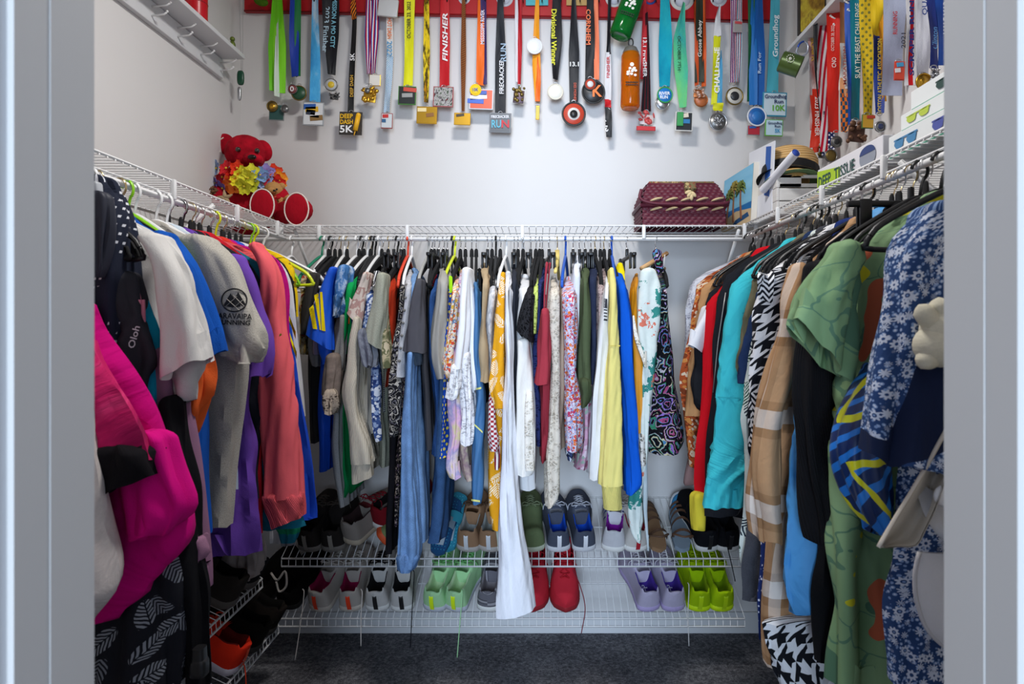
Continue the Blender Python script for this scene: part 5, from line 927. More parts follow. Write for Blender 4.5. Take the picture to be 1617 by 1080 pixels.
MB().poly([cv(.01, .01, .001), cv(.99, .01, .001), cv(.99, .24, .0012), cv(.5, .3, .0012), cv(.01, .2, .0012)], (-1, 0, 0), .0009).done('painted_sand', SANDP, pt, smooth=False)
MB().poly([cv(.4, .05, .002), cv(.95, .12, .002), cv(.9, .2, .002), cv(.5, .14, .002)], (-1, 0, 0), .0006).done('painted_shadow', plain('#24507c', .6), pt, smooth=False)
for a0, a1, t in ((.2, .28, .62), (.45, .42, .72), (.72, .64, .66)):
    MB().tube(bez([cv(a0, .12, .003), cv((a0+a1)/2-.02, .4, .003), cv(a1, t, .003)], 10), np.linspace(.005, .003, 10), 6).done('painted_trunk', plain('#7a4a2c', .7), pt)
    m = MB()
    for k in range(9):
        an = math.radians(-30+k*30); e = (a1+.17*math.cos(an), t+.13*math.sin(an)-.05); mid = (a1+.1*math.cos(an), t+.12*math.sin(an)+.02)
        m.tube(bez([cv(a1, t, .004), cv(*mid, .004), cv(*e, .004)], 6), [.004, .005, .005, .004, .003, .001], 5)
    m.done('painted_fronds', plain('#5d6b2c', .7) if a0 != .45 else plain('#8a7a34', .7), pt)
bd = thing('poster_board', (.79, 2.35, SH), 'white board with a blue band behind the palm painting', 'board')
P0 = lambda a, b, o_=0: np.array([.768-.0+.012*b-o_, 2.42-.26*a, SH+.002+.275*b])
MB().poly([P0(0, 0), P0(1, 0), P0(1, .9), P0(0, 1)], (1, 0, 0), .004).done('sheet', plain('#dfe2ea', .6), bd, smooth=False)
MB().poly([P0(.72, .3, .001), P0(.9, .25, .001), P0(.9, .86, .001), P0(.72, .9, .001)], (-1, 0, 0), .001).done('blue_band', plain('#1c56a8', .6), bd, smooth=False)

# white slatted crate with hat, visor and rolled paper
g = NG('whitewashed_wood'); tc = g.n('TexCoord').outputs['Object']; mp = g.n('Mapping', {'Vector': tc}); mp.inputs['Scale'].default_value = (6, 6, 60)
wn = g.n('TexNoise', {'Vector': mp.outputs[0], 'Scale': 3.0, 'Detail': 4.0}).outputs['Fac']; CRW = g.fin(g.mix(wn, hexc('#c9c7c4'), hexc('#e6e4e1')), .7, wn, .2, .002)
X0, X1, Y0, Y1, hC = .772, 1.0, 2.12, 2.34, .128
cr = thing('crate', ((X0+X1)/2, (Y0+Y1)/2, SH), 'whitewashed slatted wooden crate on the right shelf', 'crate')
for k in range(3):
    z = SH+.022+k*.043
    for c, d in (((X0+.005, (Y0+Y1)/2, z), (.01, Y1-Y0, .042)), ((X1-.005, (Y0+Y1)/2, z), (.01, Y1-Y0, .04)), (((X0+X1)/2, Y1-.005, z), (X1-X0-.02, .01, .04))): MB().box(c, d, bev=.002).done('slat', CRW, cr, smooth=False)
    if k < 2: MB().box(((X0+X1)/2, Y0+.005, z), (X1-X0-.02, .01, .04), bev=.002).done('slat', CRW, cr, smooth=False)
zt = SH+.022+2*.043
for c, d in ((((X0+X1)/2, Y0+.005, zt-.014), (X1-X0-.02, .01, .012)), (((X0+X1)/2, Y0+.005, zt+.015), (X1-X0-.02, .01, .01)), ((X0+.045, Y0+.005, zt), (.07, .01, .04)), ((X1-.045, Y0+.005, zt), (.07, .01, .04))): MB().box(c, d, bev=.001).done('slat', CRW, cr, smooth=False)
MB().box(((X0+X1)/2, (Y0+Y1)/2, SH+.004), (X1-X0-.02, Y1-Y0-.02, .006)).done('bottom', CRW, cr, smooth=False)
g = NG('straw'); s_ = g.sep(g.n('TexCoord').outputs['Object']); wv = g.math('SINE', g.math('MULTIPLY', s_[2], 700.0)); STRAW = g.fin(g.mix(g.n('MapRange', {0: wv, 1: -1, 2: 1}).outputs[0], hexc('#b48a50'), hexc('#d8b47c')), .7, wv, .6, .002)
hat = thing('straw_hat', W(1250, 285, 2.25), 'tan straw hat with black band resting on the crate', 'hat'); R = rotm('X', -12)@rotm('Y', 8); hcn = W(1247, 281, 2.24)
MB().lathe([(0, .098), (.05, .096), (.075, .085), (.088, .06), (.092, .0)], hcn, 32, R).done('crown', STRAW, hat)
MB().lathe([(.0935, .03), (.0945, .004), (.0935, .002)], hcn, 32, R).done('band', fab('#17171a', 'satin'), hat)
MB().lathe([(.09, .003), (.10, -.004), (.108, -.010), (.109, -.012), (.10, -.008), (.09, -.002)], hcn, 36, R).done('brim', fab('#1a1a1c'), hat)
gv = thing('sun_visor', W(1250, 292, 2.15), 'dull green visor under the straw hat in the crate', 'visor')
MB().lathe([(.055, .012), (.09, .003), (.092, 0), (.055, .008)], W(1250, 288, 2.17), 28, rotm('X', -14)).done('brim', fab('#6f8a62'), gv); MB().lathe([(.052, .03), (.056, .0)], W(1250, 290, 2.17), 28, rotm('X', -14)).done('band', fab('#c8a064'), gv)
rp = thing('paper_roll', W(1210, 290, 2.12), 'rolled white paper with blue inside leaning out of the crate', 'paper roll')
a, b = W(1205, 300, 2.2), W(1257, 241, 2.02); MB().tube([a, (a+b)/2, b], .0135, 18, cap=False).done('outer_sheet', plain('#e2e3ea', .6), rp)
m = MB().tube([b-(b-a)*.3, b], .0118, 18, cap=True); m.done('inner_sheet', plain('#1d3f9a', .6), rp)
st = thing('wooden_stick', W(1250, 340, 2.0), 'pale wooden stick lying along the right shelf edge', 'stick'); MB().tube([(.79, 2.09, SH+.008), (.80, 1.78, SH+.008)], .006, 8).done('rod', WOOD, st)

# boxes on the right shelf
LETTER = plain('#2f5a54', .6)
bx = thing('massager_box', (.80, 1.61, SH), 'long white box lettered DEEP TISSUE on the right shelf', 'box')
A, B = 1.46, 1.80; xf = .768
MB().box((xf+.05, (A+B)/2, SH+.034), (.10, B-A, .066), bev=.002).done('carton', plain('#dcdbe0', .6), bx, smooth=False)
fy = lambda y, z, o_=.0012: np.array([xf-o_, y, SH+z])
MB().poly([fy(B-.002, .004), fy(1.665, .004), fy(1.665, .045), fy(B-.002, .062)], (-1, 0, 0), .0006).done('lime_label', plain('#a8c828', .6), bx, smooth=False)
m = MB(); put_text(m, 'DEEP', fy(1.752, .03, .0025), (0, -1, 0), (0, 0, 1), .03, .075, .03); put_text(m, 'TISSUE', fy(1.64, .032, .0025), (0, -1, 0), (0, 0, 1), .03, .11, .02); m.done('lettering', plain('#1f4a44', .6), bx, smooth=False)
m = MB().poly([fy(1.525+.038*math.cos(q), .034+.026*math.sin(q)) for q in np.linspace(0, 6.283, 25)[:-1]], (-1, 0, 0), .0006); m.done('printed_massager', plain('#8d93a0', .5), bx, smooth=False)
m = MB().poly([fy(1.525+.036*math.cos(q), .042+.018*math.sin(q), .002) for q in np.linspace(0, math.pi, 14)], (-1, 0, 0), .0005); m.done('printed_cap', plain('#2c3f74', .5), bx, smooth=False)
def glasses_box(label, y0, y1, z0, h, cols, x=.765, txt=None):
    t = thing('sunglasses_box', (x+.04, (y0+y1)/2, SH+z0), label, 'box', 'sunglasses boxes on the right shelf')
    MB().box((x+.045, (y0+y1)/2, SH+z0+h/2), (.09, y1-y0, h), bev=.0015).done('carton', plain('#e0e4e4', .5), t, smooth=False)
    P = lambda u, v, o_: np.array([x-o_, y1-(y1-y0)*u, SH+z0+h*v])
    for i, c in enumerate(cols):
        m = MB(); u0 = (i+.5)/len(cols); k = h/(y1-y0)
        for s in (-1, 1):
            m.poly([P(u0+s*.085+.07*math.cos(q)*(1.0 if math.sin(q) > 0 else .8), .5+.2*np.sign(math.sin(q))*abs(math.sin(q))**.6, .0012) for q in np.linspace(0, 6.283, 17)[:-1]], (-1, 0, 0), .0006)
        m.poly([P(u0-.16, .66, .0012), P(u0+.16, .66, .0012), P(u0+.16, .73, .0012), P(u0-.16, .73, .0012)], (-1, 0, 0), .0006)
        m.done('printed_glasses', plain(c, .4), t, smooth=False)
    if txt:
        m = MB(); put_text(m, txt, P(.62, .5, .002), (0, -1, 0), (0, 0, 1), h*.75, None, .04); m.done('lettering', plain('#1f9a6a', .5), t, smooth=False)
    MB().poly([P(.02, .04, .001), P(.98, .04, .001), P(.98, .09, .001), P(.02, .09, .001)], (-1, 0, 0), .0004).done('green_rule', plain('#2f8f72', .5), t, smooth=False)
    return t
glasses_box('white sunglasses box with two blue glasses prints, lowest of the boxes', 1.16, 1.43, .001, .05, ['#3f7fae', '#4a55a0'])
glasses_box('white sunglasses box with yellow green glasses print, in the middle', 1.14, 1.40, .053, .036, ['#b8cc4a', '#8fc23a'], .775)
glasses_box('white sunglasses box with black glasses print and green letters, on top', 1.12, 1.38, .091, .042, ['#2f4a46'], .785, 'go')
bb = thing('knit_bundle', (.90, 1.2, SH), 'mustard knit bundle at the near end of the right shelf', 'bundle'); 
MB().ell((RODR+.03, 1.02, NECK+.01), (.05, .04, .022), e=.8).done('fold', fab('#b8922c', 'fuzzy'), bb)

# ---- upper shelf with pegs on the left wall, its twin on the right wall
def peg_shelf(name, label, xw, s, zb0, y1, pegs):
    t = thing(name, (xw, y1, H+zb0), label, 'peg shelf')
    MB().box((xw+s*.009, (YF+.02+y1)/2, H+zb0+.035), (.018, y1-YF-.02, .07), bev=.002).done('back_board', TRIM, t, smooth=False)
    MB().box((xw+s*.05, (YF+.02+y1+.0)/2, H+zb0+.08), (.10, y1-YF-.02, .016), bev=.002).done('shelf_board', TRIM, t, smooth=False)
    for y in pegs:
        for dz, L in ((.022, .05), (.05, .06)):
            z = H+zb0+dz; m = MB().tube([(xw+s*.016, y, z), (xw+s*(.016+L*.8), y, z+.004), (xw+s*(.016+L), y, z+.012)], .0028, 6); m.ell((xw+s*(.016+L), y, z+.013), (.004,)*3, seg=8, ring=6); m.done('peg', WIRE, t)
    return t
peg_shelf('peg_shelf', 'white wooden peg shelf high on the left wall', XL, 1, .925, 2.467, np.arange(.85, 2.45, .145))
peg_shelf('peg_shelf', 'white wooden peg shelf high on the right wall hung with ribbons', XR, -1, .95, 2.467, np.arange(.85, 2.45, .1))
vs_ = thing('vase', (XL+.05, 2.26, H+1.014), 'tall red cylindrical vase on the left peg shelf', 'vase'); MB().lathe([(0, 0), (.034, 0), (.036, .01), (.036, .25), (.03, .262), (.028, .262)], (XL+.055, 2.2, H+1.014), 28).done('cylinder', plain('#c01020', .3), vs_); MB().lathe([(.0365, .06), (.0375, .062), (.0365, .064)], (XL+.055, 2.2, H+1.014), 28).done('ring', plain('#8f0c18', .3), vs_)
tr_ = thing('trophy', (XL+.05, 2.0, H+1.014), 'small gold trophy beside the red vase', 'trophy'); MB().lathe([(0, 0), (.024, 0), (.024, .02), (.008, .026), (.008, .05), (.026, .07), (.03, .11), (.028, .11), (0, .075)], (XL+.06, 2.02, H+1.014), 20).done('cup', GOLDM, tr_)
fg = thing('figurine', (XL+.06, 2.42, H+1.014), 'tiny green and gold figurine at the end of the left peg shelf', 'figurine'); m = MB().ell((XL+.07, 2.43, H+1.034), (.011, .011, .018)).ell((XL+.07, 2.43, H+1.058), (.009,)*3); m.done('body', plain('#6a7a34', .4, .4), fg)
pk = thing('pendant', W(381, 160, 2.5), 'green and silver pendant on cords hung in the corner', 'pendant')
for a in (378, 384): MB().tube([W(a, -8, 2.52), W(381 if a < 380 else 383, 112, 2.52)], .0012, 5).done('cord', plain('#b0b0b0', .5), pk)
MB().ell(W(380, 123, 2.515), (.013, .008, .028), e=.6).done('green_charm', plain('#1d4a36', .25), pk); MB().ell(W(378, 148, 2.515), (.007, .006, .026), e=.6).done('silver_charm', SILV, pk)
fr_ = thing('photo_frame', (.985, 2.30, H+1.04), 'dark framed picture standing on the right peg shelf', 'picture')
MB().box((.985, 2.36, H+1.14), (.10, .012, .2), bev=.002).done('frame', plain('#2a2622', .4), fr_, smooth=False); MB().box((.985, 2.352, H+1.14), (.085, .003, .18)).done('picture', pat('marble', ['#3a2c24', '#8a6a2c', '#b8a53a', '#5a3a30'], 18), fr_, smooth=False)
mg = thing('mug', W(1250, 125, 2.36), 'olive green metal camping mug clipped below the right peg shelf', 'mug'); R = rotm('Y', 115)@rotm('X', 14); c = W(1247, 101, 2.33)
MB().lathe([(0, -.034), (.032, -.034), (.036, -.03), (.037, .036), (.039, .038), (.035, .036), (.034, -.028)], c, 28, R).done('cup', plain('#41591f', .3, .3, spec=.6), mg)
m = MB(); c2 = c+np.array([-.012, -.038, .004])
for k in range(12): q = k*math.pi/6; m.ell(c2+np.array([.013*math.cos(q), 0, .013*math.sin(q)]), (.0022, .0016, .0022), seg=6, ring=4)
m.ell(c2, (.006, .0016, .006), seg=10, ring=6); m.done('emblem', plain('#d8dccf', .6), mg)
kc = thing('carabiner', W(1268, 75, 2.3), 'silver and blue carabiner holding the green mug', 'carabiner')
lp = bez([W(1257, 82, 2.32), W(1262, 70, 2.32), W(1270, 66, 2.32), W(1276, 72, 2.32), W(1274, 84, 2.32), W(1264, 90, 2.32)], 20); MB().tube(lp, .0032, 8, closed=True).done('loop', plain('#c9d2e6', .3, .7), kc); MB().tube(lp[2:8]+np.array([0, -.003, 0]), .0034, 8).done('gate', plain('#2c56b8', .3, .4), kc)

# ---------------------------------------------------------------- race medals on ribbons
DM = 2.598
rb = thing('medal_board', W(800, 20, 2.63), 'red board across the top of the back wall holding the medals', 'medal rack')
c = [W(386, 18, 2.632), W(1217, 34, 2.632)]; up = np.array([0, 0, .16])
MB().poly([c[0], c[1], c[1]+up, c[0]+up], (0, 1, 0), .016).done('board', plain('#b3141c', .45), rb, smooth=False)
MB().tube([c[0]+np.array([0, -.002, .002]), c[1]+np.array([0, -.002, .002])], .004, 6).done('lower_lip', plain('#8f0f16', .45), rb)
for px, rx, col in ((733, .024, '#e3e3ea'), (797, .034, '#d8d8dc'), (970, .036, '#dcdad6'), (1027, .026, '#3a4f9a'), (1077, .05, '#e2dfd6'), (1135, .034, '#e3e3e6'), (1192, .026, '#d6d434')):
    MB().lathe([(0, 0), (rx, 0), (rx, -.003), (0, -.003)], W(px, -3, 2.63), 28, rotm('X', 90)).done('sticker', plain(col, .5), rb)
    MB().lathe([(0, .001), (rx*.7, .001), (rx*.7, -.001)], W(px, -3, 2.627), 24, rotm('X', 90)).done('sticker_centre', plain({'#3a4f9a': '#c8303a', '#d6d434': '#2f6fc0'}.get(col, '#c9c9d2'), .5), rb)
for px, col in ((848, '#4fb0b8'), (912, '#c09a5c')): MB().box(W(px, 0, 2.626), (.09, .006, .045), bev=.002).done('plaque', plain(col, .5), rb, smooth=False)
for px in list(range(436, 1200, 30)): MB().tube([W(px, 2, 2.632), W(px, 2, 2.60), W(px, -4, 2.59)], .0025, 6).done('hook', DKM, rb)

def ribbon(m, pts, ws, D, twist=.12, mi=0, th=.0022, seed=0, n=26, m_=5):
    """flat hanging band through photo points pts (px, py), ws widths in px"""
    p = bez([(*q, 0) for q in pts], n)[:, :2]; w = np.interp(np.linspace(0, 1, n), np.linspace(0, 1, len(ws)), ws); t = np.linspace(0, 1, n)
    s = np.linspace(-1, 1, m_); rg = np.random.default_rng(seed); a, b = rg.uniform(0, 6.28, 2); k = D/F
    X = p[:, :1]+w[:, None]/2*s[None]; Y = D+.004*np.sin(t*5+a)[:, None]+(.006*np.sin(t*4+b)+twist*0)[:, None]*s[None]+.0028*np.cos(s*2.6+a)[None]*np.sin(t*7+b)[:, None]
    P = np.stack([(X-CX)*k, Y, H+(CY-np.repeat(p[:, 1:2], m_, 1))*k], 2)
    L = np.cumsum(np.concatenate([[0], np.linalg.norm(np.diff(p, axis=0), axis=1)]))*k
    uv = np.stack([np.repeat(s[None]*.02, n, 0), np.repeat(-L[:, None], m_, 1)], 2)
    m.grid(P, uv=uv, mi=mi); m.grid(P[:, ::-1]+np.array([0, th, 0]), uv=uv[:, ::-1], mi=mi)
    return P
def strap_text(m, s, px, py, Lpx, hpx, D, down=True, mi=0, bold=.02, lean=0, off=.008, shear=0):
    """lettering running along a vertical ribbon"""
    a = math.radians(lean); d = np.array([math.sin(a), 0, -math.cos(a)]); 
    if not down: d = -d
    r = np.cross(d, [0, 1., 0]); r = -r if down else -r
    k = D/F; upv = np.array([1., 0, 0]) if down else np.array([-1., 0, 0])
    upv = upv*math.cos(a)
    put_text(m, s, W(px, py, D)-np.array([0, off, 0]), d, upv, hpx*k, Lpx*k, bold, shear, mi)
def medal(label, strands, D=DM, medals=(), texts=(), grp='race medals hanging from the red board', twist=0, name='race_medal', cat='medal', extra=None):
    """strands: (points, widths, material); medals: (kind, px, py, w, h, colours, text)"""
    p0 = strands[0][0][-1]
    t = thing(name, W(p0[0], (medals[0][2]+medals[0][4]/2) if medals else p0[1], D), label, cat, grp)
    for i, (pts, ws, mt) in enumerate(strands):
        m = MB(); ribbon(m, pts, ws, D-i*.003, seed=int(p0[0])+i); m.done('ribbon', mt, t)
    for tx in texts:
        m = MB(); strap_text(m, *tx[:5], D, *tx[6:]); m.done('lettering', plain(tx[5], .7), t, smooth=False)
    k = D/F
    for j, (kind, px, py, w, h, cols, txt) in enumerate(medals):
        dd = D-.014-.007*j; c = W(px, py, dd); w_, h_ = w*k, h*k
        mt = [x if not isinstance(x, str) else plain(x, .4, spec=.5) for x in cols]
        if kind == 'disc':
            R = rotm('X', 90)@rotm('Y', 4)
            o = MB().lathe([(0, -.003), (w_/2, -.003), (w_/2+.0006, 0), (w_/2, .0035), (w_/2*.9, .0035), (w_/2*.88, .0015), (0, .0015)], c, 30, R).done('medal', mt[0], t)
            MB().lathe([(0, .0026), (w_/2*.84, .0026), (w_/2*.86, .0012)], c, 28, R).done('medal_face', mt[1 % len(mt)], o)
            if len(mt) > 2: MB().lathe([(0, .0036), (w_/2*.5, .0036), (w_/2*.52, .002)], c, 24, R).done('medal_centre', mt[2], o)
        elif kind == 'card':
            o = MB().box(c, (w_, .005, h_), rotm('Y', 2), bev=.0012).done('medal', mt[0], t, smooth=False)
            MB().box(c-np.array([0, .0025, 0]), (w_*.9, .002, h_*.9), rotm('Y', 2)).done('medal_face', mt[1 % len(mt)], o, smooth=False)
            for q, cc in enumerate(mt[2:]):
                rr = random.Random(px*7+q); MB().box(c+np.array([(rr.random()-.5)*w_*.5, -.0042, (.3-.6*q/max(1, len(mt)-2))*h_]), (w_*rr.uniform(.35, .8), .002, h_*.22), rotm('Y', rr.uniform(-8, 8)), bev=.0006).done('medal_detail', cc, o, smooth=False)
        elif kind == 'fig':      # cast metal relief
            o = MB().box(c+np.array([0, 0, -h_*.1]), (w_*.75, .005, h_*.7), rotm('Y', 6), bev=.002).done('medal', mt[0], t); m = MB(); rr = random.Random(px)
            for q in range(16): m.ell(c+np.array([(rr.random()-.5)*w_*.85, -.004, (rr.random()-.5)*h_*.9]), (w_*rr.uniform(.07, .17), .006, h_*rr.uniform(.06, .15)), rotm('Y', rr.uniform(0, 180)), 8, 6)
            m.done('medal_relief', mt[-1], o)
        for q, (s_, dx, dy, hh, ww, cc) in enumerate(txt or ()):
            m = MB(); put_text(m, s_, c+np.array([dx*k, -.0068, -dy*k]), (1, 0, 0), (0, 0, 1), hh*k, ww*k if ww else None, .03); m.done('lettering', plain(cc, .6), o, smooth=False)
        lp = c+np.array([0, .004, h_/2+.002]); MB().tube([lp+np.array([.008*math.cos(q), 0, .006*math.sin(q)]) for q in np.linspace(0, 6.283, 13)[:-1]], .0013, 5, closed=True).done('ring', SILV, t)
    if extra: extra(t)
    return t
def R1(x0, x1, yb, w0, w1, mt, w2=None): return ([(x0, -12), ((x0+x1)/2+.5, yb*.5), (x1, yb)], [w0, w1, w2 if w2 is not None else w1], mt)
rc = lambda c: fab(c, 'satin')
st3 = lambda *c, s=75: pat('stripe', list(c), s)
BRONZE = plain('#7d6a3a', .4, .8); GOLD = plain('#c79a36', .3, .9); PEWT = plain('#7d7d7c', .35, .8); COPP = plain('#a8663c', .35, .8)
medal('bunch of lime green ribbons with bronze medals, leftmost on the board', [R1(436, 432, 143, 10, 24, rc('#72d61e'), 12), R1(441, 441, 146, 8, 22, rc('#84e02a'), 16), R1(437, 437, 152, 5, 6, rc('#d6e6d8'))], medals=[('card', 437, 178, 24, 25, ['#8a8f90', '#27504c', '#1c2022'], None), ('disc', 430, 168, 17, 17, [BRONZE, BRONZE, GOLD], None), ('disc', 450, 172, 12, 14, [PEWT, PEWT], None)])
medal('royal blue and green ribbon pair with a green round medal', [R1(470, 470, 120, 8, 9, rc('#17743c')), R1(464, 465, 120, 12, 14, rc('#1c3ea8'), 12)], medals=[('disc', 472, 147, 24, 24, [BRONZE, '#124a2c'], None), ('disc', 462, 141, 15, 18, [PEWT, '#7d3a3a'], [('0', 0, 0, 8, 6, '#e8e8e8')])])
medal('sky blue ribbon with white clouds and a collage square medal', [R1(498, 497, 160, 10, 15, pat('marble', ['#2f8fd6', '#56b4ea', '#dbeaf4'], 9))], medals=[('card', 495, 180, 33, 37, ['#9aa0a4', '#d9dde0', '#2c5fae', '#e3b52c', '#2a3348', '#e8e8e8', '#8a6a3a'], None)])
medal('black 2023 Finisher ribbon ending in a round blue yellow medal', [R1(525, 524, 118, 20, 21, rc('#15171c'), 10), R1(516, 521, 116, 14, 16, rc('#1a1c22'), 8)], texts=[('2023 Finisher', 516, 48, 72, 8, '#b8d4e4', True, 0, .02, -3), ('MISSION A MO CITY', 528, 38, 78, 7, '#7fc0d6', True, 0, .03, -3)], medals=[('disc', 523, 134, 20, 20, [PEWT, '#b9bdc0', '#d8b92c'], None), ('fig', 528, 152, 17, 12, [DKM, PEWT], None)])
medal('narrow black ribbon with DEEP DASH 5K corn dog medal', [([(557, -12), (559, 30), (556, 110), (554, 177)], [5, 8, 10, 9], rc('#1b1b1d')), ([(558, -12), (558, 12), (559, 30)], [4, 7, 8], pat('stripe', ['#e07a1c', '#1b1b1d'], 80, 40))], texts=[('5K', 557, 91, 12, 7, '#f0f0f0', False), ('DEEP DASH', 556, 137, 34, 5, '#d8a83c', False)], medals=[('card', 554, 195, 36, 36, ['#2b2724', '#3a332c'], [('DEEP', -6, -11, 7, 20, '#f0bc1c'), ('DASH', -6, -2, 7, 20, '#f0bc1c'), ('5K', -6, 9, 11, 21, '#f2f2f2')])], extra=lambda t: MB().tube([W(566, 182, 2.57), W(561, 206, 2.57)], .0095, 10).ell(W(566, 182, 2.57), (.0095,)*3).tube([W(561, 206, 2.57), W(559, 214, 2.57)], .002, 6).done('corn_dog', plain('#f0b41e', .4), t))
medal('red white and blue striped ribbons with a gold cluster of medals', [R1(584, 581, 116, 8, 13, st3('#b81c2c', '#e8e8ee', '#24388e', s=60), 6), R1(593, 589, 116, 8, 13, st3('#24388e', '#e8e8ee', '#b81c2c', s=60), 8)], medals=[('card', 592, 127, 18, 18, [GOLD, '#ded8cf'], None), ('fig', 584, 149, 26, 28, [GOLD, GOLD], None), ('disc', 580, 143, 8, 16, [PEWT, PEWT], None)])
medal('white and blue gingham ribbon with 2022 below a white card', [R1(614, 616, 90, 9, 9, fab('#e3e0dc')), ([(616, 88), (613, 135), (611, 178)], [9, 10, 10], pat('check', ['#e6edf0', '#2f7fb0'], 230))], texts=[('HOT DASH', 616, 46, 32, 7, '#e8742a'), ('2022', 616, 78, 24, 8, '#3f8fc0')], medals=[('card', 611, 191, 18, 24, ['#9a3a34', '#c8cfd2', '#c02c2c', '#2f5f88'], None)],
      extra=lambda t: MB().box(W(613, 13, 2.575), (.078, .014, .068), rotm('Y', 6), bev=.006).done('card_holder', plain('#c9c9c8', .3), t))
medal('wide bright yellow ribbon lettered OCTOBER 23, 2022', [R1(647, 644, 135, 16, 15, rc('#e6e31c'))], texts=[('OCTOBER 23, 2022', 646, 33, 58, 6, '#2a2a20', False)], medals=[('card', 643, 151, 28, 29, ['#3f7a2c', '#1b1f20', '#c84a3a', '#9a9a98'], None)])
medal('yellow and black tiger ribbon with a gold jukebox medal', [R1(673, 673, 162, 8, 11, pat('marble', ['#e8b51c', '#f0d02a', '#1a1814', '#e0a018'], 26), 6)], medals=[('card', 674, 182, 32, 27, [GOLD, GOLD, '#e8d39a', '#8a5a24'], None)])
medal('red ribbon with white lettering above a dark cluttered medal', [R1(702, 702, 136, 12, 16, rc('#c01c24'))], texts=[('FINISHER', 703, 60, 76, 8, '#eae4e2', False, 0, .03, 0, .008, .2)], medals=[('card', 700, 153, 32, 32, ['#9a4a4c', pat('marble', ['#16181a', '#5d6a58', '#b9b4b2', '#2a2c30', '#8a3a3c'], 90)], None)])
medal('slim copper brown ribbon with a gold wedge medal', [R1(732, 731, 176, 5, 8, pat('stripe', ['#6a3a1e', '#8a5630'], 120, 70), 5)], medals=[('card', 730, 188, 26, 19, [GOLD, GOLD, '#3a2a14'], None)])
medal('orange and purple ribbon with a sunset medal and yellow sun', [R1(763, 765, 133, 9, 8, rc('#3a2a5c')), R1(759, 758, 134, 9, 12, rc('#ea6a1c'))], texts=[('MISSISSIPPI RIVER', 762, 44, 54, 6, '#e6e2f0', False)], medals=[('card', 760, 157, 38, 32, ['#c9ccd2', '#d8552c', '#1f4fae', '#e9e4e2', '#2a5cc0'], None), ('disc', 751, 142, 18, 18, ['#f0c81c', '#f4d02a'], [('10K', 0, 0, 5, 9, '#2a4aa0')])])
medal('black ribbon and square medal both lettered FIRECRACKER RUN', [R1(790, 790, 178, 8, 17, rc('#1c1f26'))], texts=[('FIRECRACKER', 792, 122, 54, 7, '#e6e6ea', False), ('RUN', 795, 84, 28, 9, '#9fb4c8', False)], medals=[('card', 790, 194, 34, 31, ['#6d7076', '#50555c'], [('FIRECRACKER', 0, -9, 4.5, 28, '#e8e8ee'), ('RU', -6, 2, 12, 15, '#5fb0c8'), ('N', 8, 2, 12, 12, '#c83a44')])])
medal('red and white ribbon loop with a small gold dragon medal', [R1(815, 817, 130, 4, 7, rc('#dcdadc'), 4), R1(821, 820, 134, 4, 7, rc('#b01c26'), 5)], medals=[('fig', 819, 150, 22, 28, [plain('#4a3a44', .4, .5), BRONZE], None)])
medal('orange ribbon with a white button badge pinned midway', [([(849, -12), (847, 50), (847, 100), (849, 160)], [5, 9, 13, 8], rc('#e8961c')), ([(851, 90), (850, 130), (849, 160)], [5, 8, 7], rc('#ea6a24'))], medals=[('disc', 844, 73, 25, 25, ['#dcdcdc', '#ececee'], None), ('card', 849, 178, 6, 22, [GOLD, '#c8b42c'], None)])
medal('black ribbon lettered Divisional Winner with cream round medal', [R1(879, 877, 125, 12, 19, rc('#16171c'), 8)], texts=[('Divisional Winner', 875, 60, 88, 8, '#e2de3c', True, 0, .03, 0)], medals=[('disc', 877, 145, 25, 25, [plain('#d6d0c0', .4, .2), '#ebe8de'], None)])
medal('charcoal ribbon lettered 13.1 with a large ringed disc medal', [R1(906, 906, 162, 5, 17, rc('#26272b'), 13)], texts=[('DES MOINES', 908, 146, 28, 4, '#c85a44', True)], medals=[('disc', 906, 180, 38, 38, ['#232325', '#c0432e', '#d8d4ce'], None), ('disc', 906, 180, 12, 12, ['#2a2a2c', '#1c1c1e'], None)], extra=lambda t: (lambda m: (put_text(m, '13.1', W(907, 101, 2.588), (1, 0, 0), (0, 0, 1), .017, .035, .03), m.done('lettering', plain('#e6e6e6', .7), t, smooth=False)))(MB()))
medal('black and orange ribbon with a black disc bearing an orange K', [R1(932, 931, 130, 10, 14, rc('#1e1e22')), R1(941, 942, 126, 6, 8, rc('#f0805a'))], texts=[('CORNHEM', 929, 44, 56, 7, '#e8764c', True, 0, .04)], medals=[('disc', 937, 145, 37, 37, ['#1a1a1c', '#232325'], [('K', 6, -1, 18, 15, '#ee7a3c')]), ('disc', 932, 133, 19, 19, ['#3a3a3c', '#b0402c', '#d8d8d8'], None)])
medal('narrow white ribbon lettered FINISHER and GEMS in black and red', [([(963, -12), (961, 70), (961, 85)], [5, 6, 8], rc('#1c1d22')), ([(961, 82), (960, 120), (960, 158)], [8, 10, 10], fab('#dcdadb')), ([(960, 156), (960, 163), (960, 170)], [10, 10, 10], rc('#c01c24')), ([(960, 169), (961, 190), (962, 216)], [10, 10, 9], rc('#2c2c2e'))], texts=[('FINISHER', 960, 107, 34, 5, '#c02a34', False), ('GEMS', 960, 190, 38, 8, '#ececec')])
medal('red and black ribbon lettered 13.1 FINISHER with a red hand medal', [([(1019, -12), (1017, 70), (1016, 125)], [4, 8, 10], rc('#b8202a')), ([(1021, 20), (1022, 90), (1020, 176)], [3, 9, 16], st3('#1e1d20', '#57181e', '#1e1d20'))], texts=[('13.1 FINISHER', 1018, 92, 62, 6, '#ebe6e4')], medals=[('fig', 1021, 187, 28, 22, [plain('#c9b9b6', .3), plain('#c04a48', .35)], None), ('card', 1020, 203, 30, 7, ['#a51c24', '#c0242c'], None)])
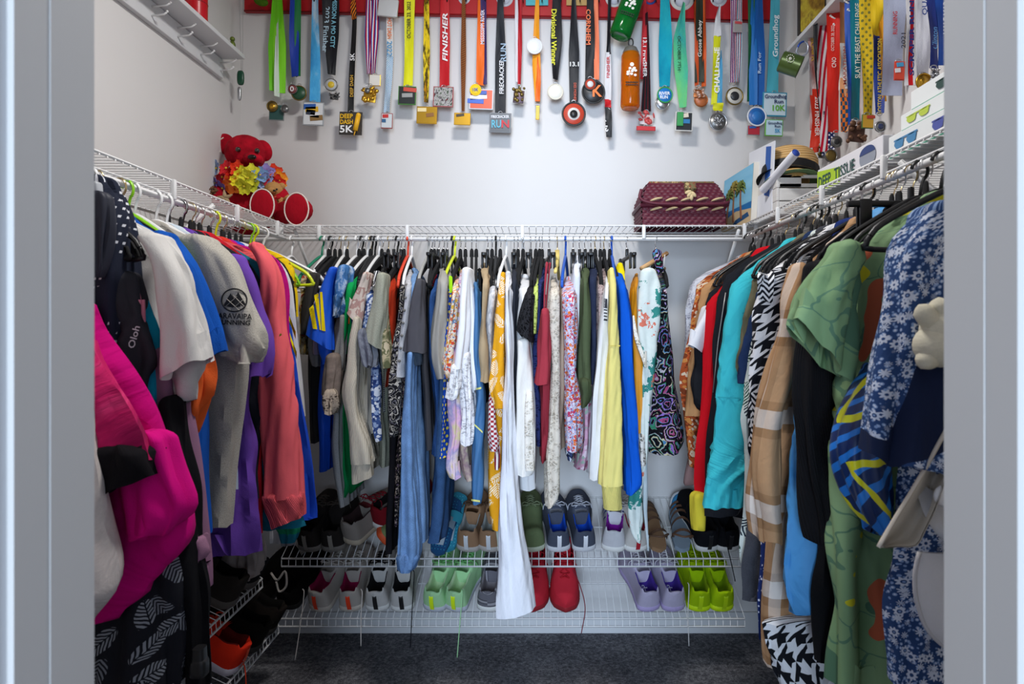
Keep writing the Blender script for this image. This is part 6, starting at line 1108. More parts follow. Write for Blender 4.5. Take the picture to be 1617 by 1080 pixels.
medal('broad teal ribbon with a round RIVER RUN medal', [R1(1050, 1050, 136, 14, 21, pat('marble', ['#0f7f9e', '#1a9fb4', '#2aa8b0'], 7), 16)], medals=[('disc', 1046, 162, 22, 20, [SILV, SILV], None), ('disc', 1050, 150, 25, 25, ['#2f9a4c', '#1f78c4'], [('RIVER', -1, -2, 5, 17, '#f0f4f8'), ('RUN', -2, 4, 5, 12, '#f0f4f8')])])
medal('green to teal ribbon lettered OCTOBER with a pencil shaped medal', [([(1080, 4), (1074, 60), (1076, 110), (1078, 170)], [4, 20, 21, 10], pat('marble', ['#7fc86a', '#56bd8c', '#2f9fa4'], 6))], texts=[('OCTOBER 7TH', 1072, 85, 54, 5, '#1f4a34')], medals=[('card', 1080, 192, 27, 30, ['#d8d6d0', '#20242a', '#e0d4c0', '#2c7ab0'], None), ('card', 1074, 188, 10, 22, ['#2c8a4a', '#3a9a54'], None)])
medal('olive and orange ribbon with a copper boot shaped medal', [R1(1098, 1100, 135, 5, 5, rc('#c24a1c')), R1(1105, 1104, 130, 13, 14, rc('#2e3226')), R1(1112, 1112, 136, 4, 6, rc('#d2561e'))], texts=[('Goose Abbey', 1104, 62, 58, 6, '#d6d3c8', False)], medals=[('disc', 1107, 158, 22, 24, [COPP, '#b8683a'], None), ('fig', 1103, 146, 20, 18, [COPP, plain('#c8a694', .4, .5)], None)])
medal('white yellow and blue ribbon lettered CHALLENGE with silver octagon medal', [([(1137, 8), (1134, 30), (1132, 58)], [3, 9, 11], fab('#dcdcde')), ([(1133, 56), (1130, 110), (1128, 164)], [11, 11, 8], rc('#d8da1c')), ([(1139, 80), (1137, 120), (1136, 166)], [2, 6, 10], rc('#4a9ac4')), ([(1134, 163), (1134, 170), (1134, 175)], [15, 15, 15], rc('#d4d41e'))], texts=[('CHALLENGE', 1131, 112, 72, 8, '#f4f4ea', False, 0, .05)], medals=[('disc', 1134, 192, 29, 29, [SILV, PEWT], None), ('fig', 1134, 192, 16, 16, [PEWT, SILV], None)])
medal('red white and blue twisted ribbons with a dark skyline disc medal', [R1(1158, 1157, 130, 8, 9, st3('#b01c30', '#d8d8e0', '#2a3a86')), R1(1168, 1164, 130, 8, 9, st3('#2f8fa4', '#e0e0e6', '#a81c28'))], medals=[('card', 1165, 42, 14, 18, ['#b9aeb0', '#9a9692', '#c0484c'], None), ('disc', 1160, 152, 28, 30, [BRONZE, '#c9c6bc', '#26282c'], None)])
medal('layered blue and green ribbons with a round blue and white medal', [R1(1186, 1184, 160, 10, 8, rc('#17603a')), R1(1199, 1198, 166, 10, 20, rc('#1c5fae'), 16), R1(1190, 1189, 166, 9, 12, rc('#2272be'))], texts=[('Run For', 1198, 100, 34, 5, '#c9dcf0', False)], medals=[('card', 1190, 206, 20, 15, ['#8a8f96', '#b02c3a', '#2c5fa8'], None), ('disc', 1195, 184, 31, 31, ['#dfe4ea', '#1c64b0', '#2a78c4'], None)])
medal('pale teal Groundhog ribbon with 10K and 5K square medals', [R1(1224, 1220, 146, 13, 18, rc('#4fb2c4'))], texts=[('Groundhog', 1223, 58, 66, 8, '#eaf4f8', False, 0, .03)], medals=[('card', 1223, 165, 38, 38, ['#2f8fae', '#c8dce6'], [('Groundhog', 1, -12, 6, 34, '#24305e'), ('Run', 6, -4, 6, 14, '#24305e'), ('10K', 6, 6, 9, 20, '#5fae2c')]), ('card', 1222, 202, 28, 26, ['#5fae34', '#bfdcea'], [('Groundhog', 1, -7, 4, 22, '#24305e'), ('Run', 5, -2, 4, 9, '#24305e'), ('5K', 5, 5, 6, 9, '#3f9ac8')])])
lf = thing('plush_leaf', W(413, 10, 2.6), 'green soft leaf hanging at the left end of the red board', 'decoration'); MB().ell(W(412, 2, 2.59), (.03, .012, .018), rotm('Y', 20)).done('leaf', fab('#4f7a1c', 'velvet'), lf)

# plastic sports bottles hung among the medals
def plastic(c, rough=.12):
    g = NG('tinted_plastic_'+c.strip('#')); g.b.inputs['IOR'].default_value = 1.3
    return g.fin(hexc(c), rough, spec=.5, Transmission_Weight=.72)
def bottle(label, a, b, D, r, col, cap, capcol):
    t = thing('sports_bottle', W(*b, D), label, 'bottle', 'sports bottles among the medals'); A, B = W(*a, D), W(*b, D); ax = A-B; L = np.linalg.norm(ax); ax /= L
    u = np.cross([0, 1., 0], ax); u /= np.linalg.norm(u); R = np.stack([u, np.cross(ax, u), ax], 1)
    MB().lathe([(0, .006), (r*.6, .004), (r*.86, 0), (r, .012), (r*.97, L*.35), (r, L*.45), (r*.98, L*.86), (r*.7, L*.97), (r*.66, L*.97), (r*.93, L*.85), (r*.93, .014), (0, .012)], B, 32, R).done('shell', plastic(col), t)
    if cap:
        MB().lathe([(r*.86, L*.87), (r*.84, L*.93), (r*.62, L*1.0), (r*.3, L*1.03), (0, L*1.03)], B, 28, R).done('cap', plain(capcol, .5), t)
        MB().tube([B+ax*(L*1.03+.014)+u*.009*math.cos(q)+ax*.016*math.sin(q) for q in np.linspace(0, 6.283, 17)[:-1]], .0028, 6, closed=True).done('cap_loop', plain('#1c1c1e', .6), t)
    f = np.array([0, -1., 0]); f = f-ax*np.dot(f, ax); f /= np.linalg.norm(f); rt = np.cross(ax, -f); rt = rt if rt[0] > 0 else -rt
    m = MB(); c0 = B+ax*L*.55+f*(r+.0015)
    rr = random.Random(5)
    for q in range(10): m.ell(c0+rt*rr.uniform(-.016, .016)+ax*rr.uniform(-.016, .016), (.006, .001, .005), seg=8, ring=5)
    m.ell(c0+ax*.028, (.008, .001, .008), seg=10, ring=6); m.done('printed_logo', plain('#e9e6dc', .6), t)
    m = MB()
    for z in (.34, .38): [m.box(B+ax*L*z+f*(r+.001)+rt*q, (.005, .001, .005)) for q in np.linspace(-r*.55, r*.55, 7)]
    m.done('printed_band', plain('#1a1a16', .6), t, smooth=False)
bottle('translucent green sports bottle hanging tilted over the red board', (1006, -20), (978, 58), 2.53, .043, '#0f9a3c', False, '')
bottle('translucent orange sports bottle with grey cap and black loop', (996, 76), (995, 172), 2.53, .037, '#f08a0c', True, '#5f5d58')

# medals on ribbons along the right wall
GR = 'race medals hanging on the right wall'
def rm(label, x0, x1, y0, y1, D, mt, texts=(), medals=(), lean=0, more=()):
    xa = (x0+x1)/2; w = x1-x0
    return medal(label, [([(xa, y0), (xa+lean*.5, (y0+y1)/2), (xa+lean, y1)], [w, w, w], mt)]+list(more), D, medals, texts, GR)
rm('white and red ribbon with yellow letters nearest the wall corner', 1275, 1287, 52, 205, 2.34, pat('marble', ['#b02a2c', '#d8d4d4', '#c8452c'], 6), [('BONUS', 1282, 80, 36, 6, '#e0b83c')], [], 6, [([(1284, 150), (1288, 200), (1291, 240)], [9, 12, 10], rc('#d83c24'))])
rm('red ribbon lettered 2023 FINISHER beside the flag ribbon', 1283, 1297, 140, 232, 2.3, rc('#d9341c'), [('2023 FINISHER', 1289, 185, 62, 7, '#f2eeea')], [('fig', 1298, 240, 14, 22, [PEWT, BRONZE], None)], -2)
rm('flag ribbon with red waves and navy white stars', 1289, 1309, 38, 240, 2.24, pat('stripe', ['#d8d8de', '#c01c38', '#e0e0e6', '#b8182c'], 32, 8), [], [('disc', 1312, 246, 20, 26, [PEWT, BRONZE], None)], 6, [([(1306, 175), (1309, 210), (1306, 246)], [12, 19, 17], pat('dots', ['#1c2a5c', '#e0e2ea'], 85)), ([(1287, 38), (1289, 110), (1296, 190)], [4, 4, 3], rc('#16181e'))])
rm('scarlet ribbon lettered CNO and OCTOBER 28, 2022', 1306, 1325, 20, 208, 2.15, rc('#d8281c'), [('OCTOBER 28, 2022', 1313, 62, 40, 5, '#f0dcd8', False), ('CNO', 1315, 100, 16, 7, '#f4ecea', False)], [('disc', 1321, 224, 18, 30, [PEWT, PEWT, DKM], None)], 1)
rm('peach white and orange ribbon with navy checks', 1325, 1337, -12, 208, 2.08, fab('#e8a878'), [('MARATHON', 1332, 105, 60, 5, '#b0503c', False)], [], 3, [([(1332, 68), (1332, 100), (1333, 140)], [11, 11, 11], fab('#e4e0dc')), ([(1333, 140), (1334, 175), (1334, 208)], [11, 11, 10], pat('check', ['#e0742a', '#1f4a66'], 75))])
rm('slim blue ribbon between checked and teal ribbons', 1336, 1344, 2, 198, 2.05, rc('#2456b8'), [], [], 2)
rm('teal ribbon lettered SLAY THE BEAST CHALLENGE', 1344, 1360, -12, 188, 2.0, rc('#0f7c90'), [('SLAY THE BEAST CHALLENGE', 1352, 66, 118, 8, '#f0f0e4', False)], [('fig', 1352, 208, 34, 36, [plain('#4a3028', .5, .3), plain('#6a4a38', .5, .4)], None)], -1)
rm('yellow ribbon with small dark dots', 1359, 1376, -12, 182, 1.96, pat('dots', ['#dcbc2c', '#7a7a3a'], 60), [], [('card', 1370, 192, 18, 22, ['#3a6a34', '#c89a2c', '#b83c2a'], None)], 3)
rm('yellow and navy ribbon lettered BOSTON ATHLETIC ASSOCIATION', 1376, 1392, -12, 60, 1.91, rc('#ecc81c'), [('BOSTON ATHLETIC ASSOCIATION', 1387, 122, 118, 7, '#ecd040', False)], [('disc', 1390, 200, 18, 40, [SILV, PEWT, '#24305a'], None)], 2, [([(1384, 56), (1388, 120), (1388, 180)], [12, 14, 10], rc('#1f3a8c')), ([(1394, 0), (1394, 90), (1396, 160)], [8, 8, 8], rc('#e8a01c'))])
rm('pale lavender blue ribbon with red and blue blocks', 1396, 1430, -12, 150, 1.84, fab('#b4bdd6'), [('RUNNING', 1411, 38, 36, 7, '#c82c34', False), ('2021', 1424, 66, 24, 7, '#2c3040', False)], [('card', 1420, 112, 16, 30, ['#c8402c', '#d8482e', '#3fa0d0', '#e8e8ea'], None)], -4)
rm('white ribbon with red edges lettered SCRAPER RUN', 1430, 1448, -12, 134, 1.76, pat('stripe', ['#c81c28', '#e6e6ea', '#e6e6ea', '#e6e6ea', '#c81c28'], 25), [('SCRAPER RUN', 1437, 62, 118, 7, '#1c2c7c', False, 0, .05)], [], 0)
rm('plain white ribbon lettered QUA with a gold round medal', 1448, 1469, -12, 124, 1.7, fab('#dfe0e8'), [('QUA', 1457, 10, 32, 8, '#3a58a8', False)], [('disc', 1459, 129, 26, 22, [GOLD, GOLD, GOLD], None)], -1)
rm('navy ribbon with pale blue signature script', 1467, 1482, -12, 108, 1.66, rc('#1c2f7a'), [('Clinton', 1473, 62, 34, 9, '#6fb0e8', False, 0, 0.0, 0, .008, .3)], [('fig', 1476, 118, 16, 22, [PEWT, SILV], None)], 0)
rm('broad blue ribbon lettered HALF MARATHON by the right jamb', 1480, 1503, -12, 104, 1.6, rc('#1748a0'), [('HALF MARATHON', 1491, 10, 92, 10, '#e6eaf4', False, 0, .03)], [], 0)

# ---------------------------------------------------------------- shoes
def sstep(a, b, x): t = np.clip((x-a)/(b-a), 0, 1); return t*t*(3-2*t)
def shoe(label, M, up, sole, lining, lace=None, tab=None, mirror=False, L=.285, wd=1.16, hi=1.12, stripes=None, group='shoes on the racks', opening=True, toe=None, text=None, collar=None, name='sneaker', tongue=None, ts=.024, lace_long=None):
    """M: 4x4 placing heel-bottom origin, +y toward the toe, +z up"""
    M = np.array(M); sg = -1 if mirror else 1
    def T(P):
        P = np.asarray(P, float).copy(); P[..., 0] *= sg; return P@M[:3, :3].T+M[:3, 3]
    t = thing(name, T(np.array([0, L/2, 0])), label, 'shoe', group)
    def hwid(s): # half width along the length
        base = np.interp(s, [0, .1, .3, .45, .66, .8, .92, 1], [.033, .036, .035, .037, .047, .045, .033, .012])*wd
        return base*np.sqrt(np.clip(1-(1-np.clip(s/.07, 0, 1))**2, 0, 1))*np.sqrt(np.clip(1-np.clip((s-.9)/.1, 0, 1)**2, 0, 1))
    def cxo(s): return np.interp(s, [0, .5, .75, 1], [0, .002, .006, .012])
    # sole
    ss = np.concatenate([1-np.cos(np.linspace(0, math.pi/2, 8))[::1], [1]]); ss = np.concatenate([np.linspace(0, 1, 26)**1.0]); ss = (1-np.cos(ss*math.pi))/2
    w = hwid(ss); cx = cxo(ss); y = ss*L
    ol = np.concatenate([np.stack([cx+w, y], 1), np.stack([cx-w, y], 1)[::-1][1:-1]])
    cen = np.array([.003, L*.5]); rings = []
    spring = lambda yy: .012*np.clip((yy/L-.72)/.28, 0, 1)**2+.004*np.clip((.12-yy/L)/.12, 0, 1)
    for z, k in ((0, .93), (.004, 1.03), (ts*.6, 1.06), (ts, 1.02), (ts+.003, .97)):
        p = cen+(ol-cen)*np.array([k, 1+(k-1)*.35]); rings.append(np.stack([p[:, 0], p[:, 1], z+spring(p[:, 1])*(1 if z < ts else 1)], 1))
    G = np.array(rings); m = MB().grid(T(G), True); n0 = len(ol); m.f.append(tuple(range(n0))[::-1]); m.mi.append(0); b = m.n-(n0+1); m.f.append(tuple(range(b, b+n0))); m.mi.append(0)
    m.done('sole', sole, t, ang=50)
    # upper with its opening
    S = (1-np.cos(np.linspace(0, 1, 30)*math.pi))/2; TT = np.linspace(-1, 1, 33)
    hgt = np.interp(S, [0, .05, .2, .36, .46, .6, .8, .93, 1], [.068, .072, .056, .062, .080, .068, .052, .042, .012])*hi
    o = sstep(.035, .085, S)*(1-sstep(.35, .42, S)) if opening else np.zeros_like(S)
    P = np.zeros((len(S), len(TT), 3)); W_ = hwid(S); C_ = cxo(S)
    for i, s in enumerate(S):
        a = np.abs(TT); sgn = np.sign(TT); ph = (1-a)*math.pi/2
        xa = W_[i]*np.cos(ph)**.75; za = hgt[i]*np.sin(ph)**.72
        ob = np.clip((1-a)/.5, 0, 1); ib = np.clip((.5-a)/.5, 0, 1)
        xo = np.where(a > .5, W_[i]*(1-.27*ob**2), W_[i]*(.73-.17*sstep(0, .3, ib))*(1-sstep(.25, 1, ib))+0); zo = np.where(a > .5, hgt[i]*ob, hgt[i]+(.008-hgt[i])*sstep(.02, .6, ib))
        zo = np.where((a > .38) & (a <= .5), hgt[i]+.003*np.sin((.5-a)/.12*math.pi), zo)
        x = xa*(1-o[i])+xo*o[i]; z = za*(1-o[i])+zo*o[i]
        P[i, :, 0] = C_[i]+sgn*x; P[i, :, 1] = s*L+(.006*(1-s*12) if s < .08 else 0)*(-z/.06); P[i, :, 2] = ts+.001+z+spring(s*L)
    Wd = T(P); nS, nT = len(S), len(TT); fo, fi = [], []
    for i in range(nS-1):
        for j in range(nT-1):
            q = (i*nT+j, i*nT+j+1, (i+1)*nT+j+1, (i+1)*nT+j); inner = max(abs(TT[j]), abs(TT[j+1])) <= .51 and o[i] > .35 and o[i+1] > .2
            (fi if inner else fo).append(q)
    uv = np.stack([np.repeat(TT[None]*.06, nS, 0), np.repeat(S[:, None]*L, nT, 1)], 2).reshape(-1, 2)
    up_o = MB().add(Wd.reshape(-1, 3), fo, uv).done('upper', up, t)
    if fi: MB().add(Wd.reshape(-1, 3), fi, uv).done('lining', lining, t)
    def top(s, x=0.0):     # point on the closed upper
        h = np.interp(s, S, hgt); ww = float(hwid(np.array([s]))[0]); return np.array([cxo(s)+x, s*L, ts+.001+h*max(.05, 1-(abs(x)/max(ww, 1e-3))**2.2)**.4+float(spring(np.array([s*L]))[0])])
    if tongue is not None and opening:
        c0 = top(.42); G = np.array([[c0+np.array([x*.022, -.035*v, .014*v*v+.006*v-.004*x*x]) for x in np.linspace(-1, 1, 5)] for v in np.linspace(-.2, 1, 6)]); m = MB().grid(T(G)); m.grid(T(G+np.array([0, -.003, -.004]))[::-1]); m.done('tongue', tongue, t)
    if lace is not None:
        m = MB(); rows = np.linspace(.45, .72, 5)
        for k, s in enumerate(rows):
            x = .02-.004*k/4
            for d in ((-1, 1), (1, -1)):
                s2 = rows[k+1] if k < 4 else s
                m.tube(T(np.array([top(s, d[0]*x)+[0, 0, .003], (top(s, 0)+top(s2, 0))/2+[0, 0, .006], top(s2, d[1]*x)+[0, 0, .003]])), .0022, 5)
        b0 = top(.45)+np.array([0, 0, .006])
        for d in (-1, 1):
            m.tube(T(bez([b0, b0+[d*.018, -.012, .010], b0+[d*.034, -.006, .004], b0+[d*.024, .012, .004], b0], 14)), .0022, 5); m.tube(T(bez([b0, b0+[d*.02, .012, .003], b0+[d*.04, .02, -.012], b0+[d*.046, .012, -.03]], 10)), .002, 5)
        m.done('laces', lace, t)
    if tab is not None:
        G = np.array([[[x*.0075, -.0045-.004*math.sin(v*3.1), .022+v*.062*hi] for x in (-1, 0, 1)] for v in np.linspace(0, 1, 6)]+[[[x*.0075, .006, .082*hi-.004] for x in (-1, 0, 1)]])
        MB().grid(T(G)).done('heel_tab', tab, t)
    if stripes is not None:
        m = MB()
        for d in (-1, 1):
            for k in range(3):
                s = .40+k*.075; pts = []
                for v in np.linspace(.12, .72, 6):
                    ss_ = s-.10*v; wv = float(hwid(np.array([ss_]))[0]); pts.append((cxo(ss_)+d*(wv*math.cos(v*math.pi/2)**.75+.0016), ss_*L, ts+np.interp(ss_, S, hgt)*math.sin(v*math.pi/2)**.72+.002))
                pts = np.array(pts); m.grid(T(np.stack([pts-[0, .005, 0], pts+[0, .005, 0]], 1)))
        m.done('side_stripe', stripes, t)
    if text:
        m = MB(); c0 = T(np.array([.0, L*.2, ts+.014])); r = M[:3, :3]@np.array([0, 1., 0]); u = M[:3, :3]@np.array([-1., 0, 0]); put_text(m, text, c0+M[:3, 2]*.004, r, u, .02, .07, .02); m.done('insole_lettering', plain('#d9d6ea', .6), t, smooth=False)
    if lace_long is not None:
        col, pts = lace_long; m = MB(); m.tube(bez(pts, 24), .0017, 5); m.done('loose_lace', col, t)
    return t
ANG = math.atan2(.14, .30)
def rackM(px, rack, yaw=0, rev=False, dy=.012, lift=0, roll=0, D=2.352):
    """heel on the front of a back rack at photo column px; rev: toe forward"""
    z = H-(.84 if rack == 'u' else 1.055)+.007; x = WX(px, D)
    base = Matrix.Translation((x, D+dy, z+dy*math.tan(ANG)+lift))@Matrix.Rotation(ANG, 4, 'X')@Matrix.Rotation(math.radians(yaw), 4, 'Z')@Matrix.Rotation(math.radians(roll), 4, 'Y')
    if rev: base = base@Matrix.Translation((0, .275, 0))@Matrix.Rotation(math.pi, 4, 'Z')
    return base
def pair(label, pxs, rack, up, sole, lining, yaws=(0, 0), **kw):
    rev = kw.pop('rev', False); D = kw.pop('D', 2.352)
    sides = kw.pop('sides', ('left shoe', 'right shoe')); ll = kw.pop('long', [None, None])
    for i, px in enumerate(pxs):
        shoe('%s, %s' % (label, sides[i]), rackM(px, rack, yaws[i], rev, D=D), up, sole, lining, mirror=(i == 0) != rev, lace_long=ll[i], **kw)
k = lambda c: fab(c, 'knit')
WHT = plain('#d9d8d4', .6)
def hang(px, y0, y1, dx=0, D=2.33): return [W(px, y0, D), W(px+2, y0+8, D-.01), W(px+dx*.3, (y0+y1)/2, D-.012), W(px+dx, y1, D-.01)]
# lower rack
pair('beige running shoe with orange heel tab and magenta inside', (500, 552), 'l', k('#b5aea6'), plain('#c9c0b4', .7), k('#8f1648'), (-12, 4), tab=plain('#f0431c', .5), tongue=k('#b5aea6'), lace=fab('#e6e0d8'), long=[(fab('#d8d2cc'), hang(478, 930, 1042, -12)), (fab('#d8d2cc'), hang(570, 930, 1020, 0))])
pair('white running shoe with black padded collar', (594, 635), 'l', k('#c9c6c2'), WHT, k('#17171a'), (2, 6), tab=plain('#1a1a1c', .5), lace=fab('#1a1a1c'), tongue=k('#202022'), long=[None, (fab('#15151a'), hang(652, 900, 1022, -4))])
pair('pale mint green running shoe with yellow tab and teal insole', (683, 717), 'l', k('#a9d6a0'), plain('#b9bcc6', .7), k('#c3dcae'), (-10, -12), tab=plain('#d6f01c', .5), lace=fab('#8fe08a'), tongue=k('#b4e0a8'), long=[None, (fab('#a9e0a4'), hang(728, 930, 1038, -6))])
shoe('grey plaid canvas shoe behind the white gauze dress', rackM(770, 'l', -4), pat('plaid', ['#6c6a72', '#3c3a42', '#c3c0c4'], 28), WHT, k('#8a8488'), lace=None, tongue=k('#77747c'), name='canvas_shoe')
pair('scarlet red trail shoe with toe facing forward', (846, 888), 'l', k('#c02a38'), plain('#8f1a24', .7), k('#6a121c'), (0, -4), rev=True, lace=fab('#b5202c'), tongue=k('#c02a38'), wd=1.16, hi=1.25, long=[None, (fab('#8f2a38'), [W(905, 900, 2.3), W(916, 925, 2.3), W(924, 960, 2.3), W(918, 1000, 2.31)])])
pair('lilac running shoe with violet insole lettering IZFP', (1027, 1066), 'l', k('#b3abc2'), plain('#a99ac4', .7), k('#47308f'), (8, 5), lace=fab('#d8d4e0'), tongue=k('#c3bcd0'), text='IZFP', long=[None, (fab('#c9c9c8'), hang(1086, 920, 1020, 2))])
pair('neon yellow green running shoe', (1105, 1143), 'l', k('#a2c40c'), plain('#c6e40a', .6), k('#7f9c14'), (-4, 3), lace=fab('#b4d41c'), tab=plain('#b8d80c', .5), tongue=k('#acd010'))
pair('black woven slip-on shoe on the lower rack corner', (400, 450), 'l', fab('#141210', 'fuzzy'), plain('#1c1a18', .7), k('#0c0b0a'), (-14, -10), D=2.37, name='slip_on_shoe', hi=.9)
MBc = MB(); MBc.tube(bez([W(428, 905, 2.34), W(438, 916, 2.31), W(450, 902, 2.31), W(452, 925, 2.31), W(441, 934, 2.31), W(436, 918, 2.31)], 24), .004, 8); tag(MBc.done('drawstring', fab('#b5aea6')), 'grey drawstring loop lying on the black slip-on shoes', 'cord')
# upper rack
pair('dark charcoal sneaker with silver heel on the upper rack', (484, 524), 'u', k('#2b2725'), plain('#77726c', .6), k('#151313'), (-6, 4), lace=fab('#5a544e'), tab=plain('#8d8880', .4), name='sneaker')
shoe('grey beige sneaker topped with a red fabric rose', rackM(548, 'u', -28, lift=.03), k('#8d847c'), plain('#b3a692', .7), k('#3a2a2a'), lace=fab('#8f2430'), tongue=k('#7a2c34'))
shoe('crimson and black sneaker lying behind the dark shoes', rackM(590, 'u', -32, lift=.055, dy=.05), k('#7a1620'), WHT, k('#161214'), lace=fab('#b02834'), tongue=k('#8f1c28'))
shoe('green and orange sneaker standing on its side by the black skirt', rackM(603, 'u', 8, roll=55, lift=.03), k('#7d8a5c'), plain('#d8552a', .6), k('#2c3024'), lace=fab('#c9d8a0'))
pair('tan hiking sandal shoe with grey pull tab', (737, 772), 'u', k('#8f6f55'), plain('#a39d98', .7), k('#9aa0a0'), (-8, -5), lace=fab('#5a4436'), tab=plain('#c6c8cc', .5), tongue=k('#77593f'), name='hiking_shoe')
shoe('white and mint running shoe half hidden by the mustard dress', rackM(795, 'u', -3), k('#c9d6cc'), WHT, k('#b9d6c0'), lace=fab('#d8e0da'), hi=1.15)
shoe('olive green running shoe right of the white gauze dress', rackM(843, 'u', 6), k('#6b7a55'), plain('#b9bfa8', .7), k('#57663f'), lace=fab('#8d9a78'), opening=False, hi=1.1)
pair('slate grey running shoe with bright blue insole and white heel', (883, 924), 'u', k('#4a4f5e'), plain('#c6c6ca', .6), k('#1a4fc0'), (4, 6), lace=fab('#bfc1cc'), tab=plain('#dcdce2', .5), tongue=k('#a9adb9'), hi=1.08)
shoe('white sneaker with navy stripes and purple lining', rackM(968, 'u', -8), k('#c9c8cc'), WHT, k('#8a1fa0'), lace=fab('#d8d8da'), stripes=plain('#2a2f86', .6), tongue=k('#c0bfc6'))
shoe('off-white sneaker heel with red trim under the palm scarf', rackM(1007, 'u', 6), k('#c9c4be'), WHT, k('#8f1c2c'), lace=fab('#d8d4ce'), tab=plain('#b01c2c', .5))
pair('black sneaker with white curved side line', (1120, 1152), 'u', k('#15161b'), WHT, k('#0e0e10'), (5, 2), lace=fab('#1a1a1c'), tab=plain('#1c1c20', .5), stripes=None, long=[None, (fab('#121216'), [W(1143, 830, 2.34), W(1148, 860, 2.31), W(1155, 890, 2.31), W(1161, 918, 2.31)])])
# flip flops leaning on the rack
def flip(label, px, py0, py1, lean, cols, D):
    t = thing('flip_flop', W(px, py1, D), label, 'sandal', 'flip flops on the upper rack'); a, b = W(px, py1, D), W(px+lean, py0, D+.17); ax = b-a; L = np.linalg.norm(ax); ax /= L; nrm = np.cross([1., 0, 0], ax); nrm /= np.linalg.norm(nrm); nrm = nrm if nrm[1] < 0 or nrm[2] > 0 else -nrm; rt = np.cross(ax, nrm)
    S = np.linspace(0, 1, 22); w = np.interp(S, [0, .05, .2, .45, .7, .9, .97, 1], [.004, .026, .034, .033, .043, .04, .026, .004]); ol = np.concatenate([np.stack([w, S*L], 1), np.stack([-w, S*L], 1)[::-1]])
    pts = [a+rt*q[0]+ax*q[1] for q in ol]; MB().poly(pts, nrm, .016).done('footbed', cols[0], t, ang=40)
    P = lambda x, s, h: a+rt*x+ax*L*s+nrm*(.016+h)
    ar = MB()
    for s in np.linspace(.08, .92, 16):
        for x in np.linspace(-.022, .022, 5): ar.ell(P(x, s, .0005), (.002, .002, .002), seg=6, ring=4)
    x = ar.done('tread_dots', cols[2], t); x['kind'] = 'stuff'
    MB().grid(np.array([[P(u*.036, s, .002+.03*(1-u*u)) for u in np.linspace(-1, 1, 9)] for s in (.42, .6)])).done('strap', cols[1], t); MB().box(P(0, .3, .002), (.03, .07, .002), np.stack([rt, ax, nrm], 1)).done('sole_label', plain('#a9b6c2', .6), t, smooth=False)
flip('teal and navy flip flop leaning nearest the denim dress', 690, 788, 878, 26, [plain('#164a78', .6), plain('#8fa4b4', .6), plain('#2f8fae', .6)], 2.33)
flip('turquoise flip flop standing behind the navy one', 706, 780, 872, 18, [plain('#2a86a0', .6), plain('#3aa4bc', .6), plain('#5ac0d0', .6)], 2.36)
# strappy sandals
def sandal(label, px, yaw, c1, c2):
    M = np.array(rackM(px, 'u', yaw)); t = thing('strappy_sandal', M[:3, 3], label, 'sandal', 'sandals on the upper rack'); T = lambda P: np.asarray(P, float)@M[:3, :3].T+M[:3, 3]
    S = np.linspace(0, 1, 20); w = np.interp(S, [0, .05, .2, .45, .7, .9, .97, 1], [.006, .026, .034, .032, .042, .036, .022, .004]); ol = np.concatenate([np.stack([w, S*.26], 1), np.stack([-w, S*.26], 1)[::-1]])
    MB().poly([T((q[0], q[1], .004)) for q in ol], M[:3, 2], .018).done('footbed', c1, t, ang=40)
    for s, h, d in ((.2, .075, -.03), (.36, .06, .01), (.5, .055, .02), (.64, .05, .015), (.78, .042, .01)):
        G = np.array([[T((.038*math.cos(q), s*.26+d*math.sin(q)+o_, .018+h*math.sin(q))) for q in np.linspace(0, math.pi, 13)] for o_ in (-.006, .006)]); m = MB().grid(G); m.grid(G[::-1]-M[:3, 2]*.002); m.done('strap', c2, t)
    m = MB(); m.tube(T(bez([(.03, .05, .03), (.034, .03, .06), (0, .004, .075), (-.034, .03, .06), (-.03, .05, .03)], 18)), .004, 6); m.done('heel_strap', c2, t)
sandal('brown and blue strappy sandal beside the palm scarf', 1043, 6, plain('#8a6a4c', .7), plain('#5a4232', .6)); sandal('brown and pale blue strappy sandal under the red dress', 1078, -8, plain('#7f8f9c', .7), plain('#6a4c38', .6))
wd_ = thing('flip_flop', W(1082, 800, 2.5), 'blue rounded flip flop sole leaning on the back wall', 'sandal', 'flip flops on the upper rack'); c = W(1078, 808, 2.55)
MB().ell(c, (.045, .012, .07), rotm('X', -15), e=.8).done('footbed', plain('#2f7fae', .6), wd_); MB().ell(c+np.array([0, .006, 0]), (.05, .01, .076), rotm('X', -15), e=.8).done('outsole', plain('#cfd4d8', .6), wd_)
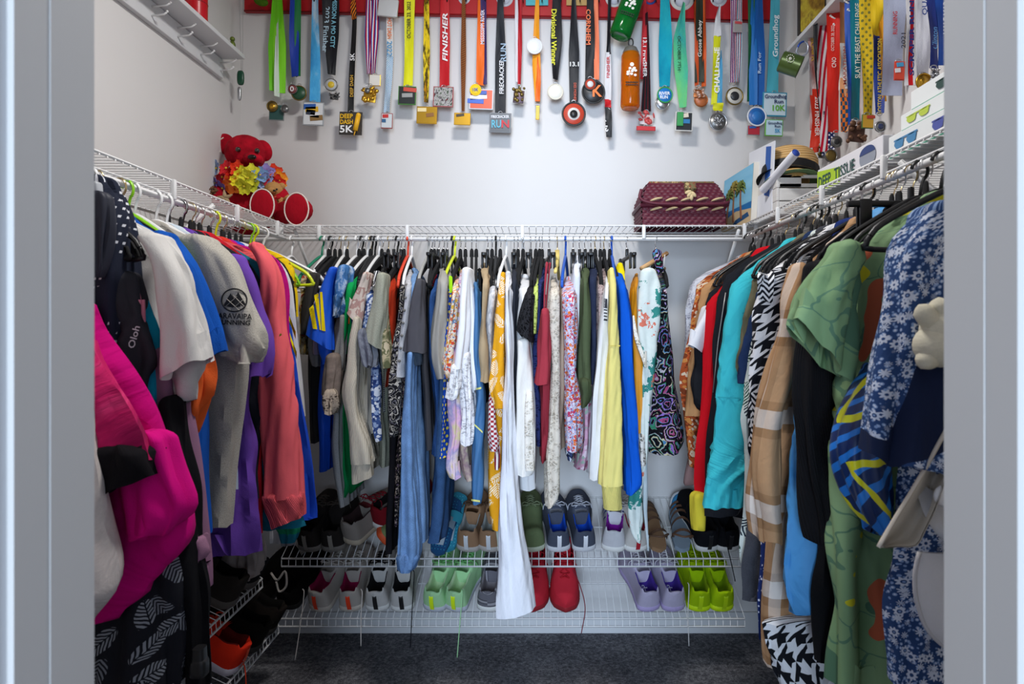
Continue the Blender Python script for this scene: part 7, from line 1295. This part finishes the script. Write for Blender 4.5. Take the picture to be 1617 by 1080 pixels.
# orange red shoe on the left lower rack
ML = Matrix.Translation((-.905, 1.96, H-1.045))@Matrix.Rotation(math.radians(82), 4, 'Z')@Matrix.Rotation(ANG, 4, 'X')
shoe('fiery orange red running shoe on the left lower rack', ML, k('#e8321a'), plain('#c9c2cc', .6), k('#5a1410'), lace=fab('#f04a2c'), tab=plain('#e8502a', .5), tongue=k('#e63a22'), hi=1.1, lace_long=(fab('#e8401c'), [(-.92, 1.98, .27), (-.885, 1.97, .22), (-.88, 1.97, .15), (-.885, 1.96, .1)]))
for i, (y, c, lb) in enumerate(((2.1, '#16130f', 'black shoe on the left lower rack behind the orange shoe'), (2.22, '#1c1714', 'dark shoe at the far end of the left lower rack'))):
    shoe(lb, Matrix.Translation((-.9, y, H-1.05))@Matrix.Rotation(math.radians(88), 4, 'Z')@Matrix.Rotation(ANG, 4, 'X'), k(c), plain('#2a2622', .7), k('#0a0908'), lace=fab('#2a2622'))
for i, (y, c, lb) in enumerate(((1.93, '#2a2622', 'dark brown shoe on the left upper rack nearest the viewer'), (2.07, '#1c1b1e', 'black laced shoe on the left upper rack under the purple tee'))):
    shoe(lb, Matrix.Translation((-.9, y, H-.835))@Matrix.Rotation(math.radians(88), 4, 'Z')@Matrix.Rotation(ANG, 4, 'X'), k(c), plain('#55504a', .7), k('#0a0908'), lace=fab('#77706a'))
g = NG('clear_bag'); BAGM = g.fin(hexc('#b8aca6'), .35, g.noise(30, 3), .6, .01, spec=.5, Alpha=.6)
tag(piece('plastic_bag', [(862, 375, 415), (880, 358, 426), (900, 362, 424), (916, 385, 412)], 1.98, .12, BAGM, None, 'l', fold=.02, lam=.05, shut=True, wr=.008), 'crumpled translucent plastic bag on the left upper rack', 'bag')
tag(piece('paper_sheet', [(836, 422, 456), (858, 422, 452)], 2.05, .01, plain('#c9c8ca', .7), None, 'l', fold=.002), 'folded grey paper under the coral sweatshirt', 'paper')
tag(piece('cloth_bundle', [(822, 420, 480), (834, 440, 482), (848, 440, 478), (862, 446, 468)], 1.98, .06, pat('stripe', ['#17687e', '#14805a', '#77787c'], 12, 90), None, 'l', fold=.008), 'teal and green cloth hem hanging below the coral cuff', 'cloth')
